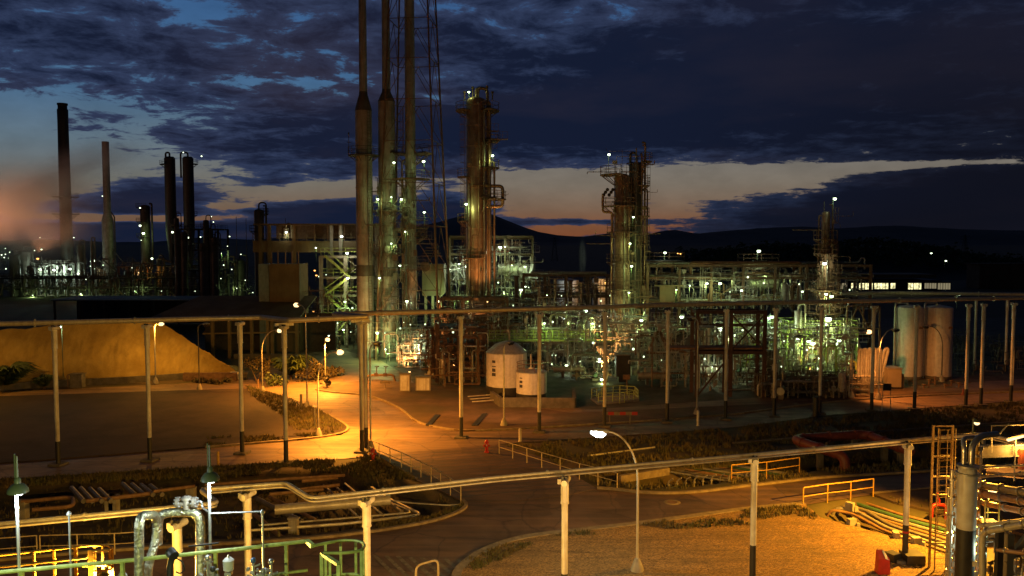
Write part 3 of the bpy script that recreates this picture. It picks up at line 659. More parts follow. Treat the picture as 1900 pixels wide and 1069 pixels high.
for x, w in ((527, 34), (668, 34)):
    a, b = g(x-w/2, 603 if x < 600 else 596, 10.1), g(x+w/2, 601 if x < 600 else 594, 10.1); m = MB(); m.bar(a, b, .25, .22)
    tag(m.build('head_beam', M['white_paint']), 'short head beam under the pipe loop, '+('left of the road' if x < 600 else 'over the close pair of columns'), 'beam')
def opipe(name, label, pts, z, r, mtl, bend=.35):
    P = [g(x, y, z) for x, y in pts]; m = MB(); m.tube(P, r, 12, bend); o = tag(m.build(name, mtl), label, 'pipe')
    for a, b in zip(P, P[1:]):
        L_ = (b-a).length; d = (b-a).normalized()*.05
        for i in range(int(L_/5.5)):
            q = a.lerp(b, (i+.37+.11*(i % 3))/max(1, int(L_/5.5)))
            if abs(q.x) > q.y*.7: continue
            m = MB(); m.cyl(q-d, q+d, r*1.28, n=12); m.cyl(q-d*.25, q+d*.25, r*1.45, n=12); m.build('flange', mtl, o)
    return o
NP = [(-150,988),(0,973),(405,934),(371,909),(531,897),(577,926),(920,887),(1400,844),(1685,817),(1826,805),(2000,848)]
opipe('overhead_pipe', 'pale near overhead pipe with a sideways loop, thicker of the pair', NP, 6.17, .10, M['pipe_pale'])
opipe('overhead_pipe', 'thin pipe running beside the pale near overhead pipe', [(x+(14 if 360 < x < 380 else 0), y+6) for x, y in NP], 6.05+.07, .045, M['pipe_grey'])
opipe('overhead_pipe', 'orange lit far overhead pipe, left run with its jog', [(-250,612),(0,601),(486,589),(536,595),(682,588),(618,583),(855,577),(1001,573),(1240,566),(1525,560),(1900,553),(2300,546)], 10.38, .19, M['pipe_pale'], .2)
opipe('overhead_pipe', 'grey overhead pipe behind the white silos at the right', [(1560,545),(1640,543),(1780,545),(2300,552)], 9.5, .22, M['pipe_pale'])
for x in (1812, 1870):
    p = g(x, 552, 9.2); o = copy_tree(far0); o.location = (p.x, p.y, -.9); o.rotation_euler = (0,0,R(-10)); tag(o, 'slim pale column behind the far pipe, '+('left one of two' if x < 1850 else 'right one of two'), 'pipe support', FARG)

# ------------------------------------------------------------------ street lamps
def street_lamp(label, base, h, arm, bulb=None, w=0, col=SODIUM, mtl='galv', name='street_lamp', r=.06, aim=None, rise=2.4, spot=158):
    b = Vector(base); t_ = thing(name, label, 'street lamp', b)
    a = Vector((arm[0], arm[1], 0)); m = MB(); pts = [b, b+Vector((0,0,h-rise))]
    for k in range(1, 9):
        u = k/8*pi/2; pts.append(b+Vector((0,0,h-rise+rise*math.sin(u)))+a*(1-math.cos(u)))
    m.tube(pts, [r*1.25, r]+[r*.8]*8, 8); m.build('pole', M[mtl], t_)
    m = MB(); m.lathe([(.34,0),(.30,.25),(.12,.7),(r*1.2,.72)], b, 10); m.build('base', M['concrete'], t_)
    LS = 1.0; e = b+a+Vector((0,0,h)); d = a.normalized() if a.length else Vector((1,0,0))
    m = MB(); m.tube([e-d*.12, e+d*.05, e+d*.22], [.05,.13,.12], 10) if bulb in ('bulb_orange','bulb_amber') else m.tube([e-d*.1, e+d*.1, e+d*.4, e+d*.72], [.05,.14,.16,.05], 10); hd = m.build('lamp_head', M['galv'], t_)
    m = MB(); m.tube([e+d*.20-Vector((0,0,.03)), e+d*.28-Vector((0,0,.05)), e+d*.55-Vector((0,0,.05)), e+d*.74-Vector((0,0,.04))], [.10,.21,.21,.07], 12) if bulb in ('bulb_orange','bulb_amber') else m.tube([e+d*.05-Vector((0,0,.10)), e+d*.2-Vector((0,0,.11)), e+d*.5-Vector((0,0,.10)), e+d*.78-Vector((0,0,.05))], [.07,.19,.19,.06], 10); m.build('lens', M[bulb] if bulb else M['dark_glass'], t_)
    if w: light('lamp_light', e+d*.35-Vector((0,0,.55)), w, col, t_, .16, spot, (e+d*.35-Vector((0,0,5))) if aim is None else aim)
    return t_
sl = street_lamp
def gw(px, py, px2, Y=None):     # arm reach in metres for a lamp head seen at px2
    p = g(px, py); return ((px2-px)/FPX*p.y, 0)
sl('tall curved street lamp with greenish lit head in the foreground', g(1182,1062), 6.9, (-1.5,.1), 'bulb_white', 450, (.8,1,.72), 'pipe_pale', r=.055)
p = g(591,810); sl('curved street lamp lit bright orange right over the road bend', p, 7.0, (1.35,.25), 'bulb_orange', 19000, SODIUM, aim=p+Vector((3.6,1.0,0)))
p = g(487,729); sl('lit street lamp between the column with the head beam and the shed', p, 6.7, (1.5,0), 'bulb_amber', 7500, SODIUM)
p = g(604,714); sl('lit orange street lamp at the far end of the road', p, 5.2, (.1,-.1), 'bulb_orange', 12000, SODIUM, rise=.6)
p = g(570,757); sl('tallest slim street lamp leaning its head left by the road', p, 10.0, (-.7,.4), 'bulb_amber', 6500, SODIUM, rise=1.0)
p = g(1580,739); sl('lit orange street lamp left of the white silos', p, 6.9, (1.2,0), 'bulb_orange', 4600, (1,.32,.05), aim=p+Vector((7.5,1.0,0)), spot=128)
p = g(1630,742); sl('unlit street lamp arching right beside the silos', p, 7.2, (1.2,0)); 
p = g(1747,708); sl('unlit street lamp arching left in front of the right silo', p, 6.4, (-1.6,0), mtl='stack_dark')
p = g(289,712); sl('slim street lamp standing in front of the yellow mound', p, 6.85, (.35,0), 'bulb_amber', 2100, (1,.44,.05), rise=.6, spot=None)
p = g(-60,738); sl('assumed street lamp at the left edge in front of the mound', p, 6.6, (.5,0), 'bulb_amber', 1000, (1,.44,.05), spot=None)  # assumed lamp, out of frame, lighting the left end of the mound
t2 = sl('thin lamp pole in front of the large white tank, its head assumed lit and turned away', g(935,791), 7.3, (.35,.35), None, 0, rise=.5); q = g(935,791); light('lamp_light', q+Vector((.3,1.0,6.9)), 2200, (1,.42,.13), t2, .12, 140, q+Vector((1.5,9,2)))  # light is assumed, added behind the dark head to light the tank
sl('thin dark lamp pole right of the mound with paired heads', g(370,724), 7.2, (.5,.1), None, 0, mtl='stack_dark', rise=.5)
sl('thin unlit pole with a white foot right of the dark frame', g(1293,770), 9.0, (-.3,.3), None, 0, rise=.5)
p = g(688,835); sl('thin pole with a red foot at the head of the bridge', p, 8.2, (.3,.5), None, 0, rise=.5)
# assumed lamps, added out of frame to light the road edges and columns
p = g(-330,842); sl('assumed street lamp beyond the left edge of the view', p, 7.0, (1.0,0), 'bulb_orange', 1500, SODIUM)
p = g(1980,748); sl('assumed street lamp beyond the right edge of the view', p, 7.0, (-1.2,0), 'bulb_orange', 1000, (1,.32,.04))

# ------------------------------------------------------------------ small things along the roads
def hydrant(name, label, p):
    t_ = thing(name, label, 'hydrant', p); m = MB()
    m.lathe([(.2,0),(.2,.08),(.12,.1),(.12,.72),(.17,.74),(.17,.8),(.13,.92),(.04,1.0),(.001,1.02)], p, 14); m.build('body', M['red_paint'], t_)
    for s in (-1, 1):
        m = MB(); m.cyl(p+Vector((s*.1,-.02,.55)), p+Vector((s*.26,-.05,.55)), .07, n=10); m.build('outlet', M['red_paint'], t_)
    m = MB(); m.cyl(p+Vector((0,-.1,.6)), p+Vector((0,-.2,.6)), .06, n=10); m.build('cap', M['galv'], t_)
hydrant('fire_hydrant', 'red fire hydrant near the right bridge railing', g(903,840)); hydrant('fire_hydrant', 'red fire hydrant at the left end of the bridge beside a pole', g(692,856,.0))
def post(name, label, p, h, r, mt, cat='post', top=None):
    m = MB(); m.lathe([(r*1.3,0),(r,.05),(r,h-.06),(r*.6,h),(.001,h)], p, 12); return tag(m.build(name, M[mt]), label, cat)
post('bollard', 'white bollard left of the tall column before the small tank', g(965,819), 1.05, .11, 'white_paint', 'bollard')
post('bollard', 'white bollard under the thin unlit pole', g(1295,790), 1.35, .12, 'white_paint', 'bollard')
post('bollard', 'yellow post near the mushroom lamp spike', g(405,863), 1.0, .1, 'yellow', 'bollard')
post('bollard', 'thick dark post by the lattice tower column', g(1513,774), 1.9, .26, 'black_paint', 'bollard')
post('marker_post', 'short dark post beside the grass corner', g(584,795), 1.7, .09, 'black_paint'); post('marker_post', 'short dark post with a small cap in the grass of the lot', g(559,760), 1.5, .12, 'dark_conc'); post('marker_post', 'small post beside the far end of the lot', g(479,722), 1.1, .08, 'rust_steel')
# road sign on two legs, seen from behind
p = g(1645,764); t_ = thing('road_sign', 'dark square sign board on two legs beside the right hand road', 'sign', p)
m = MB(); m.box(p+Vector((0,0,2.35)), (.75,.06,.65)); m.build('board', M['black_paint'], t_)
for s in (-.42,.42):
    m = MB(); m.cyl(p+Vector((s,.08,0)), p+Vector((s*.8,.08,2.6)), .035, n=6); m.build('leg', M['galv'], t_)
# barrier, cone
p = g(1150,787); t_ = thing('road_barrier', 'low red and pale barrier board on the verge below the yellow fence', 'barrier', p)
for k in range(6):
    m = MB(); m.box(p+Vector((-1.3+k*.52,0,.95)), (.50,.05,.28)); m.build('stripe', M['red_paint' if k % 2 else 'kerb'], t_)
for s in (-1,1):
    m = MB(); m.bar(p+Vector((s*.9,-.25,0)), p+Vector((s*.9,.06,1.0)), .06); m.bar(p+Vector((s*.9,.30,0)), p+Vector((s*.9,.08,1.0)), .06); m.build('leg', M['steel'], t_)
p = g(1787,733); m = MB(); m.lathe([(.3,0),(.3,.05),(.16,.08),(.04,.75),(.001,.76)], p, 12); tag(m.build('traffic_cone', M['red_pipe']), 'orange cone beside the right hand road', 'cone')
# valve set on the round island
p = g(706,708); t_ = thing('valve_station', 'low pipe hoop with two handwheel valves on the dirt verge', 'valve', p)
m = MB(); m.tube([p+Vector((-1.6,0,-.1)), p+Vector((-1.5,0,.7)), p+Vector((1.5,0,.8)), p+Vector((1.7,0,-.1))], .13, 8, .4); m.build('pipe', M['rust_steel'], t_)
for s in (-.5,.55):
    m = MB(); q = p+Vector((s,0,.8)); m.cyl(q, q+Vector((.1,0,.9)), .06, n=6); m.box(q, (.4,.3,.4)); m.lathe([(.26,.9),(.3,.93),(.26,.96)], q+Vector((.1,0,0)), 12); m.build('valve', M['red_steel'], t_)
p = g(715,722); m = MB(); m.box(p+Vector((0,0,.75)), (1.1,.08,.3)); m.cyl(p+Vector((0,.06,0)), p+Vector((0,.06,.8)), .05, n=6); tag(m.build('low_sign', M['kerb']), 'low pale sign board in front of the valve hoop', 'sign')
p = g(752,727)
for k, (dx, h, w, lb) in enumerate(((0,1.9,1.1,'narrow'),(1.9,1.5,1.6,'wide'))):
    q = p+Vector((dx,.4*k,0)); t_ = thing('control_cabinet', lb+' pale control cabinet at the edge of the plant pavement', 'cabinet', q)
    m = MB(); m.box(q+Vector((0,0,h/2+.05)), (w,.6,h)); m.build('body', M['box_wall'], t_)
    m = MB(); m.box(q+Vector((0,-.32,h/2+.05)), (w*.85,.04,h*.85)); m.build('door', M['white_paint'], t_)
    m = MB(); m.box(q+Vector((0,0,h+.1)), (w+.15,.75,.08)); m.build('roof', M['steel'], t_)

# ------------------------------------------------------------------ foreground, bottom right
p = g(1637,1063,.09); t_ = thing('hose_cabinet', 'red fire hose cabinet with a sloped white front on the gravel yard', 'cabinet', p)
m = MB(); prof = [(-.29,-.22),(.29,-.22),(.29,.22),(-.29,.22)]
m.add([(p.x+a*s, p.y+b*(.9 if z > .5 else 1), p.z+z) for z, s in ((0,1.0),(.75,.86)) for a, b in prof]+[(p.x-.25,p.y+.1,p.z+1.08),(p.x+.06,p.y+.1,p.z+1.08),(p.x+.06,p.y+.18,p.z+1.08),(p.x-.25,p.y+.18,p.z+1.08)], [(3,2,1,0),(0,1,5,4),(1,2,6,5),(2,3,7,6),(3,0,4,7),(4,5,9,8),(5,6,10,9),(6,7,11,10),(7,4,8,11),(8,9,10,11)]); m.build('body', M['red_paint'], t_)
m = MB(); a = p+Vector((-.02,-.17,.80)); m.add([(p.x+.03,p.y-.215,p.z+.78),(p.x+.235,p.y-.215,p.z+.70),(p.x+.075,p.y+.06,p.z+1.075),(p.x-.02,p.y+.06,p.z+1.075)], [(0,1,2,3)]); m.build('front_panel', M['white_paint'], t_)
# red fire monitor
p = g(1741,960); t_ = thing('fire_monitor', 'red fire water hoop with a nozzle on top beside the caged ladder', 'fire monitor', p)
m = MB(); m.tube([p+Vector((-.42,0,0)), p+Vector((-.42,0,.75)), p+Vector((.45,0,.75)), p+Vector((.45,0,-.1))], .11, 10, .35); m.build('hoop', M['red_paint'], t_)
m = MB(); m.cyl(p+Vector((0,0,.75)), p+Vector((0,0,1.05)), .09, n=10); m.tube([p+Vector((0,0,1.0)), p+Vector((-.12,-.1,1.2)), p+Vector((-.2,-.2,1.5))], [.1,.07,.04], 8); m.build('nozzle', M['red_paint'], t_)
def caged_ladder(name, label, p, h, w=.55, d=.75, mtl='yellow', rz=0.0, z0=2.0, hoop=.9, frame=True):
    t_ = thing(name, label, 'ladder', p); ca, sa = math.cos(rz), math.sin(rz)
    T = lambda x, y, z: p+Vector((x*ca-y*sa, x*sa+y*ca, z))
    m = MB()
    for s in (-1,1): m.bar(T(s*w/2,0,0), T(s*w/2,0,h), .05)
    m.build('side_rail', M[mtl], t_)
    m = MB(); z = .3
    while z < h-.1: m.cyl(T(-w/2,0,z), T(w/2,0,z), .015, n=5); z += .3
    m.build('rung', M[mtl], t_)
    m = MB(); z = z0
    while z <= h+.01:
        m.tube([T(-w/2,0,z)]+[T(-math.cos(k/8*pi)*w*.62, -math.sin(k/8*pi)*d, z) for k in range(9)]+[T(w/2,0,z)], .022, 4); z += hoop
    for k in (1,2.7,4,5.3,7): m.bar(T(-math.cos(k/8*pi)*w*.62, -math.sin(k/8*pi)*d, z0), T(-math.cos(k/8*pi)*w*.62, -math.sin(k/8*pi)*d, h), .035, .012)
    m.build('cage', M[mtl], t_)
    return t_
p = g(1746,1058,.09); caged_ladder('caged_ladder', 'yellow caged ladder rising left of the white column', p, 7.0, .7, .55, 'old_yellow', R(8))
m = MB(); q = g(1746,1056,.09)
for dx in (-.45,.5): m.bar(q+Vector((dx,.25,0)), q+Vector((dx,.25,7.05)), .09)
for z in (1.2,3.6,4.5,5.5,7.0): m.bar(q+Vector((-.45,.25,z)), q+Vector((.5,.25,z)), .07)
tag(m.build('ladder_frame', M['old_yellow']), 'yellow angle frame behind the caged ladder', 'frame')
# white column with a black foot
Yc = 33.0; p = Vector((xat(1792,Yc,4), Yc, 0)); zt = at(1792,862,Yc).z; zb = at(1792,980,Yc).z
t_ = thing('vent_column', 'thick white column with a black lower half at the right corner', 'column', p)
m = MB(); m.lathe([(.37,zb),(.37,zt-.35),(.34,zt-.15),(.20,zt)], p, 28); m.build('shell', M['white_paint'], t_)
m = MB(); m.lathe([(.375,0),(.375,zb)], p, 28); m.build('black_base', M['black_paint'], t_)
m = MB(); m.lathe([(.375,zt-.42),(.45,zt-.41),(.45,zt-.33),(.36,zt-.32)], p, 24); m.lathe([(.30,zt-.12),(.42,zt-.11),(.42,zt-.02),(.10,zt)], p, 24)
m.build('flange', M['galv'], t_)
m = MB(); m.box(p+Vector((.16,-.37,at(1805,1040,Yc).z)), (.24,.02,.22), R(-20)); m.build('plate', M['white_paint'], t_)
for dx, zz, rr in ((-.12,1.0,.10),(.2,1.1,.13)):
    m = MB(); q = p+Vector((dx,.1,zt)); m.tube([q-Vector((0,0,.1)), q+Vector((0,0,zz*.7)), q+Vector((.5 if dx > 0 else .1,.3,zz)), q+Vector((1.4,.6,zz))], rr, 10, .3); m.build('top_pipe', M['alu'], t_)
# bundle of clad vertical pipes with flanges behind the column
for k, (x, y0, y1, r_, mt, lb) in enumerate(((1767,872,1100,.09,'alu','leftmost bright clad riser between ladder and white column'),(1775,870,1100,.06,'old_alu','thin riser close behind the white column'),(1760,905,1100,.05,'alu','thin bright riser just right of the caged ladder'),(1812,818,1100,.11,'yellow','yellow upright right of the white column'),(1820,832,1100,.07,'old_alu','slim upright right of the yellow upright'))):
    Y = 34.2+.3*k; a, b = at(x,y1,Y), at(x,y0,Y); a.z = 0; a.x = b.x; m = MB(); m.cyl(a, b, r_, n=10); t_ = thing('riser_pipe', lb, 'pipe', a); m.build('pipe', M[mt], t_)
    z = 1.0
    while z < b.z: m = MB(); m.cyl((a.x,a.y,z), (a.x,a.y,z+.09), r_*1.7, n=10); m.build('flange', M['alu'], t_); m = MB(); m.box((a.x+r_*1.2,a.y-.05,z+.35), (.12,.12,.2)); m.build('clamp', M['alu'], t_); z += .8+.37*(k % 3)
# headers running off to the right
def ray_pipe(name, label, a, b, r, mt, grp=None):
    m = MB(); pts = [at(*q) for q in (a, b)] if not isinstance(a, list) else [at(*q) for q in a]
    m.tube(pts, r, 10, .3); d = (pts[-1]-pts[0]); n = max(1, int(d.length/1.4))
    t_ = thing(name, label, 'pipe', pts[0], grp); m.build('pipe', M[mt], t_)
    for i in range(n+1):
        q = pts[-2].lerp(pts[-1], (i+.3)/(n+1)); dd = (pts[-1]-pts[-2]).normalized()*.04; f = MB(); f.cyl(q-dd, q+dd, r*1.35, n=10); f.build('clad_band', M['alu'], t_)
    return t_
ray_pipe('header_pipe', 'upper lagged header with a bright end right of the white column', (1818,900,36), (1960,924,31), .17, 'old_alu')
ray_pipe('header_pipe', 'middle lagged header right of the white column', (1816,915,35.6), (1960,942,31), .15, 'copper_clad')
ray_pipe('header_pipe', 'lower lagged header below the two brighter ones', (1826,934,35.8), (1960,962,31), .13, 'copper_clad')
ray_pipe('header_pipe', 'thin level pipe high above the lagged headers', (1815,868,36), (1960,860,33), .05, 'pipe_pale')
ray_pipe('header_pipe', 'level pipe just above the lagged headers', (1812,886,35), (1960,872,31), .06, 'old_alu')
ray_pipe('header_pipe', 'bright clad pipe bending down to the floor at its left end', [(1823,1110,31.5),(1823,988,31.5),(1960,962,29)], None, .13, 'pipe_pale')
ray_pipe('header_pipe', 'thin bright pipe along the edge of the floor', (1815,976,32), (1960,958,29), .08, 'pipe_pale')
ray_pipe('header_pipe', 'small brown pipe low on the right edge', (1850,1020,31), (1960,1034,29), .09, 'copper_clad')
for k, (x, y0, lb) in enumerate(((1855,985,'black post under the bright clad pipe'),(1873,990,'pale diagonal braced post near the right edge'),(1897,835,'short red upright at the right edge'))):
    Y = (31,31.5,36)[k]; b = at(x,y0,Y); a = Vector((b.x,b.y,0)) if k < 2 else at(x,870,Y); m = MB(); m.bar(a, b, (.22,.26,.26)[k])
    if k == 1: m.bar(Vector((b.x-.1,b.y,b.z-1.2)), b+Vector((.8,0,0)), .2)
    tag(m.build('support_post', M[('black_paint','box_wall','red_pipe')[k]]), lb, 'post')
m = MB(); m.ibeam(at(1812,838,37), at(1960,832,35.5), .35, .55); tag(m.build('floor_beam', M['concrete']), 'pale beam high behind the lagged headers at the right edge', 'beam')
m = MB(); m.ibeam(at(1830,872,37.5), at(1960,884,35.5), .25, .45); tag(m.build('floor_beam', M['rust_steel']), 'rusty beam under the pale beam at the right edge', 'beam')
q = at(1834,950,34.4); t_ = thing('access_platform', 'small yellow railed platform right of the white column', 'platform', q)
m = MB(); m.box(q+Vector((0,0,-.55)), (.75,.6,.3)); m.build('deck', M['yellow'], t_)
m = MB()
for dx in (-.3,.3):
    m.bar(q+Vector((dx,-.25,-.4)), q+Vector((dx,-.25,.6)), .05)
for z in (.05,.58): m.bar(q+Vector((-.32,-.25,z)), q+Vector((.32,-.25,z)), .045)
m.build('handrail', M['yellow'], t_)
m = MB(); c = g(1905,1075); m.box((c.x+3.2,c.y-1,.05), (9,9,.2)); tag(m.build('unit_floor', M['plant_floor']), kind='structure')
# pumps and drums on the floor of the corner unit
def pump_set(name, label, p, s=1.0, mt='lamp_green', rz=0.0, grp=None):
    t_ = thing(name, label, 'pump', p, grp); ca, sa = math.cos(rz), math.sin(rz)
    T = lambda x, y, z: p+Vector((x*ca-y*sa, x*sa+y*ca, z))*s
    m = MB(); m.box(T(0,0,.15), (1.9*s,.7*s,.3*s), rz); m.build('base_frame', M['dark_conc'], t_)
    m = MB(); m.cyl(T(-.8,0,.65), T(.1,0,.65), .27*s, n=14); m.cyl(T(-.92,0,.65), T(-.8,0,.65), .2*s, n=14); m.build('motor', M[mt], t_)
    m = MB(); m.cyl(T(.1,0,.65), T(.5,0,.65), .1*s, n=8); m.cyl(T(.5,0,.65), T(.75,0,.65), .3*s, n=14); m.cyl(T(.62,0,.65), T(.62,0,1.4), .09*s, n=8); m.cyl(T(.75,0,.65), T(1.1,0,.65), .1*s, n=8); m.build('casing', M['pipe_grey'], t_)
    return t_
pump_set('pump', 'green motor pump on the floor at the right corner', g(1880,1062), .9, 'pipe_green', .4); pump_set('pump', 'pump with a grey motor behind the corner column', g(1845,1010), .9, 'galv', .2)
for k in range(7):
    x, y, Y = 1826+k*12, 1005+(k*37 % 40), 31.5+.35*(k % 4); a = at(x,y,Y); m = MB(); b = Vector((a.x,a.y,.1)); m.tube([b, a, a+Vector((.5,.1,.0)), a+Vector((.5,.1,-.5))], .045, 6, .12); m.box(a+Vector((0,0,-.3)), (.15,.15,.2)); m.lathe([(.10,-.1),(.13,-.07),(.10,-.04)], a, 8)
    tag(m.build('drain_pipe', M[('alu','pipe_rust','pipe_pale')[k % 3]]), 'small hooked pipe with a valve on the corner unit floor', 'pipe', 'small hooked pipes in the corner unit')
q = at(1886,812,36); t_ = thing('tube_lamp', 'lit tube lamp at the top right corner of the unit', 'lamp', q); m = MB(); m.bar(q+Vector((-.4,0,-.12)), q+Vector((.45,0,.12)), .12, .10); m.build('lens', M['bulb_amber'], t_)
m = MB(); m.bar(q+Vector((-.45,0,-.02)), q+Vector((.5,0,.22)), .18, .05); m.cyl(q+Vector((0,.05,.1)), q+Vector((0,.05,-2)), .03, n=5); m.build('housing', M['steel'], t_); light('lamp_light', q+Vector((0,-.3,-.3)), 250, AMBER, t_)
m = MB(); q1, q2, q3 = at(1840,840,36.5), at(1840,790,36.5), at(1900,788,36); m.tube([q1,q2,q3], .03, 5); m.tube([at(1852,808,36.4), at(1872,786,36.3)], .03, 5); tag(m.build('thin_bracket', M['pipe_pale']), 'thin pipe bracket against the dark field at the right edge', 'bracket')
# assumed lamps of the corner unit (their light falls across the yard)
def flood(label, p, w, col, bulb, spot=None, aim=None, grp=None, r=.14, cat='lamp', name='flood_lamp', pole=0.0, lw=.25):
    t_ = thing(name, label, cat, p, grp); p = Vector(p)
    m = MB(); m.sphere(p, r, 10, 7, .8); m.build('bulb', M[bulb], t_)
    m = MB(); m.lathe([(r*.4,r*1.25),(r*1.25,r*.55),(r*1.3,r*.45),(r*.3,r*1.05)], p, 10)
    if pole > 0: m.tube([p+Vector((0,.02,r*1.1)), p+Vector((0,r*2.6,r*1.4)), p+Vector((0,r*2.6,-pole))], .035, 5, .1)
    m.build('housing', M['lamp_green'], t_)
    if w: light('lamp_light', p+Vector((0,-.05,-r*.8-lw)) if not aim else p+(Vector(aim)-p).normalized()*(r+lw), w, col, t_, .12, spot, aim)
    return t_
p = Vector((25.0,43.0,6.3)); flood('assumed floodlight on the corner unit pointing across the gravel yard', p, 24000, (1,.43,.03), 'bulb_amber', 150, g(1560,1010), pole=6)
p = at(1840,1000,36.5); p.z = 4.6; flood('assumed small lamp lighting the pipes behind the white column', p, 420, AMBER, 'bulb_amber', pole=4)
p = at(1868,1015,33); p.z = 3.2; flood('assumed pale lamp over the pumps of the corner unit', p, 200, (.8,1,.75), 'bulb_white', pole=3)

# ------------------------------------------------------------------ foreground, bottom left: railed platform
ZR = 10.8
top = [g(-60,1069,ZR), g(0,1062,ZR), g(250,1039,ZR), g(440,1019,ZR), g(570,1004,ZR)]
t_ = thing('platform_railing', 'green platform railing across the bottom left with a ladder gate', 'railing', top[0])
m = MB(); m.tube(top, .034, 8); m.bar(top[-1], g(580,1013,ZR), .07); m.build('top_rail', M['green_rail'], t_)
dn = Vector((0,0,-.52))
m = MB(); m.tube([q+dn for q in top], .026, 8); m.build('mid_rail', M['green_rail'], t_)
for x, y in ((40,1058),(227,1041),(531,1008),(400,1023)):
    q = g(x,y,ZR); m = MB(); m.bar(q-Vector((0,0,1.2)), q, .055); m.build('post', M['green_rail'], t_)
hoop = [g(580,1013,ZR), g(604,1008,ZR), g(632,1003,ZR), g(660,1003,ZR), g(674,1007,ZR), g(677,1014,ZR), g(670,1022,ZR), g(640,1026,ZR), g(600,1026,ZR)]
for z in (0,-.6,-1.2):
    m = MB(); m.tube([q+Vector((0,0,z)) for q in hoop], .026, 6, .1); m.build('ladder_hoop', M['green_rail'], t_)
for q in (hoop[1], hoop[2], hoop[3], hoop[4], hoop[6]):
    m = MB(); m.bar(q, q-Vector((0,0,1.4)), .045, .02); m.build('cage_strip', M['green_rail'], t_)
m = MB(); a, b = g(597,1027,ZR-.04), g(628,1047,ZR-.04); m.bar(a, b, .07, .05); m.bar(a-Vector((0,0,1)), a, .06); m.bar(b-Vector((0,0,1)), b, .06); m.bar(a.lerp(b,.5)-Vector((0,0,1)), a.lerp(b,.5), .04); m.bar(a+dn, b+dn, .04); m.build('gate', M['green_rail'], t_)
m = MB(); pl = [g(-60,1069,ZR), g(570,1004,ZR), g(570,1004,ZR)+Vector((.4,-3,0)), g(-60,1069,ZR)+Vector((-.5,-3,0))]; m.prism([q.to_2d() for q in pl], ZR-1.22, ZR-1.1)
tag(m.build('platform_deck', M['steel']), 'steel platform deck under the green railing', 'platform')
for k, (x, y) in enumerate(((0,1062),(570,1006))):
    q = g(x,y,ZR); m = MB(); m.ibeam((q.x,q.y-.3,0), (q.x,q.y-.3,ZR-1.22), .25, .25); tag(m.build('platform_column', M['steel']), 'steel column under the '+('left' if k == 0 else 'right')+' end of the railed platform', 'column')
# clad pipes
def clad(name, label, pts, r, bend=.22):
    m = MB(); m.tube(pts, r, 16, bend); t_ = thing(name, label, 'pipe', pts[0]); m.build('cladding', M['clad'], t_)
    for a, b in zip(pts, pts[1:]):
        n = int((b-a).length/.34)
        for i in range(1, n):
            q = a.lerp(b, i/n); dd = (b-a).normalized()*.012; f = MB(); f.cyl(q-dd, q+dd, r*1.045, n=16); f.build('clad_band', M['clad'], t_)
    return t_
clad('clad_pipe', 'dented metal clad pipe rising at the left of the loop and doubling back', [at(258,1130,13.0), at(258,957,13.0), at(291,955,13.75), at(291,1000,13.75), at(274,1050,13.5), at(274,1130,13.5)], .075)
clad('clad_pipe', 'metal clad pipe bridging over and down at the right of the loop', [at(293,1010,13.95), at(293,952,13.95), at(372,949,13.95), at(372,1130,13.75)], .080)
q = at(346,932,13.9); t_ = thing('relief_valve', 'knobbly valve with bolted flanges on top of the clad pipe', 'valve', q)
m = MB(); m.cyl(q-Vector((.16,0,.03)), q+Vector((.16,0,-.03)), .05, n=10); m.cyl(q-Vector((.17,0,0)), q-Vector((.12,0,0)), .095, n=14); m.cyl(q+Vector((.12,0,0)), q+Vector((.17,0,0)), .095, n=14); m.cyl(q+Vector((0,0,-.12)), q+Vector((0,0,.10)), .06, n=10); m.lathe([(.09,.05),(.09,.09),(.03,.12)], q, 12); m.build('body', M['old_alu'], t_)
m = MB()
for k in range(8):
    a = k/8*2*pi
    for s in (-.145,.145): m.cyl(q+Vector((s-.05,.08*math.cos(a),.08*math.sin(a))), q+Vector((s+.05,.08*math.cos(a),.08*math.sin(a))), .012, n=5)
m.build('bolt', M['galv'], t_)
m = MB(); m.tube([q+Vector((.17,0,0)), q+Vector((.26,0,.03)), q+Vector((.28,0,-.1)), at(388,950,13.6)], .018, 6, .06); m.build('impulse_line', M['galv'], t_)
def mushroom(label, x, y, Y, y_top, y_bot, w):
    q = at(x,y,Y); t_ = thing('mushroom_lamp', label, 'lamp', q, 'mushroom lamps on the foreground platform'); b = at(x,y_bot,Y); b.x, b.y = q.x, q.y
    m = MB(); m.cyl(b+Vector((-.022,0,0)), q+Vector((-.022,0,.03)), .026, n=8); m.build('pole', M['galv'], t_)
    m = MB(); m.lathe([(.155,-.05),(.15,0),(.10,.07),(.05,.10),(.05,.16),(.03,.19),(.001,.19)], q, 20); m.lathe([(.148,-.05),(.143,0),(.095,.06)], q, 20); m.build('shade', M['lamp_green'], t_)
    m = MB(); m.cyl(q+Vector((.028,0,-.085)), q+Vector((.028,0,-.03)), .042, n=12); m.build('bulb', M['bulb_white'], t_)
    m = MB(); e = at(x,y_top,Y); m.cyl(q+Vector((0,0,.18)), Vector((q.x,q.y,e.z)), .022, .012, n=8); m.cyl(q+Vector((-.035,0,.18)), Vector((q.x-.035,q.y,e.z+.03)), .012, n=6); m.build('conduit', M['lamp_green'], t_)
    light('lamp_light', q+Vector((.03,-.10,-.22)), 95, (.80,.95,1.0), t_, .04)
mushroom('mushroom shaped lamp on a white lit pole at the far left', 33, 908, 12.6, 846, 1160, 8); mushroom('mushroom shaped lamp on a lit pole above the clad pipe loop', 390, 886, 13.6, 826, 1160, 8)
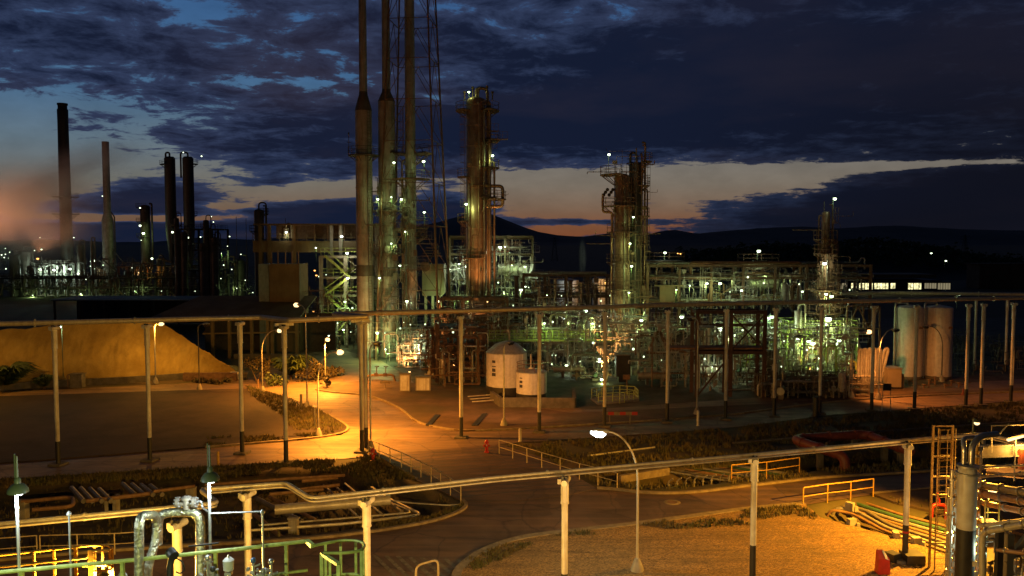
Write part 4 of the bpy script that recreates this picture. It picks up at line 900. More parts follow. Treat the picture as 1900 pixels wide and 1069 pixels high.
# thin posts and instruments
def thinpost(label, x, y, Y, tee=None):
    q = at(x,y,Y); b = at(x,1160,Y); m = MB(); m.cyl((q.x,q.y,b.z), q, .018, n=6); m.lathe([(.02,-.05),(.04,-.03),(.04,0),(.015,.03),(.001,.04)], q, 8)
    if tee: m.cyl(q, at(*tee), .014, n=6)
    tag(m.build('thin_post', M['galv']), label, 'post')
thinpost('thin grey post between the mushroom lamp and the clad pipe', 128, 952, 13.2); thinpost('thin post with a conduit running left to the lamp', 487, 949, 13.4, (388,953,13.6))
def transmitter(label, x, y, Y, mt, s=1.0, name='transmitter'):
    q = at(x,y,Y); t_ = thing(name, label, 'instrument', q)
    m = MB(); m.lathe([(.03*s,-.12*s),(.085*s,-.10*s),(.09*s,.06*s),(.05*s,.10*s),(.001,.11*s)], q, 16); m.build('body', M[mt], t_)
    m = MB(); m.cyl(q-Vector((0,0,.6)), q-Vector((0,0,.1*s)), .022, n=6); m.box(q-Vector((0,0,.16*s)), (.11*s,.11*s,.05)); m.cyl(q+Vector((0,0,.1*s)), q+Vector((0,0,.15*s)), .015, n=6); m.build('stem', M['galv'], t_)
transmitter('white canister instrument beside the clad pipe', 424, 1046, 13.2, 'white_paint', 1.0, 'actuator'); transmitter('small pale canister behind the green rail', 227, 1072, 13.0, 'white_paint', .8, 'actuator')
q = at(320,1030,13.1); t_ = thing('gauge', 'dark round gauge head with a cable loop between the clad pipes', 'instrument', q)
m = MB(); m.cyl(q+Vector((-.05,.03,.05)), q+Vector((.05,-.06,.0)), .085, n=16); m.tube([q, q+Vector((-.05,0,-.2)), q+Vector((-.06,0,-.6))], [.06,.05,.04], 8); m.build('housing', M['black_paint'], t_)
m = MB(); m.tube([q+Vector((.05,0,-.05)), q+Vector((.16,0,-.1)), q+Vector((.2,0,-.25)), q+Vector((.12,0,-.32)), q+Vector((.05,0,-.28))], .012, 5, .08); m.build('cable', M['black_paint'], t_)
for k, (x, y, mt, lb) in enumerate(((470,1040,'blue_paint','small blue capped valve at the right of the clad pipe'),(503,1042,'alu','round shiny regulator dome right of the thin post'),(385,1035,'alu','shiny filter regulator on the side of the right clad pipe'),(488,1060,'alu','brass and steel fittings at the foot of the thin post'),(395,1056,'black_paint','dark regulator under the dark rod'))):
    q = at(x,y,13.2); t_ = thing('regulator', lb, 'instrument', q); m = MB()
    m.sphere(q, .05, 12, 8); m.build('dome', M[mt], t_)
    m = MB(); m.cyl(q-Vector((0,0,.45)), q, .022, n=8); r2 = random.Random(k)
    for j in range(9):
        a = q+Vector((r2.uniform(-.13,.13), r2.uniform(-.05,.05), r2.uniform(-.4,-.06))); b = Vector((r2.uniform(-.08,.08), r2.uniform(-.06,.06), r2.uniform(-.03,.03))); m.cyl(a, a+b, r2.uniform(.012,.032), n=7)
    m.build('fitting', M['galv'], t_)
m = MB(); m.cyl(at(350,1014,12.9), at(406,1008,13.1), .014, n=6); tag(m.build('dark_rod', M['black_paint']), 'dark level rod crossing the right clad pipe', 'rod')
# yellow platform further back, strongly lit
ZY = 8.5
t_ = thing('yellow_platform', 'yellow railed platform with a ladder cage lit from below at bottom left', 'platform', g(48,1025,ZY))
def yr(name, pts, r, dz=0, bend=0): 
    m = MB(); m.tube([g(x,y,ZY)+Vector((0,0,dz)) for x, y in pts], r, 6, bend); m.build(name, M['yellow'], t_)
yr('top_rail', [(-60,1036),(48,1025),(152,1014)], .035); yr('mid_rail', [(-60,1058),(51,1047),(162,1035)], .03); 
hp = [(152,1014),(175,1012),(200,1012),(208,1015),(205,1020),(172,1023)]
for z in (0,-.5,-1.0): yr('ladder_hoop', hp, .03, z, .1)
for x, y in ((175,1012),(190,1012),(203,1013),(208,1016)):
    q = g(x,y,ZY); m = MB(); m.bar(q, q-Vector((0,0,1.5)), .05, .03); m.build('cage_strip', M['yellow'], t_)
for x, y, w in ((62,1024,.06),(140,1016,.06),(170,1019,.13),(100,1020,.05)):
    q = g(x,y,ZY); m = MB(); m.bar(q, q-Vector((0,0,1.3)), w); m.build('post', M['yellow'], t_)
a, b = g(-60,1058,ZY), g(200,1035,ZY); m = MB(); m.prism([q.to_2d() for q in (a, b, b-Vector((0,2.6,0)), a-Vector((0,2.6,0)))], ZY-1.3, ZY-1.2); m.build('deck', M['yellow'], t_)
q = g(-10,1040,ZY-.3); m = MB(); m.ibeam((q.x,q.y,0),(q.x,q.y,ZY-1.3),.25,.25); q = g(170,1025,ZY); m.ibeam((q.x,q.y,0),(q.x,q.y,ZY-1.3),.25,.25); m.build('column', M['yellow'], t_)
q = at(192,1072,19.4); flood('assumed strong amber lamp just under the yellow platform rail', q, 11000, (1,.58,.10), 'bulb_amber', pole=1.2, r=.12)  # this lamp and the next four are assumed, added unseen to light the foreground
q = at(120,1150,24.0); q.z = 4.2; flood('assumed amber lamp low behind the yellow platform', q, 3800, (1,.50,.06), 'bulb_amber', pole=4, r=.14)
q = Vector((-1.0,24.0,5.2)); flood('assumed amber lamp under the foreground platform, out of view', q, 3000, (1,.56,.16), 'bulb_amber', 165, (-8,42,1), pole=7, r=.14)
q = Vector((-4.5,6.0,11.5)); flood('assumed greenish lamp behind the foreground railing, out of view', q, 1500, (.92,1,.42), 'bulb_white', pole=3, r=.1)
q = Vector((7.0,24.0,5.2)); flood('assumed amber lamp at the foot of the viewing platform, out of view', q, 3000, (1,.52,.13), 'bulb_amber', 165, (5,46,0), pole=7, r=.12)
railing('kerb_railing', 'pale railing beside the road below the near pipe, left piece', [g(-60,1043), g(33,1036), g(69,1033)], M['rail_white'], sp=2.0)
railing('kerb_railing', 'pale railing beside the road below the near pipe, right piece', [g(75,1033), g(144,1031), g(213,1029), g(254,1026)], M['rail_white'], sp=3.4)
p = g(772,1110); m = MB(); m.tube([p, p+Vector((0,0,1.5)), p+Vector((.95,.6,1.55)), p+Vector((.95,.6,0))], .05, 8, .3); tag(m.build('hoop_barrier', M['rail_white']), 'pale pipe hoop at the bottom edge beside the worn road paint', 'barrier')
# ------------------------------------------------------------------ process plant: generators
def V3(x, y, z): return Vector((x, y, z))
def platform(par, c, z, r0, r1, a0, a1, mt='rust_steel', rail=None, h=1.1):
    m = MB(); n = max(5, int((a1-a0)/R(14))); m.lathe([(r0,z),(r1,z),(r1,z+.14),(r0,z+.14),(r0,z)], c, n, a0, a1)
    d = m.build('platform', M[mt], par); ORG[d.name] = ORG[par.name]
    m = MB(); P = [V3(c[0]+r1*math.cos(a0+(a1-a0)*i/n), c[1]+r1*math.sin(a0+(a1-a0)*i/n), c[2]+z+.1) for i in range(n+1)]
    full = abs(a1-a0-2*pi) < .01
    if not full: P = [V3(c[0]+r0*1.05*math.cos(a0), c[1]+r0*1.05*math.sin(a0), c[2]+z+.1)]+P+[V3(c[0]+r0*1.05*math.cos(a1), c[1]+r0*1.05*math.sin(a1), c[2]+z+.1)]
    for zz in (.55, h): m.tube([p+V3(0,0,zz) for p in P], .035, 4)
    for p in P[::2]: m.bar(p, p+V3(0,0,h), .05)
    m.build('handrail', M[rail or mt], d)
    m = MB()
    for i in range(0, n+1, 2):
        a = a0+(a1-a0)*i/n; m.bar((c[0]+r1*.95*math.cos(a), c[1]+r1*.95*math.sin(a), c[2]+z), (c[0]+r0*math.cos(a), c[1]+r0*math.sin(a), c[2]+z-.7*(r1-r0)), .07)
    m.build('bracket', M[mt], d)
    return d
def ladder(par, p, z0, z1, rz=0.0, mt='rust_steel', cage=True, w=.45):
    m = MB(); ca, sa = math.cos(rz), math.sin(rz); T = lambda x, y, z: V3(p[0]+x*ca-y*sa, p[1]+x*sa+y*ca, z)
    for s in (-1,1): m.bar(T(s*w/2,0,z0), T(s*w/2,0,z1), .06)
    z = z0
    while z < z1: m.bar(T(-w/2,0,z), T(w/2,0,z), .03); z += .4
    if cage:
        z = z0+2.2
        while z < z1: m.tube([T(-math.cos(k/6*pi)*.38, -math.sin(k/6*pi)*.7, z) for k in range(7)], .025, 4); z += 1.1
        for k in (1,3,5): m.bar(T(-math.cos(k/6*pi)*.38, -math.sin(k/6*pi)*.7, min(z0+2.2,z1)), T(-math.cos(k/6*pi)*.38, -math.sin(k/6*pi)*.7, z1), .04, .02)
    return m.build('ladder', M[mt], par)
def tower(name, label, c, r, h, mt='copper_clad', plats=(), risers=(), goose=None, skirt=2.5, rings=3.2, lad=None, prof=None, cat='column', pmt='rust_steel', grp=None):
    t_ = thing(name, label, cat, c, grp); c = Vector(c); m = MB()
    m.lathe(prof or [(r*1.08,0),(r*1.08,skirt),(r,skirt+.05),(r,h-r*.5),(r*.86,h-r*.22),(r*.5,h-.05*r),(.001,h)], c, 22)
    z = skirt
    while z < h-1.2:
        if rings: m.lathe([(r,z),(r*1.035,z+.02),(r*1.035,z+.12),(r,z+.14)], c, 22)
        z += rings or h
    m.build('shell', M[mt], t_)
    for (z, a0, a1, ext) in plats: platform(t_, c, z, r*1.02, r+ext, R(a0), R(a1), pmt)
    for (ang, off, rp, z0, z1, m2) in risers:
        x, y = c.x+(r+off)*math.cos(R(ang)), c.y+(r+off)*math.sin(R(ang)); m = MB()
        ix, iy = c.x+r*.9*math.cos(R(ang)), c.y+r*.9*math.sin(R(ang))
        m.tube([V3(x,y,z0), V3(x,y,z1), V3(ix,iy,z1)], rp, 10, .5)
        z = z0+1.5
        while z < z1-.6: m.cyl(V3(x,y,z), V3(x,y,z+.12), rp*1.25, n=10); z += 2.3
        m.build('riser_pipe', M[m2], t_)
    if goose:
        ang, d, zb, rp = goose; x, y = c.x+d*math.cos(R(ang)), c.y+d*math.sin(R(ang)); m = MB()
        m.tube([c+V3(0,0,h-.2), c+V3(0,0,h+1.3), V3(x,y,c.z+h+1.3), V3(x,y,zb)], rp, 10, .7); m.build('overhead_line', M[mt], t_)
    if lad:
        for (ang, z0, z1) in lad:
            ladder(t_, (c.x+(r+.25)*math.cos(R(ang)), c.y+(r+.25)*math.sin(R(ang))), z0, z1, R(ang+90), pmt)
    return t_
def frame(name, label, p, w, d, zs, nx=2, ny=1, mt='rust_steel', cw=.3, rails=True, brace=True, stair=False, dmt=None, rz=0.0, cat='steel structure', rmt=None, decks=True, ztop=None):
    t_ = thing(name, label, cat, p); p = Vector(p); ca, sa = math.cos(rz), math.sin(rz)
    T = lambda x, y, z: V3(p.x+x*ca-y*sa, p.y+x*sa+y*ca, p.z+z)
    X = [-w/2+w*i/nx for i in range(nx+1)]; Y = [-d/2+d*j/ny for j in range(ny+1)]; ht = ztop or zs[-1]
    for x in X:
        for y in Y:
            m = MB(); m.ibeam(T(x,y,0), T(x,y,ht), cw, cw); m.build('upright', M[mt], t_)
    for z in zs:
        m = MB()
        for y in Y: m.ibeam(T(-w/2,y,z-.2), T(w/2,y,z-.2), cw*.6, .34)
        for x in X: m.ibeam(T(x,-d/2,z-.2), T(x,d/2,z-.2), cw*.6, .32)
        m.build('floor_beam', M[mt], t_)
        if decks:
            m = MB(); m.prism([T(x,y,0).to_2d() for x, y in ((-w/2,-d/2),(w/2,-d/2),(w/2,d/2),(-w/2,d/2))], p.z+z, p.z+z+.07); dk = m.build('deck', M[dmt or 'steel'], t_)
        if rails:
            m = MB(); P = [T(x,y,z+.07) for x, y in ((-w/2,-d/2),(w/2,-d/2),(w/2,d/2),(-w/2,d/2),(-w/2,-d/2))]
            for zz in (.55,1.1): m.tube([q+V3(0,0,zz) for q in P], .04, 4)
            for a, b in zip(P, P[1:]):
                n = max(1, int((b-a).length/1.8))
                for i in range(n): q = a.lerp(b, i/n); m.bar(q, q+V3(0,0,1.1), .06)
            m.build('handrail', M[rmt or mt], t_)
    z0 = 0
    if brace:
        for k, z in enumerate(zs):
            m = MB(); x = X[k % nx]; x2 = X[k % nx+1]; m.bar(T(x,-d/2,z0), T(x2,-d/2,z-.4), .14, .14)
            if k % 2: m.bar(T(x2,-d/2,z0), T(x,-d/2,z-.4), .14, .14)
            m.build('brace', M[mt], t_); z0 = z
    if stair:
        z0 = 0
        for k, z in enumerate(zs):
            m = MB(); a, b = (-w*.4, w*.1) if k % 2 == 0 else (w*.1, -w*.4)
            for yy in (-d/2-.15, -d/2-.95):
                m.bar(T(a,yy,z0), T(b,yy,z), .05, .25); m.tube([T(a,yy,z0+1), T(b,yy,z+1)], .03, 4)
            n = max(3, int((z-z0)/.25))
            for i in range(n): u = (i+.5)/n; q = T(a+(b-a)*u, -d/2-.55, z0+(z-z0)*u); m.box(q, (.26,.8,.04), rz)
            m.build('stair', M[rmt or mt], t_); z0 = z
    return t_
def exchanger(label, p, L_, r, mt='old_alu', rz=0.0, grp=None, name='heat_exchanger', h=1.0, base=True):
    t_ = thing(name, label, 'heat exchanger' if name == 'heat_exchanger' else 'drum', p, grp); p = Vector(p); ca, sa = math.cos(rz), math.sin(rz); T = lambda x, y, z: V3(p.x+x*ca-y*sa, p.y+x*sa+y*ca, p.z+z)
    zc = h+r; m = MB(); m.cyl(T(-L_/2,0,zc), T(L_/2,0,zc), r, n=18)
    pts = []; m.tube([T(L_/2,0,zc), T(L_/2+r*.25,0,zc), T(L_/2+r*.45,0,zc)], [r,r*.8,.05], 18); m.build('shell', M[mt], t_)
    m = MB(); m.cyl(T(-L_/2-.12,0,zc), T(-L_/2+.02,0,zc), r*1.2, n=18); m.cyl(T(-L_/2-r*1.2,0,zc), T(-L_/2-.12,0,zc), r*1.0, n=18); m.cyl(T(-L_/2-r*1.3,0,zc), T(-L_/2-r*1.2,0,zc), r*1.2, n=18); m.build('channel_head', M[mt], t_)
    for s in (-.3,.3):
        m = MB(); m.box(T(s*L_,0,h/2+r*.2), (.3, r*1.5, h+r*.4), rz); m.build('saddle', M['dark_conc' if base else 'steel'], t_)
    for s in (-.38,.35):
        m = MB(); m.cyl(T(s*L_,0,zc), T(s*L_,0,zc+r+.45), r*.28, n=10); m.cyl(T(s*L_,0,zc+r+.38), T(s*L_,0,zc+r+.48), r*.42, n=10); m.build('nozzle', M[mt], t_)
    return t_
def vdrum(label, p, r, h, mt='old_alu', legs=1.0, grp=None, name='vertical_drum', cat='drum', plat=False):
    t_ = thing(name, label, cat, p, grp); p = Vector(p); m = MB(); m.lathe([(.05,legs-r*.45),(r*.6,legs-r*.35),(r*.92,legs-r*.15),(r,legs+.05),(r,legs+h),(r*.92,legs+h+r*.2),(r*.6,legs+h+r*.38),(.05,legs+h+r*.46)], p, 18); m.build('shell', M[mt], t_)
    for k in range(4):
        a = k*pi/2+.4; m = MB(); m.bar(p+V3(r*.9*math.cos(a), r*.9*math.sin(a), 0), p+V3(r*.9*math.cos(a), r*.9*math.sin(a), legs+.3), .14); m.build('leg', M['steel'], t_)
    m = MB(); m.tube([p+V3(0,0,legs+h+r*.4), p+V3(0,0,legs+h+r*.4+.7), p+V3(r+.4,0,legs+h+r*.4+.7), p+V3(r+.4,0,.3)], r*.16+.03, 8, .3); m.build('overhead_line', M[mt], t_)
    if plat: platform(t_, p, legs+h*.75, r*1.02, r+.8, R(150), R(390), 'steel')
    return t_

# ------------------------------------------------------------------ stacks and big columns
YS = 112.0
def stackprof(px_low, py_list, Y): pass
def gp2(px, Y): return V3(xat(px, Y, 0), Y, 0)
c = gp2(679, YS); zc1, zc0 = zat(176, YS), zat(205, YS)
t_ = thing('flue_stack', 'left of the three tall stacks, thick below and thin above a dark cone', 'chimney', c)
def banded(name, r0, z0, r1, z1, par, mt, step=6.0, c=None):
    m = MB(); m.lathe([(r0,z0),(r1,z1)], c, 26); z = z0+step*.6
    while z < z1-.3: rr = r0+(r1-r0)*(z-z0)/(z1-z0); m.lathe([(rr,z),(rr*1.04,z+.02),(rr*1.04,z+.2),(rr,z+.22)], c, 26); z += step
    m.lathe([(r1,z1),(r1*.8,z1),(r1*.8,z1-.5)], c, 26)
    return m.build(name, M[mt], par)
banded('lower_shell', 1.16, 0, 1.13, zc0, t_, 'stack', 6.5, c); banded('upper_shell', .56, zc1, .46, 62, t_, 'stack', 6.3, c)
m = MB(); m.lathe([(1.15,zc0-.1),(1.17,zc0),(.60,zc1),(.56,zc1+.4)], c, 26); m.build('cone', M['stack_dark'], t_)
m = MB(); m.lathe([(1.17,zat(512,YS)),(1.2,zat(512,YS)),(1.2,zat(492,YS)),(1.17,zat(492,YS))], c, 26); m.build('dark_band', M['stack_dark'], t_)
platform(t_, c, zat(290,YS), 1.16, 2.15, 0, 2*pi, 'stack_dark'); ladder(t_, (c.x+.9,c.y-1.0), 2, zc0, R(20), 'stack_dark', False)
m = MB(); q = c+V3(-2.0,-.3,zat(288,YS)); m.cyl(q, q+V3(0,0,2.9), .04, n=5); m.bar(q+V3(-.25,0,1.7), q+V3(.3,0,1.7), .06); m.box(q+V3(0,0,2.9), (.16,.16,.3)); m.build('marker_light', M['stack_dark'], t_)
c2 = gp2(721, YS+1); zc1, zc0 = zat(169, YS), zat(186, YS)
t_ = thing('flue_stack', 'middle of the three tall stacks, pale with lamps on a platform', 'chimney', c2)
banded('lower_shell', 1.28, 0, 1.16, zc0, t_, 'stack', 5.9, c2); banded('upper_shell', .58, zc1, .50, 62, t_, 'stack', 4.9, c2)
m = MB(); m.lathe([(1.17,zc0-.1),(1.18,zc0),(.62,zc1),(.58,zc1+.4)], c2, 26); m.build('cone', M['stack_dark'], t_)
m = MB(); m.lathe([(1.25,zat(513,YS)),(1.29,zat(513,YS)),(1.29,zat(496,YS)),(1.25,zat(496,YS))], c2, 26); m.build('dark_band', M['stack_dark'], t_)
for y in (392, 470): platform(t_, c2, zat(y,YS), 1.22, 2.2, R(150), R(390), 'steel')
ladder(t_, (c2.x+1.35,c2.y-.5), 2, zc0, R(60), 'steel', False)
Yd = 113.5; c3 = gp2(764, Yd)
t_ = thing('flare_stack', 'right of the three tall stacks, slim and straight inside a lattice mast', 'chimney', c3)
banded('shell', .82, 0, .62, 66, t_, 'stack', 5.0, c3)
for y, a0, a1, e in ((286,-40,220,2.2),(334,150,400,1.9),(425,170,420,1.6),(440,-30,200,1.5)): platform(t_, c3, zat(y,Yd), .8, .8+e, R(a0), R(a1), 'rust_steel')
for y0, y1, a in ((286,200,200),(425,334,215),(334,290,-50)): ladder(t_, (c3.x+1.0*math.cos(R(a)), c3.y+1.0*math.sin(R(a))), zat(y0,Yd), zat(y1,Yd), R(a+90), 'rust_steel')
for k in range(3):
    m = MB(); a = R(200+k*28); m.tube([c3+V3(1.2*math.cos(a),1.2*math.sin(a),.2), c3+V3(1.2*math.cos(a),1.2*math.sin(a),zat(300+k*50,Yd)), c3+V3(.6*math.cos(a),.6*math.sin(a),zat(296+k*50,Yd))], .12, 8, .4); m.build('riser_pipe', M['rust_steel'], t_)
# lattice mast round the slim stack
t_ = thing('lattice_mast', 'tall tapering lattice mast standing round the slim stack', 'mast', c3)
def leg(k, z): 
    hw = 5.0+(2.3-5.0)*z/66; a = R(38)+k*pi/2; return c3+V3(hw*1.25*math.cos(a)+.5, hw*1.25*math.sin(a), z)
for k in range(4):
    m = MB(); m.cyl(leg(k,0), leg(k,66), .16, .10, n=8); m.build('leg', M['rust_steel'], t_)
z = 0; lv = 0
while z < 64:
    zn = z+6.2-lv*.12; m = MB()
    for k in range(4):
        a, b = leg(k,z), leg((k+1) % 4,z); an, bn = leg(k,zn), leg((k+1) % 4,zn); mid = an.lerp(bn,.5)
        m.bar(an, bn, .08); m.bar(a, mid, .07); m.bar(b, mid, .07)
    m.build('lattice_panel', M['rust_steel'], t_); z = zn; lv += 1
# distillation column
Yt = 120.0; ct = V3(xat(884,Yt,20), Yt, 0); ht = zat(180,Yt)
zz = lambda y: zat(y, Yt)
tw = tower('distillation_column', 'tall copper coloured column with many platforms right of the three stacks', ct, 1.52, ht, 'copper_clad',
    [(zz(207),-60,60,1.9),(zz(207),130,235,1.5),(zz(262),-50,40,2.0),(zz(313),-60,50,1.9),(zz(330),150,235,1.3),(zz(371),-60,60,2.9),(zz(412),150,240,1.3),(zz(480),140,300,1.3)],
    [(-12,.55,.20,1,zz(190),'copper_clad'),(-30,.75,.17,1,zz(205),'copper_clad'),(-50,.35,.15,1,zz(200),'old_alu'),(-75,.25,.12,1,zz(195),'copper_clad'),(-5,1.15,.16,1,zz(300),'copper_clad'),(-125,.25,.14,1,zz(345),'old_alu')],
    (20,1.75,2,.24), 3, 3.0, [(200,zz(412),zz(330)),(200,zz(330),zz(207)),(-20,zz(313),zz(262)),(205,3,zz(412))])
m = MB(); q = ct+V3(1.25,-.6,0); m.tube([q+V3(-.4,0,zz(346)), V3(ct.x+3.9,ct.y-.6,zz(346)), V3(ct.x+3.9,ct.y-.6,zz(384)), V3(ct.x+1.5,ct.y-.6,zz(384))], .26, 10, .6); m.build('side_loop', M['copper_clad'], tw)
for dx, h_ in ((-.5,1.9),(.35,1.5),(1.6,2.0),(2.4,1.2),(-1.7,1.2)):
    m = MB(); q = ct+V3(dx,0,ht-.4); m.cyl(q, q+V3(0,0,h_), .10, n=6); m.cyl(q+V3(0,0,h_*.8), q+V3(0,0,h_), .2, n=8); m.build('vent', M['rust_steel'], tw)
# twin column
Yw = 110.0; zw = lambda y: zat(y, Yw); ca_ = V3(xat(1153,Yw,15), Yw, 0); cb_ = V3(xat(1182,Yw,15), Yw+1.2, 0)
tw = tower('twin_column', 'left copper coloured shell of the twin column, shorter with side pipes', ca_, 1.05, zw(322), 'copper_clad',
    [(zw(326),120,260,1.9),(zw(384),140,270,1.7),(zw(384),270,400,1.0),(zw(432),180,380,1.0),(zw(488),180,380,1.0),(zw(538),180,380,1.1),(zw(600),180,380,1.2)],
    [(200,.45,.13,1,zw(440),'copper_clad'),(-80,.22,.10,1,zw(350),'old_alu'),(-50,.3,.13,1,zw(370),'copper_clad')], None, 3, 2.6, [(-60,zw(432),zw(330)),(-110,zw(538),zw(432)),(-60,3,zw(538))])
m = MB(); x0 = ca_.x; m.tube([V3(x0-2.6,Yw-.4,zw(360)), V3(x0-2.6,Yw-.4,zw(394)), V3(x0-1.35,Yw-.4,zw(394)), V3(x0-1.35,Yw-.4,.3)], .17, 10, .4); m.build('side_pipe', M['copper_clad'], tw)
m = MB(); q = V3(x0-2.2,Yw-.4,zw(362)); 
for k in range(6): m.sphere(q+V3(.25*k-.3, .1*(k % 2), .35*(k % 3)), .24, 8, 5)
m.build('valve_cluster', M['stack_dark'], tw)
tower('twin_column', 'right taller shell of the twin column wrapped in ladders and pipes', cb_, .92, zw(300), 'stack_dark',
    [(zw(300),-60,120,1.2),(zw(345),-90,60,.9),(zw(402),-90,60,.9),(zw(455),-90,60,.9),(zw(520),-90,60,.9)],
    [(-20,.3,.12,1,zw(268),'copper_clad'),(15,.35,.14,1,zw(262),'rust_steel'),(-60,.25,.10,1,zw(285),'rust_steel'),(-100,.2,.10,1,zw(275),'old_alu'),(5,.65,.11,zw(470),zw(350),'rust_steel')], (200,.95,zw(360),.16), 3, 2.8, [(-10,zw(400),zw(300)),(-10,3,zw(400))])
# thin lattice column on the right
Yl = 100.0; zl = lambda y: zat(y, Yl); cl = V3(xat(1529,Yl,8), Yl, 0)
tw = tower('slim_column', 'slim column with ladders standing alone at the right of the plant', cl, .50, zl(392), 'copper_clad', [(zl(446),0,360,.9),(zl(472),180,400,1.0),(zl(540),180,400,1.3),(zl(582),150,400,1.6)], [(0,.3,.1,1,zl(380),'rust_steel'),(180,.35,.09,1,zl(400),'rust_steel'),(-90,.2,.08,zl(600),zl(470),'alu')], None, 2, 2.4, [(-30,zl(446),zl(385)),(-40,3,zl(446))], pmt='rust_steel')
m = MB(); m.cyl(cl+V3(-.25,0,zl(395)), cl+V3(-.25,0,zl(374)), .05, n=5); m.tube([cl+V3(.75,0,zl(446)), cl+V3(.75,0,zl(371)), cl+V3(1.1,0,zl(368))], .04, 5); m.build('mast', M['steel'], tw)

# ------------------------------------------------------------------ buildings left of the stacks
Yg = 132.0; zg = lambda y: zat(y, Yg)
x0, x1 = xat(478,Yg,14), xat(706,Yg,14)
t_ = thing('conveyor_gallery', 'long roofed gallery on legs left of the tall stacks', 'gallery', V3(x0,Yg,0))
m = MB(); m.box(V3((x0+x1)/2+.4,Yg,zg(417)), (x1-x0+.4,5.4,.22)); m.build('roof', M['brown_wall'], t_)
m = MB(); m.box(V3((x0+x1)/2+1.2,Yg+1.5,zg(431)), (x1-x0-3,.2,zg(419)-zg(445))); m.build('wall', M['rust_steel'], t_)
m = MB(); m.box(V3((x0+x1)/2,Yg,(zg(447)+zg(468))/2), (x1-x0,4.6,zg(447)-zg(468))); m.build('floor_girder', M['roof_sheet'], t_)
m = MB()
for z in (.55,1.1): m.bar(V3(x0,Yg-2.3,zg(447)+z), V3(x1,Yg-2.3,zg(447)+z), .06)
n = 14
for i in range(n+1): q = V3(x0+(x1-x0)*i/n,Yg-2.3,zg(447)); m.bar(q, q+V3(0,0,1.1), .07)
m.build('handrail', M['roof_sheet'], t_)
for x in (486,502,548,617,634,700):
    m = MB(); q = V3(xat(x,Yg-2,8),Yg-2.2,0); m.ibeam(q, q+V3(0,0,zg(419)), .5, .5); m.build('leg', M['roof_sheet' if x < 600 else 'concrete'], t_)
for x in (500,549,585,610,640):
    m = MB(); q = V3(xat(x,Yg-2,14),Yg-2.4,0); m.bar(q+V3(0,0,zg(446)), q+V3(0,0,zg(418)), .14); m.build('roof_post', M['rust_steel'], t_)
q = V3(xat(530,Yg-1,14),Yg-.4,zg(446)); t2 = vdrum('small lit vertical drum on the gallery near its left end', q, .42, 1.5, 'pipe_pale', .35)
Yb = 118.0; zb_ = lambda y: zat(y, Yb)
xa, xb, xc = xat(480,Yb,8), xat(500,Yb,8), xat(556,Yb,8)
t_ = thing('transfer_house', 'plain brown walled tower building below the gallery with a bluish sheet bay', 'building', V3((xa+xc)/2,Yb,0))
m = MB(); m.box(V3((xb+xc)/2,Yb+2.5,zb_(490)/2), (xc-xb,5,zb_(490))); m.build('wall', M['brown_wall'], t_)
m = MB()
for i in range(9): m.box(V3(xa+(xb-xa-.1)*(i+.5)/9,Yb+2.4,zb_(490)/2), ((xb-xa-.1)/9*.62,4.6,zb_(490)))
m.box(V3((xa+xb)/2-.05,Yb+2.6,zb_(490)/2), (xb-xa-.1,4.4,zb_(490)-.02)); m.build('sheet_bay', M['blue_sheet'], t_)
for x in (503,515,529,541,553): m = MB(); q = V3(xat(x,Yb,13),Yb+.3,zb_(490)-.05); m.bar(q, q+V3(0,0,1.9), .14); m.build('top_post', M['rust_steel'], t_)
# open sulphur shed
Yh = 112.0; zh = lambda y: zat(y, Yh); xL, xR = xat(380,Yh,4), xat(560,Yh,4)
t_ = thing('open_shed', 'open sided shed with a sloping yellowish roof behind the mound', 'shed', V3((xL+xR)/2,Yh,0))
m = MB(); ze = zh(590); m.add([(xL-7,Yh-1,ze),(xR,Yh-1,ze),(xR,Yh+9,ze+2.3),(xL-4,Yh+9,ze+2.3),(xL-7,Yh-1,ze+.2),(xR,Yh-1,ze+.2),(xR,Yh+9,ze+2.5),(xL-4,Yh+9,ze+2.5)], [(3,2,1,0),(4,5,6,7),(0,1,5,4),(1,2,6,5),(2,3,7,6),(3,0,4,7)]); m.build('roof', M['brown_roof'], t_)
for x in (398,429,470,500,508,553):
    m = MB(); q = V3(xat(x,Yh,3),Yh-.6,0); m.ibeam(q, q+V3(0,0,ze), .42, .42); m.build('column', M['roof_sheet'], t_)
m = MB(); m.bar(V3(xL,Yh-.8,zh(618)), V3(xR,Yh-.8,zh(615)), .18, .22); m.build('tie_beam', M['roof_sheet'], t_)
m = MB(); m.box(V3((xL+xR)/2,Yh+8,ze/2), (xR-xL+6,.3,ze)); m.build('back_wall', M['dark_clad'], t_)
m = MB(); m.box(V3((xL+xR)/2+2,Yh-1.4,.35), (xR-xL-5,.3,.7)); m.build('kerb_wall', M['dark_conc'], t_)
Yq = 150.0; m = MB(); zq = zat(557,Yq); m.box(V3(xat(262,Yq,5),Yq+5,zq), (xat(430,Yq,5)-xat(95,Yq,5),10,.3)); t_ = thing('long_shed', 'long low dark shed with a thin pale roof edge behind the mound', 'shed', V3(xat(262,Yq,5),Yq,0)); m.build('roof', M['dark_clad'], t_)
m = MB(); m.box(V3(xat(262,Yq,5),Yq-.1,zq+.06), (xat(430,Yq,5)-xat(95,Yq,5)+.2,.25,.22)); m.build('roof_edge', M['galv'], t_)
m = MB(); m.box(V3(xat(262,Yq,5),Yq+9,zq/2), (xat(430,Yq,5)-xat(95,Yq,5),.4,zq-.3)); m.build('wall', M['dark_clad'], t_)
for i in range(8):
    x = 100+i*46; m = MB(); q = V3(xat(x,Yq,3),Yq+.3,0); m.bar(q, q+V3(0,0,zq-.15), .3); m.build('post', M['dark_clad'], t_)
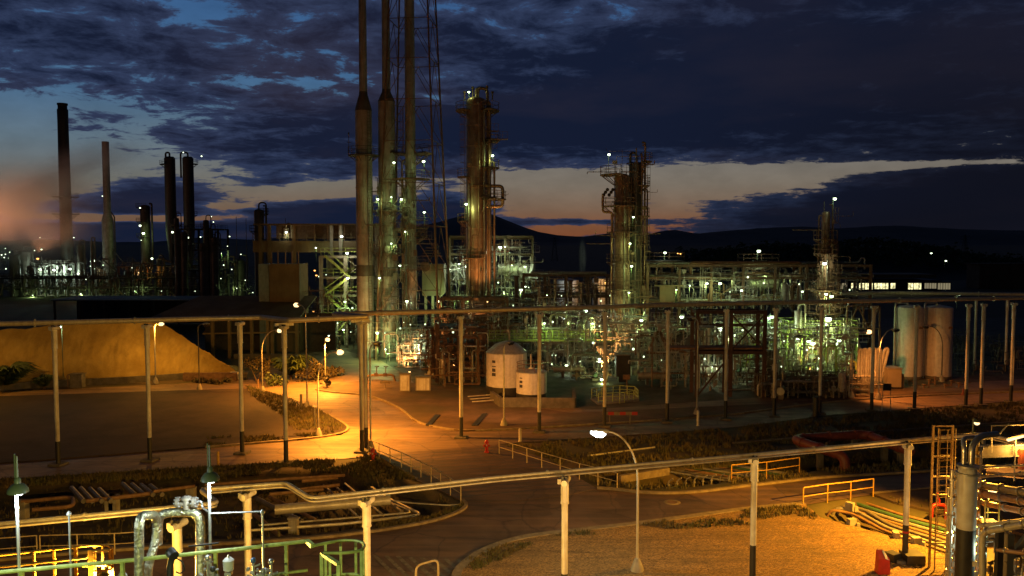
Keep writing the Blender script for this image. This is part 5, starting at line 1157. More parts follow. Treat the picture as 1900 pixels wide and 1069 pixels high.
# yellow mound
ml = thing('sulphur_mound', 'big yellow mound with a steep lit face and a dark base wall', 'mound', g(200,712))
def mound():
    m = MB(); P = [(-520,752),(-300,735),(0,720),(60,714),(140,711),(240,706),(330,700),(400,697),(438,696)]
    Tp = [(-520,652),(-300,633),(0,618),(60,614),(140,603),(240,599),(292,599),(370,650),(438,693)]
    vs = []; nr = 26; n = 190; cols = []
    for i in range(n+1):
        f = i/n*(len(P)-1); k = min(int(f), len(P)-2); u = f-k
        b = g(P[k][0]*(1-u)+P[k+1][0]*u, P[k][1]*(1-u)+P[k+1][1]*u); tx, ty = Tp[k][0]*(1-u)+Tp[k+1][0]*u, Tp[k][1]*(1-u)+Tp[k+1][1]*u
        h = max(.3, at(tx, ty, b.y+4.5).z); top_ = at(tx, ty, b.y+h*.75); cols.append((b, top_, h))
    for b, tp, h in cols:
        for j in range(nr+1):
            u = j/nr; q = b.lerp(tp, u); d = .30*noise.noise(q*.55)+.16*noise.noise(q*1.7)+.20*abs(noise.noise(V3(q.x*1.3+.25*q.z, 0, q.z*.12)))+.05*noise.noise(q*5); q = q+V3(0, -d*math.sin(pi*min(1,u*1.1))-.9*math.sin(pi*u)*.3*h/6, 0); q.z += .35*(1 if 0 < j else 0)+(.16*noise.noise(V3(q.x*.8,3,0))+.07*noise.noise(V3(q.x*3,7,0)))*u; vs.append(q)
        for e, dz in ((.8,.12),(2.0,.55),(3.4,1.0)): q = tp+V3(0, e, -h*dz); q.z = max(q.z, -.05); vs.append(q)
    w = nr+4; fs = [(i*w+j, (i+1)*w+j, (i+1)*w+j+1, i*w+j+1) for i in range(n) for j in range(w-1)]
    m.add(vs, fs, True); return m
mound().build('heap', M['sulphur'], ml)
m = MB(); pts = [g(x,y) for x, y in ((-300,741),(0,724),(60,718),(140,714),(240,709),(345,702))]
for a, b in zip(pts, pts[1:]): m.bar(a+V3(0,-.4,.25), b+V3(0,-.4,.25), .35, .85)
m.build('base_wall', M['dark_conc'], ml)
p = g(150,717); m = MB(); m.box(p+V3(0,-.6,.75), (1.3,.8,1.5)); m.box(p+V3(0,-1.0,.75), (1.0,.05,.5)); m.box(p+V3(0,-.6,1.53), (1.5,1.0,.08)); tag(m.build('switch_box', M['dark_conc']), 'dark box cabinet at the foot of the yellow mound', 'cabinet')
p = g(126,720); m = MB(); m.tube([p, p+V3(0,0,1.5), p+V3(.5,0,1.5)], .06, 6, .1); m.cyl(p+V3(0,0,1.1), p+V3(0,0,1.4), .12, n=8); tag(m.build('standpipe', M['rust_steel']), 'thin bent standpipe left of the box at the mound foot', 'pipe')

# ------------------------------------------------------------------ structures between and right of the stacks
Ya = 128.0
frame('stair_structure', 'green lit concrete and steel stair structure left of the stacks', V3(xat(648,Ya,6),Ya,0), 7.6, 5, [zat(585,Ya),zat(545,Ya),zat(512,Ya),zat(474,Ya)], 2, 1, 'concrete', .55, True, True, True, 'dark_conc', rmt='green_rail')
Yf = 134.0; zf = lambda y: zat(y, Yf)
frame('process_structure', 'tall open frame behind the copper column with a lit drum deck', V3(xat(912,Yf,8),Yf+2,0), 13.6, 6, [zf(560),zf(517),zf(470)], 3, 1, 'roof_sheet', .34, True, True, False, 'steel', rmt='pipe_grey', ztop=zf(441))
m = MB(); q0, q1 = V3(xat(912,Yf,8)-6.8,Yf-1,zf(441)), V3(xat(912,Yf,8)+6.8,Yf-1,zf(441)); m.ibeam(q0, q1, .4, .6); m.ibeam(q0+V3(0,6,0), q1+V3(0,6,0), .4, .6); m.bar(q0, q0+V3(0,6,0), .4, .5); m.bar(q1, q1+V3(0,6,0), .4, .5); tag(m.build('crane_beam', M['roof_sheet']), 'top beam ring of the frame behind the copper column', 'beam')
exchanger('pale horizontal drum on the upper deck of the tall open frame', V3(xat(958,Yf,11),Yf-.2,zf(517)+.1), 3.6, .95, 'pipe_pale', 0, None, 'horizontal_drum', .5, False)
vdrum('small vertical drum on the top deck of the tall open frame', V3(xat(940,Yf,14),Yf,zf(470)+.1), .5, 1.3, 'pipe_pale', .6)
exchanger('bright pipe coil drum beside the lamp on the left of the open frame', V3(xat(850,Yf,11),Yf-.2,zf(517)+.1), 2.2, .6, 'alu', .3, None, 'horizontal_drum', .8, False)
m = MB(); q = at(852,520,Yf-1.5)
for a, b in (((840,520),(862,492)),((862,520),(845,488)),((838,492),(868,492)),((850,490),(850,520)),((835,505),(868,478)),((858,470),(862,520))): m.bar(at(*a,Yf-1.6), at(*b,Yf-1.6), .16)
tag(m.build('braced_bracket', M['white_paint']), 'white braced bracket lit by the brightest lamp left of the copper column', 'bracket')
m = MB(); m.bar(at(988,490,Yf-2), at(982,515,Yf-2), .4, .3); m.bar(at(982,516,Yf-2), at(998,516,Yf-2), .2, .25); tag(m.build('slanted_post', M['white_paint']), 'white slanted post at the right end of the open frame', 'post')
# beige furnace box on legs
Yx = 126.0; a, b = at(783,490,Yx), at(824,549,Yx); t_ = thing('furnace_box', 'beige blank furnace box on legs right of the slim stack', 'furnace', V3((a.x+b.x)/2,Yx,0))
m = MB(); w = b.x-a.x; zc = (a.z+b.z)/2; hh = a.z-b.z; pr = [(-w/2,hh/2),(w/2,hh/2),(w/2,-hh/2+.5),(w/2-.15,-hh/2+.15),(w/2-.5,-hh/2),(-w/2,-hh/2)]; cx = (a.x+b.x)/2
n = len(pr); m.add([(cx+x,Yx,zc+z) for x, z in pr]+[(cx+x,Yx+4,zc+z) for x, z in pr], [tuple(range(n))[::-1], tuple(range(n,2*n))]+[(i,(i+1) % n,n+(i+1) % n,n+i) for i in range(n)]); m.build('casing', M['box_wall'], t_)
for dx in (-1.2,-.1,1.2):
    m = MB(); m.ibeam(V3(cx+dx,Yx+.5,0), V3(cx+dx,Yx+.5,b.z), .4, .4); m.build('leg', M['pipe_pale'], t_)
m = MB(); m.cyl(at(789,495,Yx-.6), at(789,495,Yx+1), .75, n=18); m.cyl(at(789,495,Yx-.75), at(789,495,Yx-.6), .5, n=14); m.build('fan', M['stack_dark'], t_)
m = MB()
for k in range(4): m.box(at(801,475-k*5,Yx+1), (3.2-.5*k,1.6,.14))
m.bar(at(795,490,Yx+1), at(812,452,Yx+1), .12); m.bar(at(812,490,Yx+1), at(800,452,Yx+1), .12); m.build('hood', M['rust_steel'], t_)
# knot of bright pipework at the foot of the mast
frame('burner_skid', 'small railed skid full of bright pipes at the foot of the lattice mast', V3(xat(786,108,1.5),108.5,0), 3.4, 2.6, [1.2,3.0], 2, 1, 'white_paint', .14, True, True, False, rmt='white_paint')
# lower dark structure left of the tanks
Yk = 97.0; frame('dark_structure', 'dark red steel structure left of the large white tank', V3(xat(853,Yk,4),Yk,0), 5.9, 5, [zat(665,Yk),zat(632,Yk),zat(605,Yk)], 2, 1, 'red_steel', .36, False, True, False, 'dark_clad')
m = MB(); m.ibeam(V3(xat(812,92,3),92,0), V3(xat(812,92,3),92,zat(600,92)), .5, .5); m.bar(V3(xat(812,92,3),92,zat(640,92)), V3(xat(836,92,3),92.4,zat(644,92)), .3); tag(m.build('red_post', M['red_steel']), 'thick reddish post with a short arm at the left corner of the dark structure', 'post')
# walkway bridge
Yv = 100.0; zv = lambda y: zat(y, Yv); x0, x1 = xat(908,Yv,4), xat(1142,Yv,4)
t_ = thing('walkway', 'long green lit walkway with railings behind the white tanks', 'walkway', V3((x0+x1)/2,Yv,0))
m = MB(); m.box(V3((x0+x1)/2,Yv,zv(631)), (x1-x0,1.3,.22)); m.build('deck', M['green_rail'], t_)
for s in (-.62,.62):
    m = MB()
    for z in (.4,.75,1.15): m.bar(V3(x0,Yv+s,zv(631)+z), V3(x1,Yv+s,zv(631)+z), .05)
    n = 20
    for i in range(n+1): q = V3(x0+(x1-x0)*i/n,Yv+s,zv(631)); m.bar(q, q+V3(0,0,1.15), .055)
    m.build('handrail', M['green_rail'], t_)
for i in range(5):
    m = MB(); q = V3(x0+(x1-x0)*(i+.3)/5,Yv,0); m.ibeam(q, q+V3(0,0,zv(632)), .3, .3); m.build('leg', M['steel'], t_)
m = MB(); m.tube([at(905,652,102), at(1140,650,102)], .16, 8); tag(m.build('process_pipe', M['pipe_pale']), 'long pale level pipe under the green lit walkway', 'pipe')
c = V3(xat(1083,104,4),104,0); vdrum('grey upright vessel on slanted legs behind the walkway', c, .95, 3.6, 'grey_paint', zat(652,104))
c = V3(xat(1155,91,2),91,0); t_ = thing('dark_bin', 'tall dark square bin standing behind the yellow railing', 'bin', c)
m = MB(); m.box(c+V3(0,0,(zat(657,91)+.9)/2), (1.6,1.6,zat(657,91)-.9)); m.box(c+V3(0,0,.7), (1.0,1.0,.9)); m.build('body', M['black_paint'], t_)
m = MB(); m.box(c+V3(0,0,zat(657,91)), (1.75,1.75,.12)); m.build('lid', M['steel'], t_)
t2 = railing('yard_railing', 'bright yellow green railing round the sump beside the walkway bin', [g(1098,742), g(1125,737), g(1150,735), g(1178,737), g(1184,744), g(1150,749), g(1110,750)], M['green_rail'], sp=.7, r=.035, n_mid=2)
m = MB(); P_ = [g(*q).to_2d() for q in ((1096,742),(1150,733),(1186,738),(1186,745),(1110,752))]; m.prism(P_, 0, .2); tag(m.build('sump_slab', M['concrete']), 'low concrete slab inside the yellow green railing', 'slab')
m = MB(); q = g(1163,735); m.cyl(q, q+V3(0,0,1.9), .05, n=6); m.box(q+V3(-.05,0,2.0), (.7,.08,.5)); tag(m.build('notice_board', M['rust_steel']), 'small brown notice board on a post behind the yellow green railing', 'sign')
# tanks with their bund
def tank(label, c, r, h, black, dome, marks):
    t_ = thing('storage_tank', label, 'tank', c); c = Vector(c)
    m = MB(); m.lathe([(r,black),(r,h)], c, 48)
    for f in (.34,.67): z_ = black+(h-black)*f; m.lathe([(r,z_-.03),(r*1.006,z_-.015),(r*1.006,z_+.015),(r,z_+.03)], c, 48)
    for k in range(7): a = k*.9+.2; m.bar(c+V3(r*math.cos(a),r*math.sin(a),black), c+V3(r*math.cos(a),r*math.sin(a),h), .035)
    m.build('shell', M['silo_paint'], t_)
    m = MB(); m.lathe([(r*1.006,0),(r*1.006,black)], c, 48); m.build('black_base', M['black_paint'], t_)
    m = MB(); m.lathe([(r,h),(r*1.02,h+.02),(r*1.02,h+.08),(r*.55,h+dome*.75),(.2,h+dome),(.001,h+dome)], c, 48); m.build('roof', M['galv'], t_)
    for (ang, z, w, hh) in marks:
        m = MB(); a = R(ang); n = 4; vs = []
        for i in range(n+1):
            b = a+(i/n-.5)*w/r
            for zz_ in (z-hh/2, z+hh/2): vs.append((c.x+(r+.012)*math.cos(b), c.y+(r+.012)*math.sin(b), c.z+zz_))
        m.add(vs, [(2*i,2*i+2,2*i+3,2*i+1) for i in range(n)]); m.build('painted_mark', M['sign_blue'], t_)
    return t_
Yk1 = 84.0; ck = V3(xat(940,Yk1,2),Yk1,0); r1 = 38/1500*Yk1; h1 = zat(654,Yk1)
tk = tank('large white tank with a black foot and low dome roof', ck, r1, h1, zat(720,Yk1-2), zat(634,Yk1)-h1+.1, [(232,zat(672,82),.42,.26),(232,zat(681,82),.5,.1),(232,zat(688,82),.45,.34),(232,zat(696,82),.5,.34)])
m = MB(); q = ck+V3(.3,0,h1+zat(634,Yk1)-h1); m.cyl(q-V3(0,0,.2), q+V3(0,0,.9), .06, n=6); m.tube([q+V3(0,0,.8), q+V3(-.3,0,1.1), q+V3(-.7,0,1.0)], .06, 6); m.build('roof_vent', M['steel'], tk)
Yk2 = 80.5; ck2 = V3(xat(986,Yk2,2),Yk2,0); r2 = 28.5/1500*Yk2; h2 = zat(690,Yk2)
tk2 = tank('small white tank with a railed roof in front of the large tank', ck2, r2, h2, zat(733,Yk2-1.5), .35, [(226,zat(703,79),.34,.1),(226,zat(710,79),.38,.24),(226,zat(718,79),.4,.3)])
m = MB(); P = [ck2+V3((r2-.05)*math.cos(R(a)),(r2-.05)*math.sin(R(a)),h2) for a in range(0,361,20)]
for z in (.5,.95): m.tube([p+V3(0,0,z) for p in P], .025, 4)
for p in P[::2]: m.bar(p, p+V3(0,0,.95), .04)
m.build('roof_railing', M['rust_steel'], tk2)
m = MB(); q = ck2+V3(-.05,-.2,h2+.3); m.lathe([(.16,0),(.16,.2),(.06,.25),(.06,1.5),(.001,1.5)], q, 10); m.lathe([(.28,.08),(.28,.14)], q, 12); m.build('roof_nozzle', M['white_paint'], tk2)
for k, (a, b, w) in enumerate((((930,757),(1066,757),.3),((930,757),(912,744),.3),((1066,757),(1064,736),.3))):
    m = MB(); m.bar(g(*a)+V3(0,0,.5), g(*b)+V3(0,0,.5), w, 1.0); tag(m.build('bund_wall', M['dark_conc']), ['front concrete wall around the two white tanks','left end wall of the tank enclosure','right end wall of the tank enclosure'][k], 'wall')
m = MB()
for k in range(3): m.bar(g(868+k*4,742+k*5)+V3(0,0,.35), g(920+k*4,738+k*5)+V3(0,0,.35), .09)
tag(m.build('pipe_sleeper', M['pipe_pale']), 'pale bars lying in front of the large tank by the column', 'pipe')
# dark red frame right
Yr = 84.5; zr = lambda y: zat(y, Yr)
frame('pipe_bridge', 'dark red steel pipe bridge on thick posts in front of the plant', V3(xat(1350,Yr,4),Yr,0), (1412-1288)/1500*Yr, 2.4, [zr(648),zr(574)], 2, 1, 'red_steel', .34, False, True, False, 'dark_clad', decks=False)
for k in range(5):
    y = Yr-.9+k*.45; m = MB(); m.tube([V3(xat(1235,Yr,5),y,zr(648)+.18), V3(xat(1420,Yr,5),y,zr(648)+.18)], .11+.03*(k % 2), 8); tag(m.build('process_pipe', M[('pipe_rust','pipe_grey')[k % 2]]), 'level pipe lying along the dark red pipe bridge', 'pipe', 'pipes on the dark red pipe bridge')
m = MB(); 
for a, b in (((1200,655),(1222,612)),((1240,655),(1222,612)),((1200,655),(1240,655)),((1222,612),(1250,655)),((1236,614),(1262,655))): m.bar(at(*a,93), at(*b,93), .22)
tag(m.build('brace_structure', M['rust_steel']), 'triangular braced steel frame left of the round vessel end', 'frame')
exchanger('big round vessel seen end on inside the pipework', V3(xat(1266,97,4),97,zat(664,97)), 4.0, 1.35, 'stack_dark', R(82), None, 'horizontal_drum', .2, False)
m = MB(); m.tube([at(1266,636,95.2)+V3(1.42*math.cos(k/16*2*pi),0,1.42*math.sin(k/16*2*pi)) for k in range(17)], .10, 6); tag(m.build('vessel_ring', M['old_alu']), 'bright ring round the end of the round vessel', 'ring')
exchanger('bright pale exchanger lying low behind the dark red bridge', V3(xat(1322,92,1),92,.05), 3.2, .5, 'pipe_pale', 0, None)
# upper pipe rack
Yp = 112.0; zp = lambda y: zat(y, Yp); X0, X1 = xat(1196,Yp,10), xat(1600,Yp,10)
frame('pipe_rack', 'long upper pipe rack with three levels across the right of the plant', V3((X0+X1)/2,Yp,0), X1-X0, 5, [zp(618),zp(556),zp(512),zp(490)], 7, 1, 'rust_steel', .32, False, True, False, 'steel', decks=False)
for k in range(14):
    lv = (556,512,490)[k % 3]; y = Yp-2.2+.33*k; r_ = (.1,.16,.22,.12)[k % 4]; a = rnd.uniform(0,.35)*(X1-X0) if k % 4 else -.5; b = (X1-X0)*rnd.uniform(.6,1)
    m = MB(); m.tube([V3(X0+a,y,zp(lv)-1.5), V3(X0+a,y,zp(lv)+r_), V3(X0+b,y,zp(lv)+r_), V3(X0+b,y,zp(lv)-2.0)], r_, 8, .4); tag(m.build('process_pipe', M[('pipe_pale','old_alu','pipe_rust','pipe_grey')[k % 4]]), 'long level '+('pale','clad','rusty','grey')[k % 4]+' pipe on the upper pipe rack', 'pipe', 'long pipes on the upper pipe rack')
m = MB(); m.tube([V3(xat(1440,Yp,12),Yp,zp(487)), V3(xat(1593,Yp,12),Yp,zp(487)), V3(xat(1598,Yp,12),Yp,zp(478)), V3(xat(1604,Yp,12),Yp,zp(480)), V3(xat(1604,Yp,12),Yp,zp(500))], .12, 8, .4); tag(m.build('process_pipe', M['pipe_grey']), 'topmost pipe of the rack ending in a hook at the right', 'pipe')
frame('railed_deck', 'lit railed deck with a white lamp post in the middle of the right plant', V3(xat(1402,98,3),99,0), 5.6, 3, [zat(616,98)], 2, 1, 'green_rail', .22, True, True, True, 'steel')
frame('railed_deck', 'railed upper deck with lamp posts left of the twin column top rack', V3(xat(1225,118,11),119,0), 6.5, 4, [zat(484,118)], 2, 1, 'rust_steel', .26, True, True, False, 'steel')
frame('railed_deck', 'railed upper deck under the bright lamp post on the rack', V3(xat(1410,116,11),117,0), 5, 3, [zat(505,116),zat(487,116)], 2, 1, 'rust_steel', .24, True, False, False, 'steel')
frame('lit_structure', 'brightly lit steel structure round the foot of the slim column', V3(xat(1520,97,3),98,0), 8.2, 4, [zat(648,97),zat(612,97)], 4, 1, 'green_rail', .24, True, True, True, 'steel')
m = MB()
for a, b in (((1572,568),(1632,568)),((1572,610),(1632,610)),((1572,568),(1572,610)),((1632,568),(1632,610)),((1572,610),(1592,568)),((1592,568),(1612,610)),((1612,610),(1632,568)),((1602,568),(1602,610))): m.bar(at(*a,95), at(*b,95), .14)
m.bar(at(1574,610,95), at(1574,722,95), .2); m.bar(at(1632,610,95), at(1632,716,95), .2); tag(m.build('truss_portal', M['rust_steel']), 'small lattice truss portal left of the white silos', 'frame')
c = V3(xat(1480,96,4),96,0); vdrum('slender pale upright vessel in the brightest part of the right plant', c, .42, 7.0, 'pipe_pale', .8)
exchanger('pale round topped drum high on the rack under a lamp', V3(xat(1422,114,10),114,zat(540,114)), 3.0, .8, 'pipe_pale', 0, None, 'horizontal_drum', .3, False)
c = V3(xat(1428,88,2),88,0); m = MB(); m.box(c+V3(0,0,zat(655,88)/2+1), (1.3,1.0,zat(655,88)-1.5)); m.box(c+V3(0,0,.4), (1.0,.8,.8)); tag(m.build('cabin_box', M['dark_conc']), 'dull upright box beside the right end of the dark red bridge', 'cabinet')
m = MB(); m.box(at(1242,545,108), (2.6,.3,2.2)); m.box(at(1242,530,108), (3.6,1.2,.2)); m.bar(at(1254,530,108), at(1254,565,108), .3); tag(m.build('shelter', M['brown_wall']), 'small brown shelter with a pale roof on the lit middle level', 'shelter')
# hairpin heat exchangers
Yn = 88.0; zn = lambda y: zat(y, Yn)
HG = 'white hairpin pipes left of the silos'
for k in range(6):
    x = 1596+k*9.4; dx = .012*k
    if k == 5: x = 1641
    a = V3(xat(x,Yn,3),Yn+.1*k,0); m = MB(); w = .17; top_ = zn(648); lean = 0 if k < 5 else .75
    for yy in (0,.62): pass
    m.tube([a+V3(-w-lean*.4,0,.55), a+V3(-w+lean*.5,0,top_-.15), a+V3(lean*.6,0,top_+.05), a+V3(w+lean*.6,0,top_-.15), a+V3(w-lean*.4,0,.75), a+V3(w+.1-lean*.4,.1,.35)], .17, 12, .18)
    t_ = thing('hairpin_pipe', 'white upright hairpin pipe, one of five in a row' if k < 5 else 'leaning white hairpin pipe apart from the row', 'pipe', a, HG if k < 5 else None); m.build('tube', M['grey_paint'], t_)
    m = MB(); m.box(a+V3(0,0,.2), (.4,.4,.5)); m.build('foot', M['dark_conc'], t_)
c = g(1659,722); t_ = thing('site_cabin', 'pale boxy site cabin in front of the left silo', 'cabin', c); hh = zat(684,c.y); w = 26/1500*c.y
m = MB(); m.box(c+V3(0,.8,hh/2+.1), (w,1.7,hh-.2)); m.build('body', M['box_wall'], t_)
m = MB(); m.box(c+V3(0,.8,hh+.03), (w+.15,1.9,.08)); m.build('roof', M['galv'], t_)
m = MB(); m.box(c+V3(w/2+.25,.9,hh*.35), (.4,1.2,hh*.7)); m.build('side_unit', M['dark_conc'], t_)
# silos
Yo = 95.0
for k, x in enumerate((1687,1741)):
    c = V3(xat(x,Yo,4),Yo,0); r_ = 23.5/1500*Yo; h_ = zat(569,Yo)
    t_ = thing('silo', ('left' if k == 0 else 'right')+' of the two white upright silos', 'silo', c, 'white silos')
    m = MB(); m.lathe([(r_,.3),(r_,h_-.25),(r_*.97,h_-.08),(r_*.85,h_),(.001,h_+.25)], c, 40)
    for z in (2.4,4.8,7.2): m.lathe([(r_,z),(r_*1.006,z+.01),(r_*1.006,z+.05),(r_,z+.06)], c, 40)
    m.build('shell', M['silo_paint'], t_)
    m = MB(); m.lathe([(r_*1.03,0),(r_*1.03,.32),(r_,.33)], c, 40); m.build('base_ring', M['dark_conc'], t_)
    ladder(t_, (c.x-r_-.2,c.y-.3), .3, h_, R(80), 'galv', False)
    m = MB(); m.box(c+V3(.5,-r_*.93,h_*.72), (.7,.1,.28)); m.build('nameplate', M['rust_steel'], t_)
    m = MB(); m.tube([c+V3(-r_-.5,-.5,0), c+V3(-r_-.5,-.5,h_+.5), c+V3(-.3,0,h_+.5), c+V3(-.3,0,h_)], .12, 8, .4); m.build('fill_pipe', M['galv'], t_)
for k in range(10):
    q = g(1672+k*13+rnd.uniform(-4,4), 716+rnd.uniform(-4,5)); m = MB(); h_ = rnd.uniform(.35,1.0); m.cyl(q, q+V3(0,0,h_), .09, n=8); m.lathe([(.2,h_-.1),(.22,h_-.05),(.2,h_)], q, 10); m.tube([q+V3(0,0,h_*.6), q+V3(.6,.1,h_*.6)], .06, 6); tag(m.build('valve', M['rust_steel']), 'small low valve on the pipes at the foot of the silos', 'valve', 'valves at the foot of the silos')

# ------------------------------------------------------------------ dense pipework between the equipment
PMT = ('pipe_grey','old_alu','pipe_pale','rust_steel','steel','pipe_rust','galv')
def dense(where, px0, px1, Y0, Y1, zmax, nr, nh, nu, ne, seed, mts=PMT, grp=None, zmin=0.0, rmax=.18):
    r_ = random.Random(seed); zs = [zmin+(zmax-zmin)*f for f in (.25,.45,.7,.95)]
    def X(px, Y): return xat(px, Y, 4)
    for k in range(nr):
        Y = r_.uniform(Y0, Y1); x = X(r_.uniform(px0, px1), Y); z = r_.uniform(.45, 1.0)*zmax; q = r_.choice(mts); r = r_.uniform(.05, rmax); dx = r_.choice((-1,1))*r_.uniform(.5, 2.2); m = MB()
        pts = [V3(x,Y,zmin), V3(x,Y,z), V3(x+dx,Y,z), V3(x+dx,Y,zmin+max(0, (z-zmin)*r_.uniform(-.2, .8)))]; m.tube(pts, r, 7, .35)
        for _ in range(3): zz_ = zmin+(z-zmin)*r_.random(); m.cyl(V3(x,Y,zz_), V3(x,Y,zz_+.1), r*1.6, n=8)
        tag(m.build('riser_pipe', M[q]), f'upright bent pipe among the pipework {where}', 'pipe', f'upright pipes {where}')
    for k in range(nh):
        Y = r_.uniform(Y0, Y1); a = r_.uniform(px0, px1); b = a+r_.uniform(.25, .7)*(px1-px0); b = min(b, px1); z = r_.choice(zs)+r_.uniform(-.2, .2); r = r_.uniform(.05, rmax); m = MB(); d = r_.choice((-1.2,1.0,.6)); 
        m.tube([V3(X(a,Y),Y,max(.1,z+d)), V3(X(a,Y),Y,z), V3(X(b,Y),Y,z), V3(X(b,Y),Y+1.5,z)], r, 7, .35)
        n = 4
        for i in range(n): p = V3(X(a,Y)+(X(b,Y)-X(a,Y))*(i+.5)/n, Y, z); m.cyl(p-V3(.05,0,0), p+V3(.05,0,0), r*1.5, n=8)
        tag(m.build('process_pipe', M[r_.choice(mts)]), f'level pipe among the pipework {where}', 'pipe', f'level pipes {where}')
    for k in range(nu):
        Y = r_.uniform(Y0, Y1); p = V3(X(r_.uniform(px0, px1), Y), Y, zmin); h = r_.uniform(1.0, 2.2); m = MB(); m.cyl(p, p+V3(0,0,h), .07, n=6); m.box(p+V3(0,0,h*.55), (.36,.3,.5)); m.lathe([(.24,h-.06),(.28,h),(.24,h+.06)], p, 10); m.cyl(p+V3(-.45,0,h*.5), p+V3(.45,0,h*.5), .12, n=8); m.cyl(p+V3(-.5,0,h*.5), p+V3(-.42,0,h*.5), .2, n=8); m.cyl(p+V3(.42,0,h*.5), p+V3(.5,0,h*.5), .2, n=8)
        tag(m.build('valve', M[r_.choice(mts)]), f'handwheel valve among the pipework {where}', 'valve', f'valves {where}')
    for k in range(ne):
        Y = r_.uniform(Y0, Y1); p = V3(X(r_.uniform(px0, px1), Y), Y, zmin+.02); w = k % 3
        if w == 0: exchanger(f'lagged exchanger among the pipework {where}', p, r_.uniform(1.8, 3.2), r_.uniform(.3, .5), r_.choice(('old_alu','pipe_grey','pipe_pale')), r_.choice((0, .2, 1.2)), f'exchangers {where}', h=.6)
        elif w == 1: vdrum(f'upright drum among the pipework {where}', p, r_.uniform(.35, .6), r_.uniform(1.4, 2.6), r_.choice(('old_alu','pipe_grey','grey_paint')), .8, f'upright drums {where}')
        else: pump_set('pump', f'pump among the pipework {where}', p, 1.0, r_.choice(('pipe_green','galv','blue_paint')), r_.choice((0, .6, 1.5)), f'pumps {where}')
dense('left of the white tanks', 795, 900, 90, 106, 6.5, 16, 14, 9, 6, 1)
dense('at the foot of the lattice mast', 735, 815, 102, 118, 4.5, 14, 10, 8, 3, 2, ('pipe_pale','alu','white_paint','galv'), rmax=.13)
dense('behind the white tanks', 905, 1050, 98, 122, 7.5, 20, 18, 8, 7, 3)
dense('behind the yellow green railing', 1050, 1200, 92, 112, 6.5, 20, 16, 9, 7, 4)
dense('behind the dark red bridge', 1205, 1420, 86, 106, 7.0, 26, 20, 12, 9, 5)
dense('in the brightest part of the right plant', 1425, 1580, 86, 102, 6.0, 30, 20, 14, 7, 6, ('pipe_pale','galv','pipe_grey','alu','green_rail'), rmax=.14)
dense('low at the front of the right plant', 1420, 1580, 82, 87, 2.2, 10, 12, 14, 6, 7, ('pipe_grey','pipe_rust','steel','old_alu'), rmax=.12)
dense('on the lit middle level of the upper rack', 1200, 1390, 109, 116, zat(512,112), 18, 10, 10, 4, 8, zmin=zat(572,112))
dense('on the right half of the upper rack', 1395, 1590, 109, 116, zat(500,112), 16, 10, 6, 2, 9, zmin=zat(570,112))
dense('around the stair structure', 565, 665, 120, 146, 6.5, 14, 12, 6, 4, 10)
dense('on the upper deck of the open frame', 915, 985, 133, 137, zat(452,134), 9, 6, 5, 1, 11, ('pipe_pale','alu','pipe_grey'), zmin=zat(470,134)+.1, rmax=.12)
dense('under the open frame', 835, 1000, 126, 140, zat(535,132), 18, 12, 8, 5, 12)
dense('in front of the copper column', 825, 935, 106, 117, 8.2, 16, 14, 4, 3, 13, ('rust_steel','pipe_rust','pipe_grey','red_steel','old_alu'))
frame('dark_rack', 'dark pipe rack in front of the copper column', V3(xat(880,110,6),110,0), 9, 4, [4.2,6.6,8.6], 3, 1, 'rust_steel', .26, False, True, False, 'steel', decks=False)
frame('dark_rack', 'dark pipe rack between the white tanks and the twin column', V3(xat(1050,124,6),124,0), 13, 4, [5.0,8.0,zat(508,124)], 4, 1, 'rust_steel', .28, False, True, False, 'steel', decks=False)
for k in range(8):
    Y = 122.3+.5*k; z = (5.0,8.0,zat(508,124))[k % 3]; m = MB(); m.tube([V3(xat(985,Y,6),Y,z+.15), V3(xat(1125,Y,6),Y,z+.15)], .1+.05*(k % 3), 8); tag(m.build('process_pipe', M[PMT[k % 7]]), 'long level pipe on the rack behind the white tanks', 'pipe', 'long pipes on the rack behind the white tanks')
for k, x in enumerate((958,1030,1058,1078,1105,1000)):
    c = V3(xat(x,119,5),119,0); m = MB(); m.cyl(c, c+V3(0,0,zat(512+4*k,119)), .22 if k % 2 else .32, n=10); m.cyl(c+V3(0,0,zat(512+4*k,119)-.2), c+V3(0,0,zat(512+4*k,119)), .45, n=10)
    tag(m.build('rack_post', M['red_steel' if k % 2 == 0 else 'copper_clad']), 'reddish upright post of the rack right of the copper column', 'post', 'reddish rack posts')
# far tanks behind the rack
for k, (x, y0, w, mt, lb) in enumerate(((1052,520,36,'silo_paint','far pale tank lit white behind the rack'),(1115,517,26,'silo_paint','far pale tank lit orange behind the rack'))):
    Y = 190; c = V3(xat(x,Y,5),Y,0); r_ = w/1500*Y/2*1.2; t_ = thing('storage_tank', lb, 'tank', c); m = MB(); m.lathe([(r_,0),(r_,zat(y0,Y)),(.01,zat(y0,Y)+.6)], c, 30); m.build('shell', M[mt], t_)
    m = MB(); m.lathe([(r_*1.01,zat(y0+14,Y)),(r_*1.02,zat(y0+14,Y)+.2),(r_*1.01,zat(y0+14,Y)+.4)], c, 30); m.build('wind_girder', M['steel'], t_)
    light('tank_lamp', c+V3(0,-6.5,6.2), 900 if k else 420, (1,.5,.15) if k else (.9,1,.95))
    flood(('orange' if k else 'white')+' lamp on a pole in front of the far '+('right' if k else 'left')+' tank', c+V3(.3,-6.6,6.9), 0, WHITE, 'bulb_amber_far' if k else 'bulb_green_far', pole=6.8, r=.16)

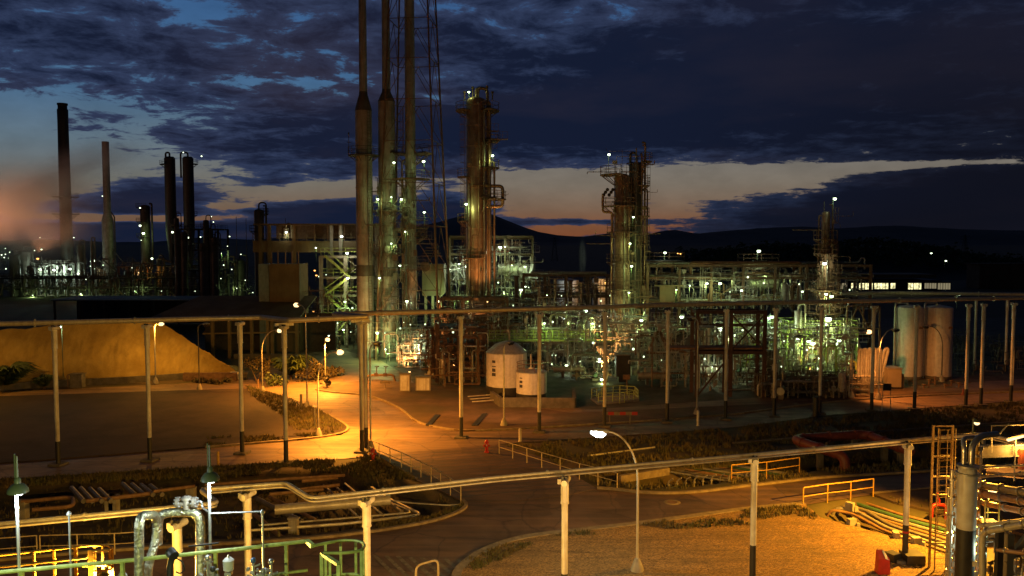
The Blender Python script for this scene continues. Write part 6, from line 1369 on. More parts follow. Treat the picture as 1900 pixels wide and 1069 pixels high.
# fine small bore pipework, conduits, ladders and rails too many to count
def tangle(where, px0, px1, Y0, Y1, z0, z1, n, seed, mt):
    r_ = random.Random(seed); m = MB()
    for k in range(n):
        Y = r_.uniform(Y0, Y1); x = xat(r_.uniform(px0, px1), Y, 4); z = r_.uniform(z0, z1); w = r_.random(); r = r_.choice((.025,.035,.05,.07))
        if w < .38:
            h = r_.uniform(.8, 3.2); a = V3(x,Y,max(z0, z-h)); b = V3(x,Y,min(z1, z+h*.4)); dx = r_.uniform(-.8,.8)
            m.tube([a+V3(dx*.5,0,0), V3(x+dx*.5,Y,a.z+.3*(b.z-a.z)), V3(x,Y,a.z+.35*(b.z-a.z)), b, b+V3(dx,r_.uniform(-.4,.4),0)], r, 5, .12)
            m.box(V3(x,Y-.05,a.z+.6*(b.z-a.z)), (r*4.5,r*4.5,r*6))
        elif w < .70:
            l = r_.uniform(.8, 4.0); d = r_.choice((-1,1)); m.tube([V3(x,Y,z-r_.uniform(.1,.8)), V3(x,Y,z), V3(x+d*l,Y,z), V3(x+d*l,Y+r_.uniform(-.5,.5),z+r_.uniform(-.7,.7))], r, 5, .12)
            for j in range(3): m.cyl(V3(x+d*l*(.2+.3*j),Y,z), V3(x+d*l*(.2+.3*j)+.06,Y,z), r*2.1, n=6)
        elif w < .80:
            l = r_.uniform(1.2, 3.0)
            for zz_ in (0,.5,1.0): m.bar(V3(x,Y,z+zz_), V3(x+l,Y,z+zz_), .035)
            for j in range(4): m.bar(V3(x+l*j/3,Y,z-.1), V3(x+l*j/3,Y,z+1.0), .04)
            m.box(V3(x+l/2,Y+.35,z-.1), (l,.8,.06))
        elif w < .86:
            h = min(z1-z0, r_.uniform(2, 4)); b = max(z0, z-h)
            for s in (-.2,.2): m.bar(V3(x+s,Y,b), V3(x+s,Y,b+h), .05)
            for j in range(int(h/.35)): m.bar(V3(x-.2,Y,b+.2+j*.35), V3(x+.2,Y,b+.2+j*.35), .03)
        elif w < .93:
            m.lathe([(.03,-.3),(.14,-.2),(.16,.1),(.10,.25),(.02,.3)], (x,Y,z), 8); m.cyl(V3(x,Y,z-1.2), V3(x,Y,z+.5), .04, n=5)
        else:
            m.box(V3(x,Y,z), (r_.uniform(.25,.7),.25,r_.uniform(.3,.9))); m.bar(V3(x,Y,max(z0,z-1.4)), V3(x,Y,z), .07)
    tag(m.build('small_pipework', M[mt], None, (0,0,0)), f'mass of small bore pipes, conduits and valves {where}', 'pipework', kind='stuff')
for a in (('beyond the white silos', 1765,1960,96,122,.05,2.6,220,37,'steel'),('left of the white tanks', 790,905,88,106,.1,6.5,170,21,'rust_steel'),('at the foot of the lattice mast', 735,815,101,117,.1,4.2,150,22,'galv'),('behind the white tanks', 905,1060,97,122,.1,8.0,260,23,'pipe_grey'),('behind the yellow green railing', 1050,1200,92,112,.1,7.0,240,24,'pipe_grey'),
    ('behind the dark red bridge', 1200,1420,86,106,.1,7.2,340,25,'pipe_grey'),('in the brightest part of the right plant', 1420,1580,85,102,.1,6.5,330,26,'pipe_pale'),('low at the front of the right plant', 1400,1585,82,87,.1,2.4,200,27,'steel'),('on the lit level of the upper rack', 1200,1590,108,117,zat(572,112),zat(495,112),330,28,'pipe_grey'),
    ('around the stair structure', 560,668,119,146,.1,9,170,29,'rust_steel'),('inside the open frame', 835,990,127,138,.1,zat(450,134),330,30,'pipe_grey'),('in front of the copper column', 825,940,106,117,.1,8.4,200,31,'rust_steel'),('behind the walkway', 985,1130,108,126,.1,zat(508,124),240,32,'rust_steel'),
    ('on the face of the twin column', 1136,1198,108.3,109.6,1,zat(280,110),90,33,'rust_steel'),('on the face of the copper column', 868,915,117.6,118.6,4,zat(200,118),30,34,'rust_steel'),('between the stacks', 700,775,108.5,112,1,zat(330,110),150,35,'steel'),('on the slim column', 1518,1542,98.9,99.4,1,zat(400,99),50,36,'rust_steel')):
    tangle(*a)
# ------------------------------------------------------------------ far plant at the left, seen against the sky
YF = 255.0
def zF(y): return zat(y, YF)
def XF(x): return xat(x, YF, 14)
t_ = thing('chimney', 'tall dark chimney at the far left rising above the smoke', 'chimney', V3(XF(124),YF,0)); c = ORG[t_.name]; m = MB()
m.lathe([(1.95,0),(1.75,zF(400)),(1.55,zF(230)),(1.6,zF(204)),(1.35,zF(202)),(1.35,zF(196)),(1.55,zF(195)),(1.55,zF(192)),(1.2,zF(192)),(1.2,zF(200))], c, 20); m.build('shell', M['dark_clad'], t_)
for y in (366,398): platform(t_, c, zF(y), 1.7, 3.9, 0, 2*pi, 'dark_clad')
t_ = thing('chimney', 'slim brown chimney in the smoke with a thick lower half', 'chimney', V3(XF(201),YF,0)); c = ORG[t_.name]; m = MB()
m.lathe([(1.75,0),(1.72,zF(408)),(1.1,zF(396)),(1.05,zF(263)),(.8,zF(263))], c, 20); m.build('shell', M['stack'], t_)
m = MB(); m.tube([c+V3(2.2,0,zF(520)), c+V3(2.2,0,zF(402)), c+V3(1.2,0,zF(394))], .22, 8, .6); m.build('side_pipe', M['stack_dark'], t_)
for dx in (-9,16): 
    m = MB(); m.tube([c+V3(0,0,zF(452)), V3(XF(201+dx*2.2),YF-2,zF(490))], .15, 5); m.build('stay', M['stack_dark'], t_)
for k, x in enumerate((331,364)):
    t_ = tower('reactor_column', ('left' if k == 0 else 'right')+' of the twin dark columns with pipe hooks against the sky', V3(XF(x),YF-5,zF(490)), 1.62, zat(291,YF-5)-zF(490), 'dark_clad', [(zat(306,YF-5)-zF(490),120,260,1.3) if k == 0 else (zat(305,YF-5)-zF(490),-60,60,1.3),(zat(400,YF-5)-zF(490),0,120,.8)], (), (180+0*k,1.2 if k == 0 else 2.2,zat(300,YF-5) if k == 0 else zat(330,YF-5),.28), .5, 0, None, [(.35,0),(1.1,5),(1.6,10),(1.62,12),(1.62,zat(291,YF-5)-zF(490)-.5),(1.2,zat(291,YF-5)-zF(490)),(.01,zat(291,YF-5)-zF(490))], grp='twin dark columns', pmt='dark_clad')
frame('reactor_table', 'dark table structure carrying the twin dark columns', V3(XF(347),YF-5,0), 16, 8, [zF(545),zF(490)], 3, 1, 'dark_clad', .7, False, False, False, 'dark_clad')
m = MB()
for a, b in (((318,452),(382,452)),((318,490),(318,430)),((340,490),(332,452)),((356,490),(362,452)),((380,490),(380,452))): m.bar(at(*a,YF-8), at(*b,YF-8), .3)
tag(m.build('column_brace', M['dark_clad']), 'brace frame joining the twin dark columns low down', 'frame')
tower('lit_column', 'short dark column with green lamps left of the twin dark columns', V3(XF(271),YF,0), 1.5, zF(380), 'stack_dark', [(zF(440),150,300,1.2),(zF(412),150,300,1.2),(zF(385),150,300,1.2)], [(0,.6,.3,zF(500),zF(378),'stack_dark')], None, 3, 0, None, pmt='dark_clad')
tower('dark_column', 'dark column standing just left of the gallery', V3(xat(482,160,12),160,0), .95, zat(388,160), 'stack_dark', [(zat(398,160),-60,120,.9),(zat(430,160),100,250,.9)], [(0,.4,.14,0,zat(382,160),'stack_dark'),(150,.3,.12,0,zat(400,160),'stack_dark')], (20,1.4,zat(420,160),.16), 3, 0, None, pmt='dark_clad')
frame('dark_structure', 'dark open structure with lamps between the twin dark columns and gallery', V3(XF(424),YF-20,0), 11, 8, [zat(545,YF-20),zat(500,YF-20),zat(463,YF-20),zat(425,YF-20)], 2, 1, 'dark_clad', .5, True, True, False, 'dark_clad')
for k, (x, y, r_) in enumerate(((392,404,.7),(441,408,.8),(449,425,.6),(455,440,1.0),(404,430,.9),(436,450,1.1))):
    tower('dark_column', 'small dark column in the structure left of the gallery', V3(XF(x),YF-26,0), r_, zat(y,YF-26), 'stack_dark', [(zat(y+14,YF-26),0,360,.7)], (), (0,r_+.6,zat(y+60,YF-26),.14), 2, 0, None, grp='small dark columns left of the gallery', pmt='dark_clad')
for k, (x, w, y) in enumerate(((28,20,470),(46,26,463),(86,14,485),(58,14,492),(150,12,452),(178,16,490),(172,6,447),(306,14,500),(318,10,505),(240,18,500),(296,10,480),(400,24,498),(445,22,480))):
    Y = 240+(k*7 % 20); c = V3(xat(x,Y,8),Y,0); r_ = w/1500*Y/2; t_ = thing('dark_vessel', 'dark upright vessel in the far left plant', 'vessel', c, 'dark vessels of the far left plant'); m = MB(); h = zat(y,Y); m.lathe([(r_,0),(r_,h-r_*.4),(r_*.7,h-r_*.12),(.01,h)], c, 16); m.build('shell', M['stack_dark'], t_)
    m = MB(); m.tube([c+V3(0,-.2,h-.2), c+V3(0,-.2,h+1), c+V3(r_+.5,-.2,h+1), c+V3(r_+.5,-.2,h*.3)], .22, 6, .5); m.build('overhead_line', M['stack_dark'], t_)
for k in range(4):
    c = V3(XF(198+k*4.2),YF-6,0); m = MB(); m.cyl(c, c+V3(0,0,zF(495+k*2)), .28, n=8); tag(m.build('tall_pipe', M['copper_clad']), 'tall copper coloured pipe below the slim brown chimney', 'pipe', 'copper pipes below the slim brown chimney')
for k, (x0, x1, y0, y1) in enumerate(((66,84,488,512),(96,112,492,514),(112,140,490,514))):
    frame('lit_house', ['pale green lit open house, narrow one at the left','pale green lit open house in the middle of three','pale green lit open house with the bright lamp, widest'][k], V3(XF((x0+x1)/2),YF-4,0), (x1-x0)/1500*YF, 5, [zF(y1),zF(y0)], 2, 1, 'grey_paint', .5, True, True, False, 'grey_paint')
    c = V3(XF((x0+x1)/2),YF-3.5,zF(y1)+.1); vdrum('pale vessel inside the '+('left','middle','widest')[k]+' green lit open house', c, 1.0, 1.7, 'white_paint', .5)
frame('amber_house', 'amber lit open structure below the short dark column', V3(XF(268),YF-8,0), 6.5, 5, [zat(520,YF-8),zat(494,YF-8)], 2, 1, 'rust_steel', .45, True, True, False, 'rust_steel')
for k in range(3): vdrum('small vessel inside the amber lit structure', V3(XF(257+k*10),YF-7,zat(520,YF-8)+.1), .6, 1.6, 'pipe_pale', .5, 'vessels inside the amber lit structure')
frame('dark_rack', 'long dark pipe rack along the foot of the far left plant', V3(XF(215),YF-14,0), 78, 5, [zat(560,YF-14),zat(535,YF-14),zat(515,YF-14)], 12, 1, 'dark_clad', .45, True, True, False, 'dark_clad')
for k in range(16):
    Y = YF-16+.3*k; z = zat((560,535,515)[k % 3],Y)+.3; x0, x1 = XF(rnd.uniform(-30,150)), XF(rnd.uniform(230,440)); m = MB(); m.tube([V3(x0,Y,z-2), V3(x0,Y,z), V3(x1,Y,z), V3(x1,Y,z-3)], .22, 6, .6); tag(m.build('process_pipe', M[('steel','pipe_grey','stack_dark')[k % 3]]), 'long dark pipe on the far left rack', 'pipe', 'pipes on the far left rack')
for k in range(34):
    Y = YF-rnd.uniform(8,22); x = XF(rnd.uniform(-5,470)); z = zat(rnd.uniform(470,530),Y); m = MB(); m.tube([V3(x,Y,0), V3(x,Y,z), V3(x+rnd.choice((-2,2,3)),Y,z), V3(x+2,Y,z-rnd.uniform(1,5))], rnd.uniform(.12,.3), 6, .5); tag(m.build('riser_pipe', M[('stack_dark','steel','rust_steel')[k % 3]]), 'dark upright pipe in the far left plant', 'pipe', 'dark upright pipes of the far left plant')
tangle('throughout the far left plant', -10, 475, 228, 252, .5, zF(478), 700, 41, 'stack_dark')   # far_tangle
tangle('low in the far left plant', -10, 475, 224, 246, .5, zF(515), 420, 42, 'steel')
# antenna like masts against the sky
for x, y in ((531,405),(536,412),(440,402),(458,405),(300,470),(247,475)):
    Y = 200; a = V3(xat(x,Y,10),Y,0); m = MB(); m.cyl(a, a+V3(0,0,zat(y,Y)), .14, .06, n=5); tag(m.build('mast', M['dark_clad']), 'thin dark mast against the sky', 'mast', 'thin dark masts')

# ------------------------------------------------------------------ far right
Yb2 = 250.0; zB = lambda y: zat(y, Yb2); XB = lambda x: xat(x, Yb2, 5)
t_ = thing('lit_building', 'long low building with a lit window band far behind the slim column', 'building', V3(XB(1660),Yb2,0))
m = MB(); m.box(V3(XB(1660),Yb2+6,zB(520)/2), (XB(1745)-XB(1570),12,zB(520))); m.build('wall', M['dark_clad'], t_)
m = MB(); m.box(V3(XB(1660),Yb2+5.5,zB(512)), (XB(1735)-XB(1590),14,1.0)); m.build('roof', M['roof_sheet'], t_)
for k, (a, b, mt) in enumerate(((1594,1620,'window_lit'),(1622,1649,'window_lit'),(1652,1662,'window_lit'),(1685,1710,'window_lit'),(1579,1590,'window_lit'),(1715,1738,'window_dim'),(1740,1764,'window_dim'),(1552,1572,'window_dim'))):
    n = max(1, int((b-a)/4.6)); f = MB(); f.box(V3(XB((a+b)/2),Yb2-.06,zB(531)), (XB(b)-XB(a)+.3,.1,zB(525)-zB(538)+.3)); fr = f.build('window', M['black_paint'], t_)
    ORG[fr.name] = ORG[t_.name]
    m = MB()
    for i in range(n):
        x0 = a+(b-a)*(i+.06+.1*((i*7+k) % 3)/3)/n; x1 = a+(b-a)*(i+.9-.1*((i*5) % 3)/3)/n; ya, yb = 525.5, 537-1.6*((i*3+k) % 3)/2
        m.box(V3(XB((x0+x1)/2),Yb2-.14,(zB(ya)+zB(yb))/2), (XB(x1)-XB(x0),.06,zB(ya)-zB(yb)))
    m.build('pane', M[mt], fr)
m = MB(); m.box(V3(xat(1870,280,5),284,zat(490,280)/2), ((1925-1820)/1500*280,8,zat(490,280))); m.box(V3(xat(1870,280,5),284,zat(490,280)), ((1930-1815)/1500*280,8.6,.4)); tag(m.build('plain_building', M['brown_wall']), 'dim plain building at the far right edge', 'building')
# wooded rise, one continuous line of crowns
hl = MB(); hp = [(1190,478),(1300,470),(1370,462),(1440,455),(1500,462),(1560,452),(1620,448),(1700,455),(1780,468),(1860,482),(1960,492),(2300,500)]
Yw0 = 430.0; vs = []
for i, (x, y) in enumerate(hp):
    top_ = max(2.0, zat(y+9,Yw0)); X = xat(x,Yw0,20)
    for yy, f in ((Yw0-90,0),(Yw0-45,.5),(Yw0,1.0),(Yw0+120,.7),(Yw0+300,0)): vs.append((X*yy/Yw0, yy, top_*f-.3))
hl.add(vs, [(i*5+j, (i+1)*5+j, (i+1)*5+j+1, i*5+j+1) for i in range(len(hp)-1) for j in range(4)], True)
tag(hl.build('hill', M['hill'], None, (0,0,0)), kind='structure')
wd = MB()
for _ in range(1500):
    f = rnd.uniform(0, len(hp)-1.01); k = int(f); u = f-k; x = hp[k][0]*(1-u)+hp[k+1][0]*u; y = hp[k][1]*(1-u)+hp[k+1][1]*u
    Y = Yw0+rnd.uniform(-60,12); top_ = max(2.0, zat(y+9,Yw0)); fz = 1-(Yw0-Y)/90 if Y < Yw0 else 1; b = V3(xat(x,Yw0,20)*Y/Yw0, Y, top_*max(0,fz)-.5); s = rnd.uniform(1.2,2.8); hh = rnd.uniform(2.5,5.5)*(1.5 if rnd.random() < .06 else 1)
    for _k in range(9):
        q = b+V3(rnd.gauss(0,s*.6), rnd.gauss(0,s*.5), hh*rnd.uniform(.3,1)); a = rnd.uniform(0,pi); w = rnd.uniform(.5,1.2); d = V3(math.cos(a)*w, math.sin(a)*w, rnd.uniform(-.3,.3)); e = V3(rnd.uniform(-.4,.4), rnd.uniform(-.4,.4), rnd.uniform(.4,1.0))
        wd.add([q-d, q+d, q+d*.4+e, q-d*.5+e], [(0,1,2,3)])
tag(wd.build('wooded_ridge', M['leaf'], None, (0,0,0)), 'dark wood along the low ridge at the right', 'trees', kind='stuff')
# mountains: a real range a few kilometres off
prof = [(-600,452),(-200,446),(0,450),(250,452),(420,448),(560,440),(700,432),(800,416),(850,402),(880,392),(905,395),(930,404),(960,417),(1000,431),(1040,437),(1080,439),(1110,436),(1140,431),(1175,437),(1200,436),(1225,429),(1250,426),(1285,436),(1320,432),(1400,424),(1480,420),(1560,424),(1650,418),(1760,424),(1850,430),(1960,436),(2300,440),(2600,448)]
mt_ = MB(); vs = []; NC, NRW = 190, 9
for i in range(NC+1):
    x = -600+3200*i/NC; k = max(j for j in range(len(prof)-1) if prof[j][0] <= x); u = (x-prof[k][0])/(prof[k+1][0]-prof[k][0]); y = prof[k][1]*(1-u)+prof[k+1][1]*u
    for j in range(NRW):
        Y = 4200+j*700; f = [0,.18,.45,.75,1.0,.8,.5,.2,0][j]; X = (x-CX)/FPX*7000; h = zat(y,7000)*f
        h += (noise.noise(V3(X*.0016, Y*.0016, 1))*60*f*(1-f)*4 + noise.noise(V3(X*.006, Y*.006, 5))*(9 if j == 4 else 22)*f)
        vs.append((X, Y, max(h,-2) if f else -4))
mt_.add(vs, [(i*NRW+j, (i+1)*NRW+j, (i+1)*NRW+j+1, i*NRW+j+1) for i in range(NC) for j in range(NRW-1)], True)
tag(mt_.build('mountains', M['mount'], None, (0,0,0)), kind='structure')
# two power pylons on the plain
for k, (x, y) in enumerate(((1029,440),(1790,436))):
    Y = 700; a = V3(xat(x,Y,10),Y,0); h = zat(y,Y); m = MB()
    for s in (-1,1):
        for s2 in (-1,1): m.bar(a+V3(s*2.6,s2*2.6,0), a+V3(s*.4,s2*.4,h), .3)
    for i in range(8):
        z = h*i/8; w = 2.6-2.2*i/8; z2 = h*(i+1)/8; w2 = 2.6-2.2*(i+1)/8; m.bar(a+V3(-w,-w,z), a+V3(w2,-w2,z2), .2); m.bar(a+V3(w,-w,z), a+V3(-w2,-w2,z2), .2)
    for z in (.72,.84,.95): m.bar(a+V3(-4,0,h*z), a+V3(4,0,h*z), .3)
    tag(m.build('pylon', M['dark_clad']), ('left' if k == 0 else 'right')+' power pylon faint on the plain', 'pylon')

# ------------------------------------------------------------------ bushes and palms
def bush(name, label, p, w, h, mt, cat='bush', n=420, frond=False, grp=None):
    t_ = thing(name, label, cat, p, grp); p = Vector(p); m = MB(); tr = MB()
    if frond:
        for k in range(26):
            a = rnd.uniform(0,2*pi); Lf = w*rnd.uniform(.7,1.1); rise = rnd.uniform(.5,1.2)*h; prev = p+V3(0,0,.25*h)
            for i in range(1,8):
                u = i/7; q = p+V3(math.cos(a)*Lf*u, math.sin(a)*Lf*u, .25*h+rise*math.sin(u*2.2)*.8)
                d = V3(-math.sin(a), math.cos(a), 0)*(.35*w*math.sin(pi*min(1,u*.95)+.15)); dr = V3(math.cos(a)*.25*w,math.sin(a)*.25*w,-.12*h)
                m.add([prev, q, q+d+dr, prev+d*.4+dr*.3], [(0,1,2,3)]); m.add([prev, q, q-d+dr, prev-d*.4+dr*.3], [(3,2,1,0)]); prev = q
        tr.cyl(p, p+V3(0,0,.35*h), .22, .16, n=8)
    else:
        lob = [(rnd.uniform(-.6,.6)*w, rnd.uniform(-.5,.5)*w, rnd.uniform(.25,.85)*h, rnd.uniform(.25,.5)*w) for _ in range(9)]
        for k in range(n):
            lx, ly, lz, lr = rnd.choice(lob); v = V3(rnd.gauss(0,1), rnd.gauss(0,1), rnd.gauss(0,.8)).normalized()*lr*rnd.uniform(.5,1.1); q = p+V3(lx,ly,lz)+v; q.z = max(q.z, p.z+.05); s = rnd.uniform(.10,.24); a = V3(rnd.uniform(-1,1),rnd.uniform(-1,1),rnd.uniform(-1,1)).normalized()*s; b = a.cross(V3(rnd.uniform(-1,1),rnd.uniform(-1,1),.5)).normalized()*s*.5
            m.add([q-a, q+b, q+a, q-b], [(0,1,2,3)])
        for k in range(6):
            lx, ly, lz, lr = lob[k]; tr.tube([p, p+V3(lx*.4,ly*.4,lz*.5), p+V3(lx,ly,lz)], [.09,.06,.02], 6)
    m.build('foliage', M[mt], t_); tr.build('stem', M['bark'], t_)
bush('palm_shrub', 'big dark palm like shrub at the left foot of the mound', g(8,724), 3.2, 2.6, 'leaf', 'shrub', frond=True)
bush('palm_shrub', 'small dark spiky shrub right of the big palm at the mound', g(82,722), 1.2, 1.3, 'leaf', 'shrub', frond=True)
bush('round_bush', 'bare brownish bush left of the column with the head beam', g(478,712), 2.0, 3.4, 'dry_leaf', 'bush', 520)
bush('palm_shrub', 'dark leafy palm clump right of the column with the head beam', g(540,705), 2.6, 2.8, 'leaf', 'shrub', frond=True)
bush('round_bush', 'dark bush at the right end of the clump by the road', g(570,706), 1.9, 2.2, 'dry_leaf', 'bush', 420)
bush('round_bush', 'low reddish bush beside the road curve', g(598,703), 1.7, 1.5, 'dry_leaf', 'bush', 360)
bush('round_bush', 'low dry bush right under the lit orange lamp', g(622,698), 1.4, 1.0, 'dry_leaf', 'bush', 260)
bush('round_bush', 'low dark bush behind the end of the lot', g(508,716), 1.6, 1.2, 'leaf', 'bush', 300)
bush('round_bush', 'small bush beside the valve hoop on the verge', g(607,720), .5, 1.3, 'dry_leaf', 'bush', 120)
for k in range(5): 
    q = g(365+k*14,710+((k*5) % 4)); bush('round_bush', 'low dry weed clump by the right end of the mound', q, .6, .5, 'dry_leaf', 'bush', 90, grp='weed clumps at the mound end')
c = g(355,706); m = MB(); m.box(c+V3(2.2,0,.45), (6.2,.4,.9)); tag(m.build('low_wall', M['rust_steel']), 'low reddish wall at the right end of the yellow mound', 'wall')
for k in range(4):
    c = g(432+k*8,704); m = MB(); m.lathe([(.28,0),(.28,.85),(.25,.88),(.001,.88)], c, 12); tag(m.build('oil_drum', M[('white_paint','white_paint','black_paint','dark_conc')[k]]), ['pale drum at the end of the yellow mound, left one','pale drum at the end of the yellow mound, right one','black drum next to the pale drums','dark grey drum last in the row by the mound'][k], 'drum')

# ------------------------------------------------------------------ lamps of the plant
def lampat(label, x, y, Y, w, col=GREEN, bulb='bulb_green', r=.2, pole=2.2, grp=None, spot=None, aim=None, name='work_lamp'):
    return flood(label, at(x,y,Y), w, col, bulb, spot, aim, grp, r, 'lamp', name, pole)
LL = [ # x, y, distance, watts, colour, radius, label
 (870,171,119,120,GREEN,.2,'lamp at the very top of the copper column'),(914,289,118,260,GREEN,.24,'lamp on the right side of the copper column'),(865,379,117.5,420,GREEN,.24,'lamp on the left side of the copper column'),
 (1130,287,108,60,WHITE,.22,'lamp on a bracket at the top left of the twin column'),(1175,403,107.5,60,GREEN,.18,'small lamp high on the face of the twin column'),(1169,452,107.3,420,GREEN,.17,'lamp over the bright green patch of the twin column'),(1172,494,107.4,420,GREEN,.2,'lamp on the third stage of the twin column'),(1167,543,107.3,380,GREEN,.15,'lamp on the fourth stage of the twin column'),(1172,592,106.5,620,GREEN,.2,'lamp on the lowest stage of the twin column'),
 (786,300,111.5,240,GREEN,.24,'lamp on the upper platform of the slim stack'),(731,302,110,70,GREEN,.2,'lone lamp high on the middle stack'),(701,370,109.5,260,GREEN,.2,'left lamp on the middle stack platform'),(745,370,109.5,240,GREEN,.2,'right lamp on the middle stack platform'),(726,366,108.8,320,GREEN,.12,'centre lamp on the middle stack platform'),(787,394,111,120,GREEN,.2,'lamp on the right of the slim stack at mid height'),(752,430,111,140,GREEN,.15,'small lamp left of the slim stack low down'),(726,452,109.5,380,GREEN,.14,'lamp washing the middle stack with green'),
 (867,495,129,900,WHITE,.42,'brightest white lamp left of the copper column'),(852,490,130,500,WHITE,.2,'lamp inside the white braced bracket'),(815,559,122,420,GREEN,.34,'left of two bright lamps under the furnace box'),(843,552,124,900,GREEN,.40,'right of two bright lamps under the furnace box'),
 (928,459,131,500,WHITE,.34,'big white lamp on the top deck of the open frame'),(937,458,131,0,WHITE,.14,'tiny lamp beside the big white lamp on the top deck'),(974,495,130.5,320,WHITE,.2,'lamp above the pale drum of the open frame'),(950,492,130.5,300,GREEN,.12,'lamp left of the pale drum of the open frame'),(967,538,128,280,GREEN,.3,'bright lamp under the right side of the open frame'),(935,541,128,220,GREEN,.2,'lamp under the middle of the open frame'),(1014,547,126,160,WHITE,.26,'white lamp right of the open frame'),(975,532,129,0,GREEN,.15,'tiny lamp over the right side of the open frame'),(917,533,129,60,GREEN,.15,'tiny lamp just right of the copper column'),
 (870,574,108,180,(.9,1,.6),.18,'left of the close lamp pair under the copper column'),(877,573.5,108,0,(.9,1,.6),.22,'right of the close lamp pair under the copper column'),
 (755,559,111,160,WHITE,.26,'white lamp between the middle and slim stack'),(742,493,111,60,GREEN,.18,'small lamp right of the middle stack'),(704,516,109,420,GREEN,.2,'lamp between the left and middle stack'),(700,618,108,1100,GREEN,.24,'low lamp between the left and middle stack'),(700,640,107,700,GREEN,.2,'lowest lamp between the left and middle stack'),(776,640,104.5,380,(.75,1,.6),.2,'lamp inside the bright skid, upper'),(795,652,104,360,(.75,1,.6),.18,'lamp inside the bright skid, lower'),(716,648,106,300,GREEN,.18,'low lamp at the foot of the middle stack'),
 (634,439,128,160,(1,.95,.7),.24,'lamp near the right end of the gallery'),(531,431,129.5,160,(1,.95,.6),.2,'lamp inside the left end of the gallery'),(644,470,124,320,(1,1,.6),.26,'lamp at the top of the stair structure'),(645,516,124,340,(.95,1,.5),.24,'lamp on the middle floor of the stair structure'),(640,560,123,420,GREEN,.2,'lamp on the lower floor of the stair structure'),(620,600,122,260,(.95,1,.5),.16,'low lamp in the stair structure'),(637,612,121,240,GREEN,.22,'lowest lamp of the stair structure'),(586,460,128,110,(.9,1,.4),.12,'small lamp under the middle of the gallery'),
 (1087,577,112,120,WHITE,.3,'white lamp on a post just under the far overhead pipe'),(1125,588,104,180,(1,.95,.75),.24,'lamp just left of the twin column foot'),(1190,594.5,103,260,GREEN,.26,'lamp right of the twin column foot'),(1050,592,106,300,(.95,1,.8),.3,'long bright lamp behind the walkway'),(1057,595,105.5,160,GREEN,.16,'small lamp beside the long bright lamp'),(1112,666,96,140,WHITE,.2,'lamp above the lit panel behind the yellow green railing'),(1117,704,91,420,(.8,1,.3),.26,'lamp over the yellow green railing'),(1051,678,97,80,WHITE,.2,'white lamp right of the small tank'),(1010,600,98.6,380,GREEN,.15,'assumed lamp over the left half of the walkway'),(1100,600,98.6,420,GREEN,.15,'assumed lamp over the right half of the walkway'),  # the two walkway lamps are assumed, placed to light its rails
 (1265,588,99,260,GREEN,.3,'lamp above the round vessel end'),(1336,610,97,160,WHITE,.34,'oval lamp above the dark red bridge'),(1361,622,95,320,(.8,1,.4),.3,'lamp right of the oval lamp on the bridge'),(1359,582,98,120,GREEN,.2,'small lamp high beside the tall column'),(1427,590,96,420,(.6,1,.75),.22,'teal lamp left of the white lamp post'),(1432,588,96,420,WHITE,.3,'white lamp on the railed deck post'),(1395,651,92,60,GREEN,.18,'small lamp over the right end of the dark red bridge'),(1322,680,90,160,(.85,1,.6),.1,'lamp lighting the pale exchanger'),
 (1482,629,93,420,GREEN,.34,'leftmost of the five bright lamps in the right plant'),(1501,633,92.5,420,GREEN,.32,'second of the five bright lamps in the right plant'),(1508,637,92,420,GREEN,.34,'third of the five bright lamps in the right plant'),(1550,637,92,420,GREEN,.34,'fourth of the five bright lamps in the right plant'),(1557,632,92.5,300,GREEN,.26,'last of the five bright lamps in the right plant'),(1537,592,95,700,(.75,1,.4),.46,'biggest bright lamp on the slim column'),(1521,665,86,60,GREEN,.18,'small low lamp left of the slim column'),(1543,550,97,120,WHITE,.26,'white lamp right of the slim column'),(1533,546,97.5,360,(.85,1,.35),.2,'lamp on the slim column just above the far pipe'),(1530,489,98,300,(.9,1,.6),.26,'lamp halfway up the slim column'),(1549,369,98,60,(.6,1,.7),.24,'lamp at the top of the slim column'),
 (1408,466,114,120,WHITE,.32,'white lamp on a post above the upper rack'),(1234,469,116,100,WHITE,.24,'lamp on the upper deck right of the twin column'),(1312,526,108,260,(.8,1,.45),.2,'left lamp under the upper rack'),(1336,526,108,300,GREEN,.26,'right lamp under the upper rack'),(1255,538,106,320,GREEN,.12,'lamp in the lit middle level by the shelter'),(1280,530,106,260,(.8,1,.5),.12,'lamp between the shelter and the rack'),(1376,539,108,120,WHITE,.2,'white lamp on the dark right part of the rack'),(1397,487,113,120,(.9,1,.5),.22,'lamp at the end of a short arm on the rack'),(1420,517,111,260,GREEN,.18,'lamp above the pale drum on the rack'),(1468,516,110,60,(.9,1,.5),.2,'yellowish lamp right of the pale drum on the rack'),(1489,541,100,40,WHITE,.16,'tiny white lamp left of the slim column'),
 (1621,543,150,30,WHITE,.26,'white lamp just below the lit window band'),(1780,546,120,60,WHITE,.30,'white lamp on the grey pipe behind the silos'),
]
for x, y, Y, w, col, r, lb in LL:
    lampat(lb, x, y, Y, w*(.42 if x > 1195 else (.24 if 690 < x < 800 and y < 520 else (.30 if y < 560 and (850 < x < 925 or 1120 < x < 1195) else .45))), col, 'bulb_green' if col[0] < .84 else 'bulb_white', r*.8)
p = at(109,607,78); flood('bright white lamp over the left end of the yellow mound', p, 120, WHITE, 'bulb_white', r=.2, pole=5)
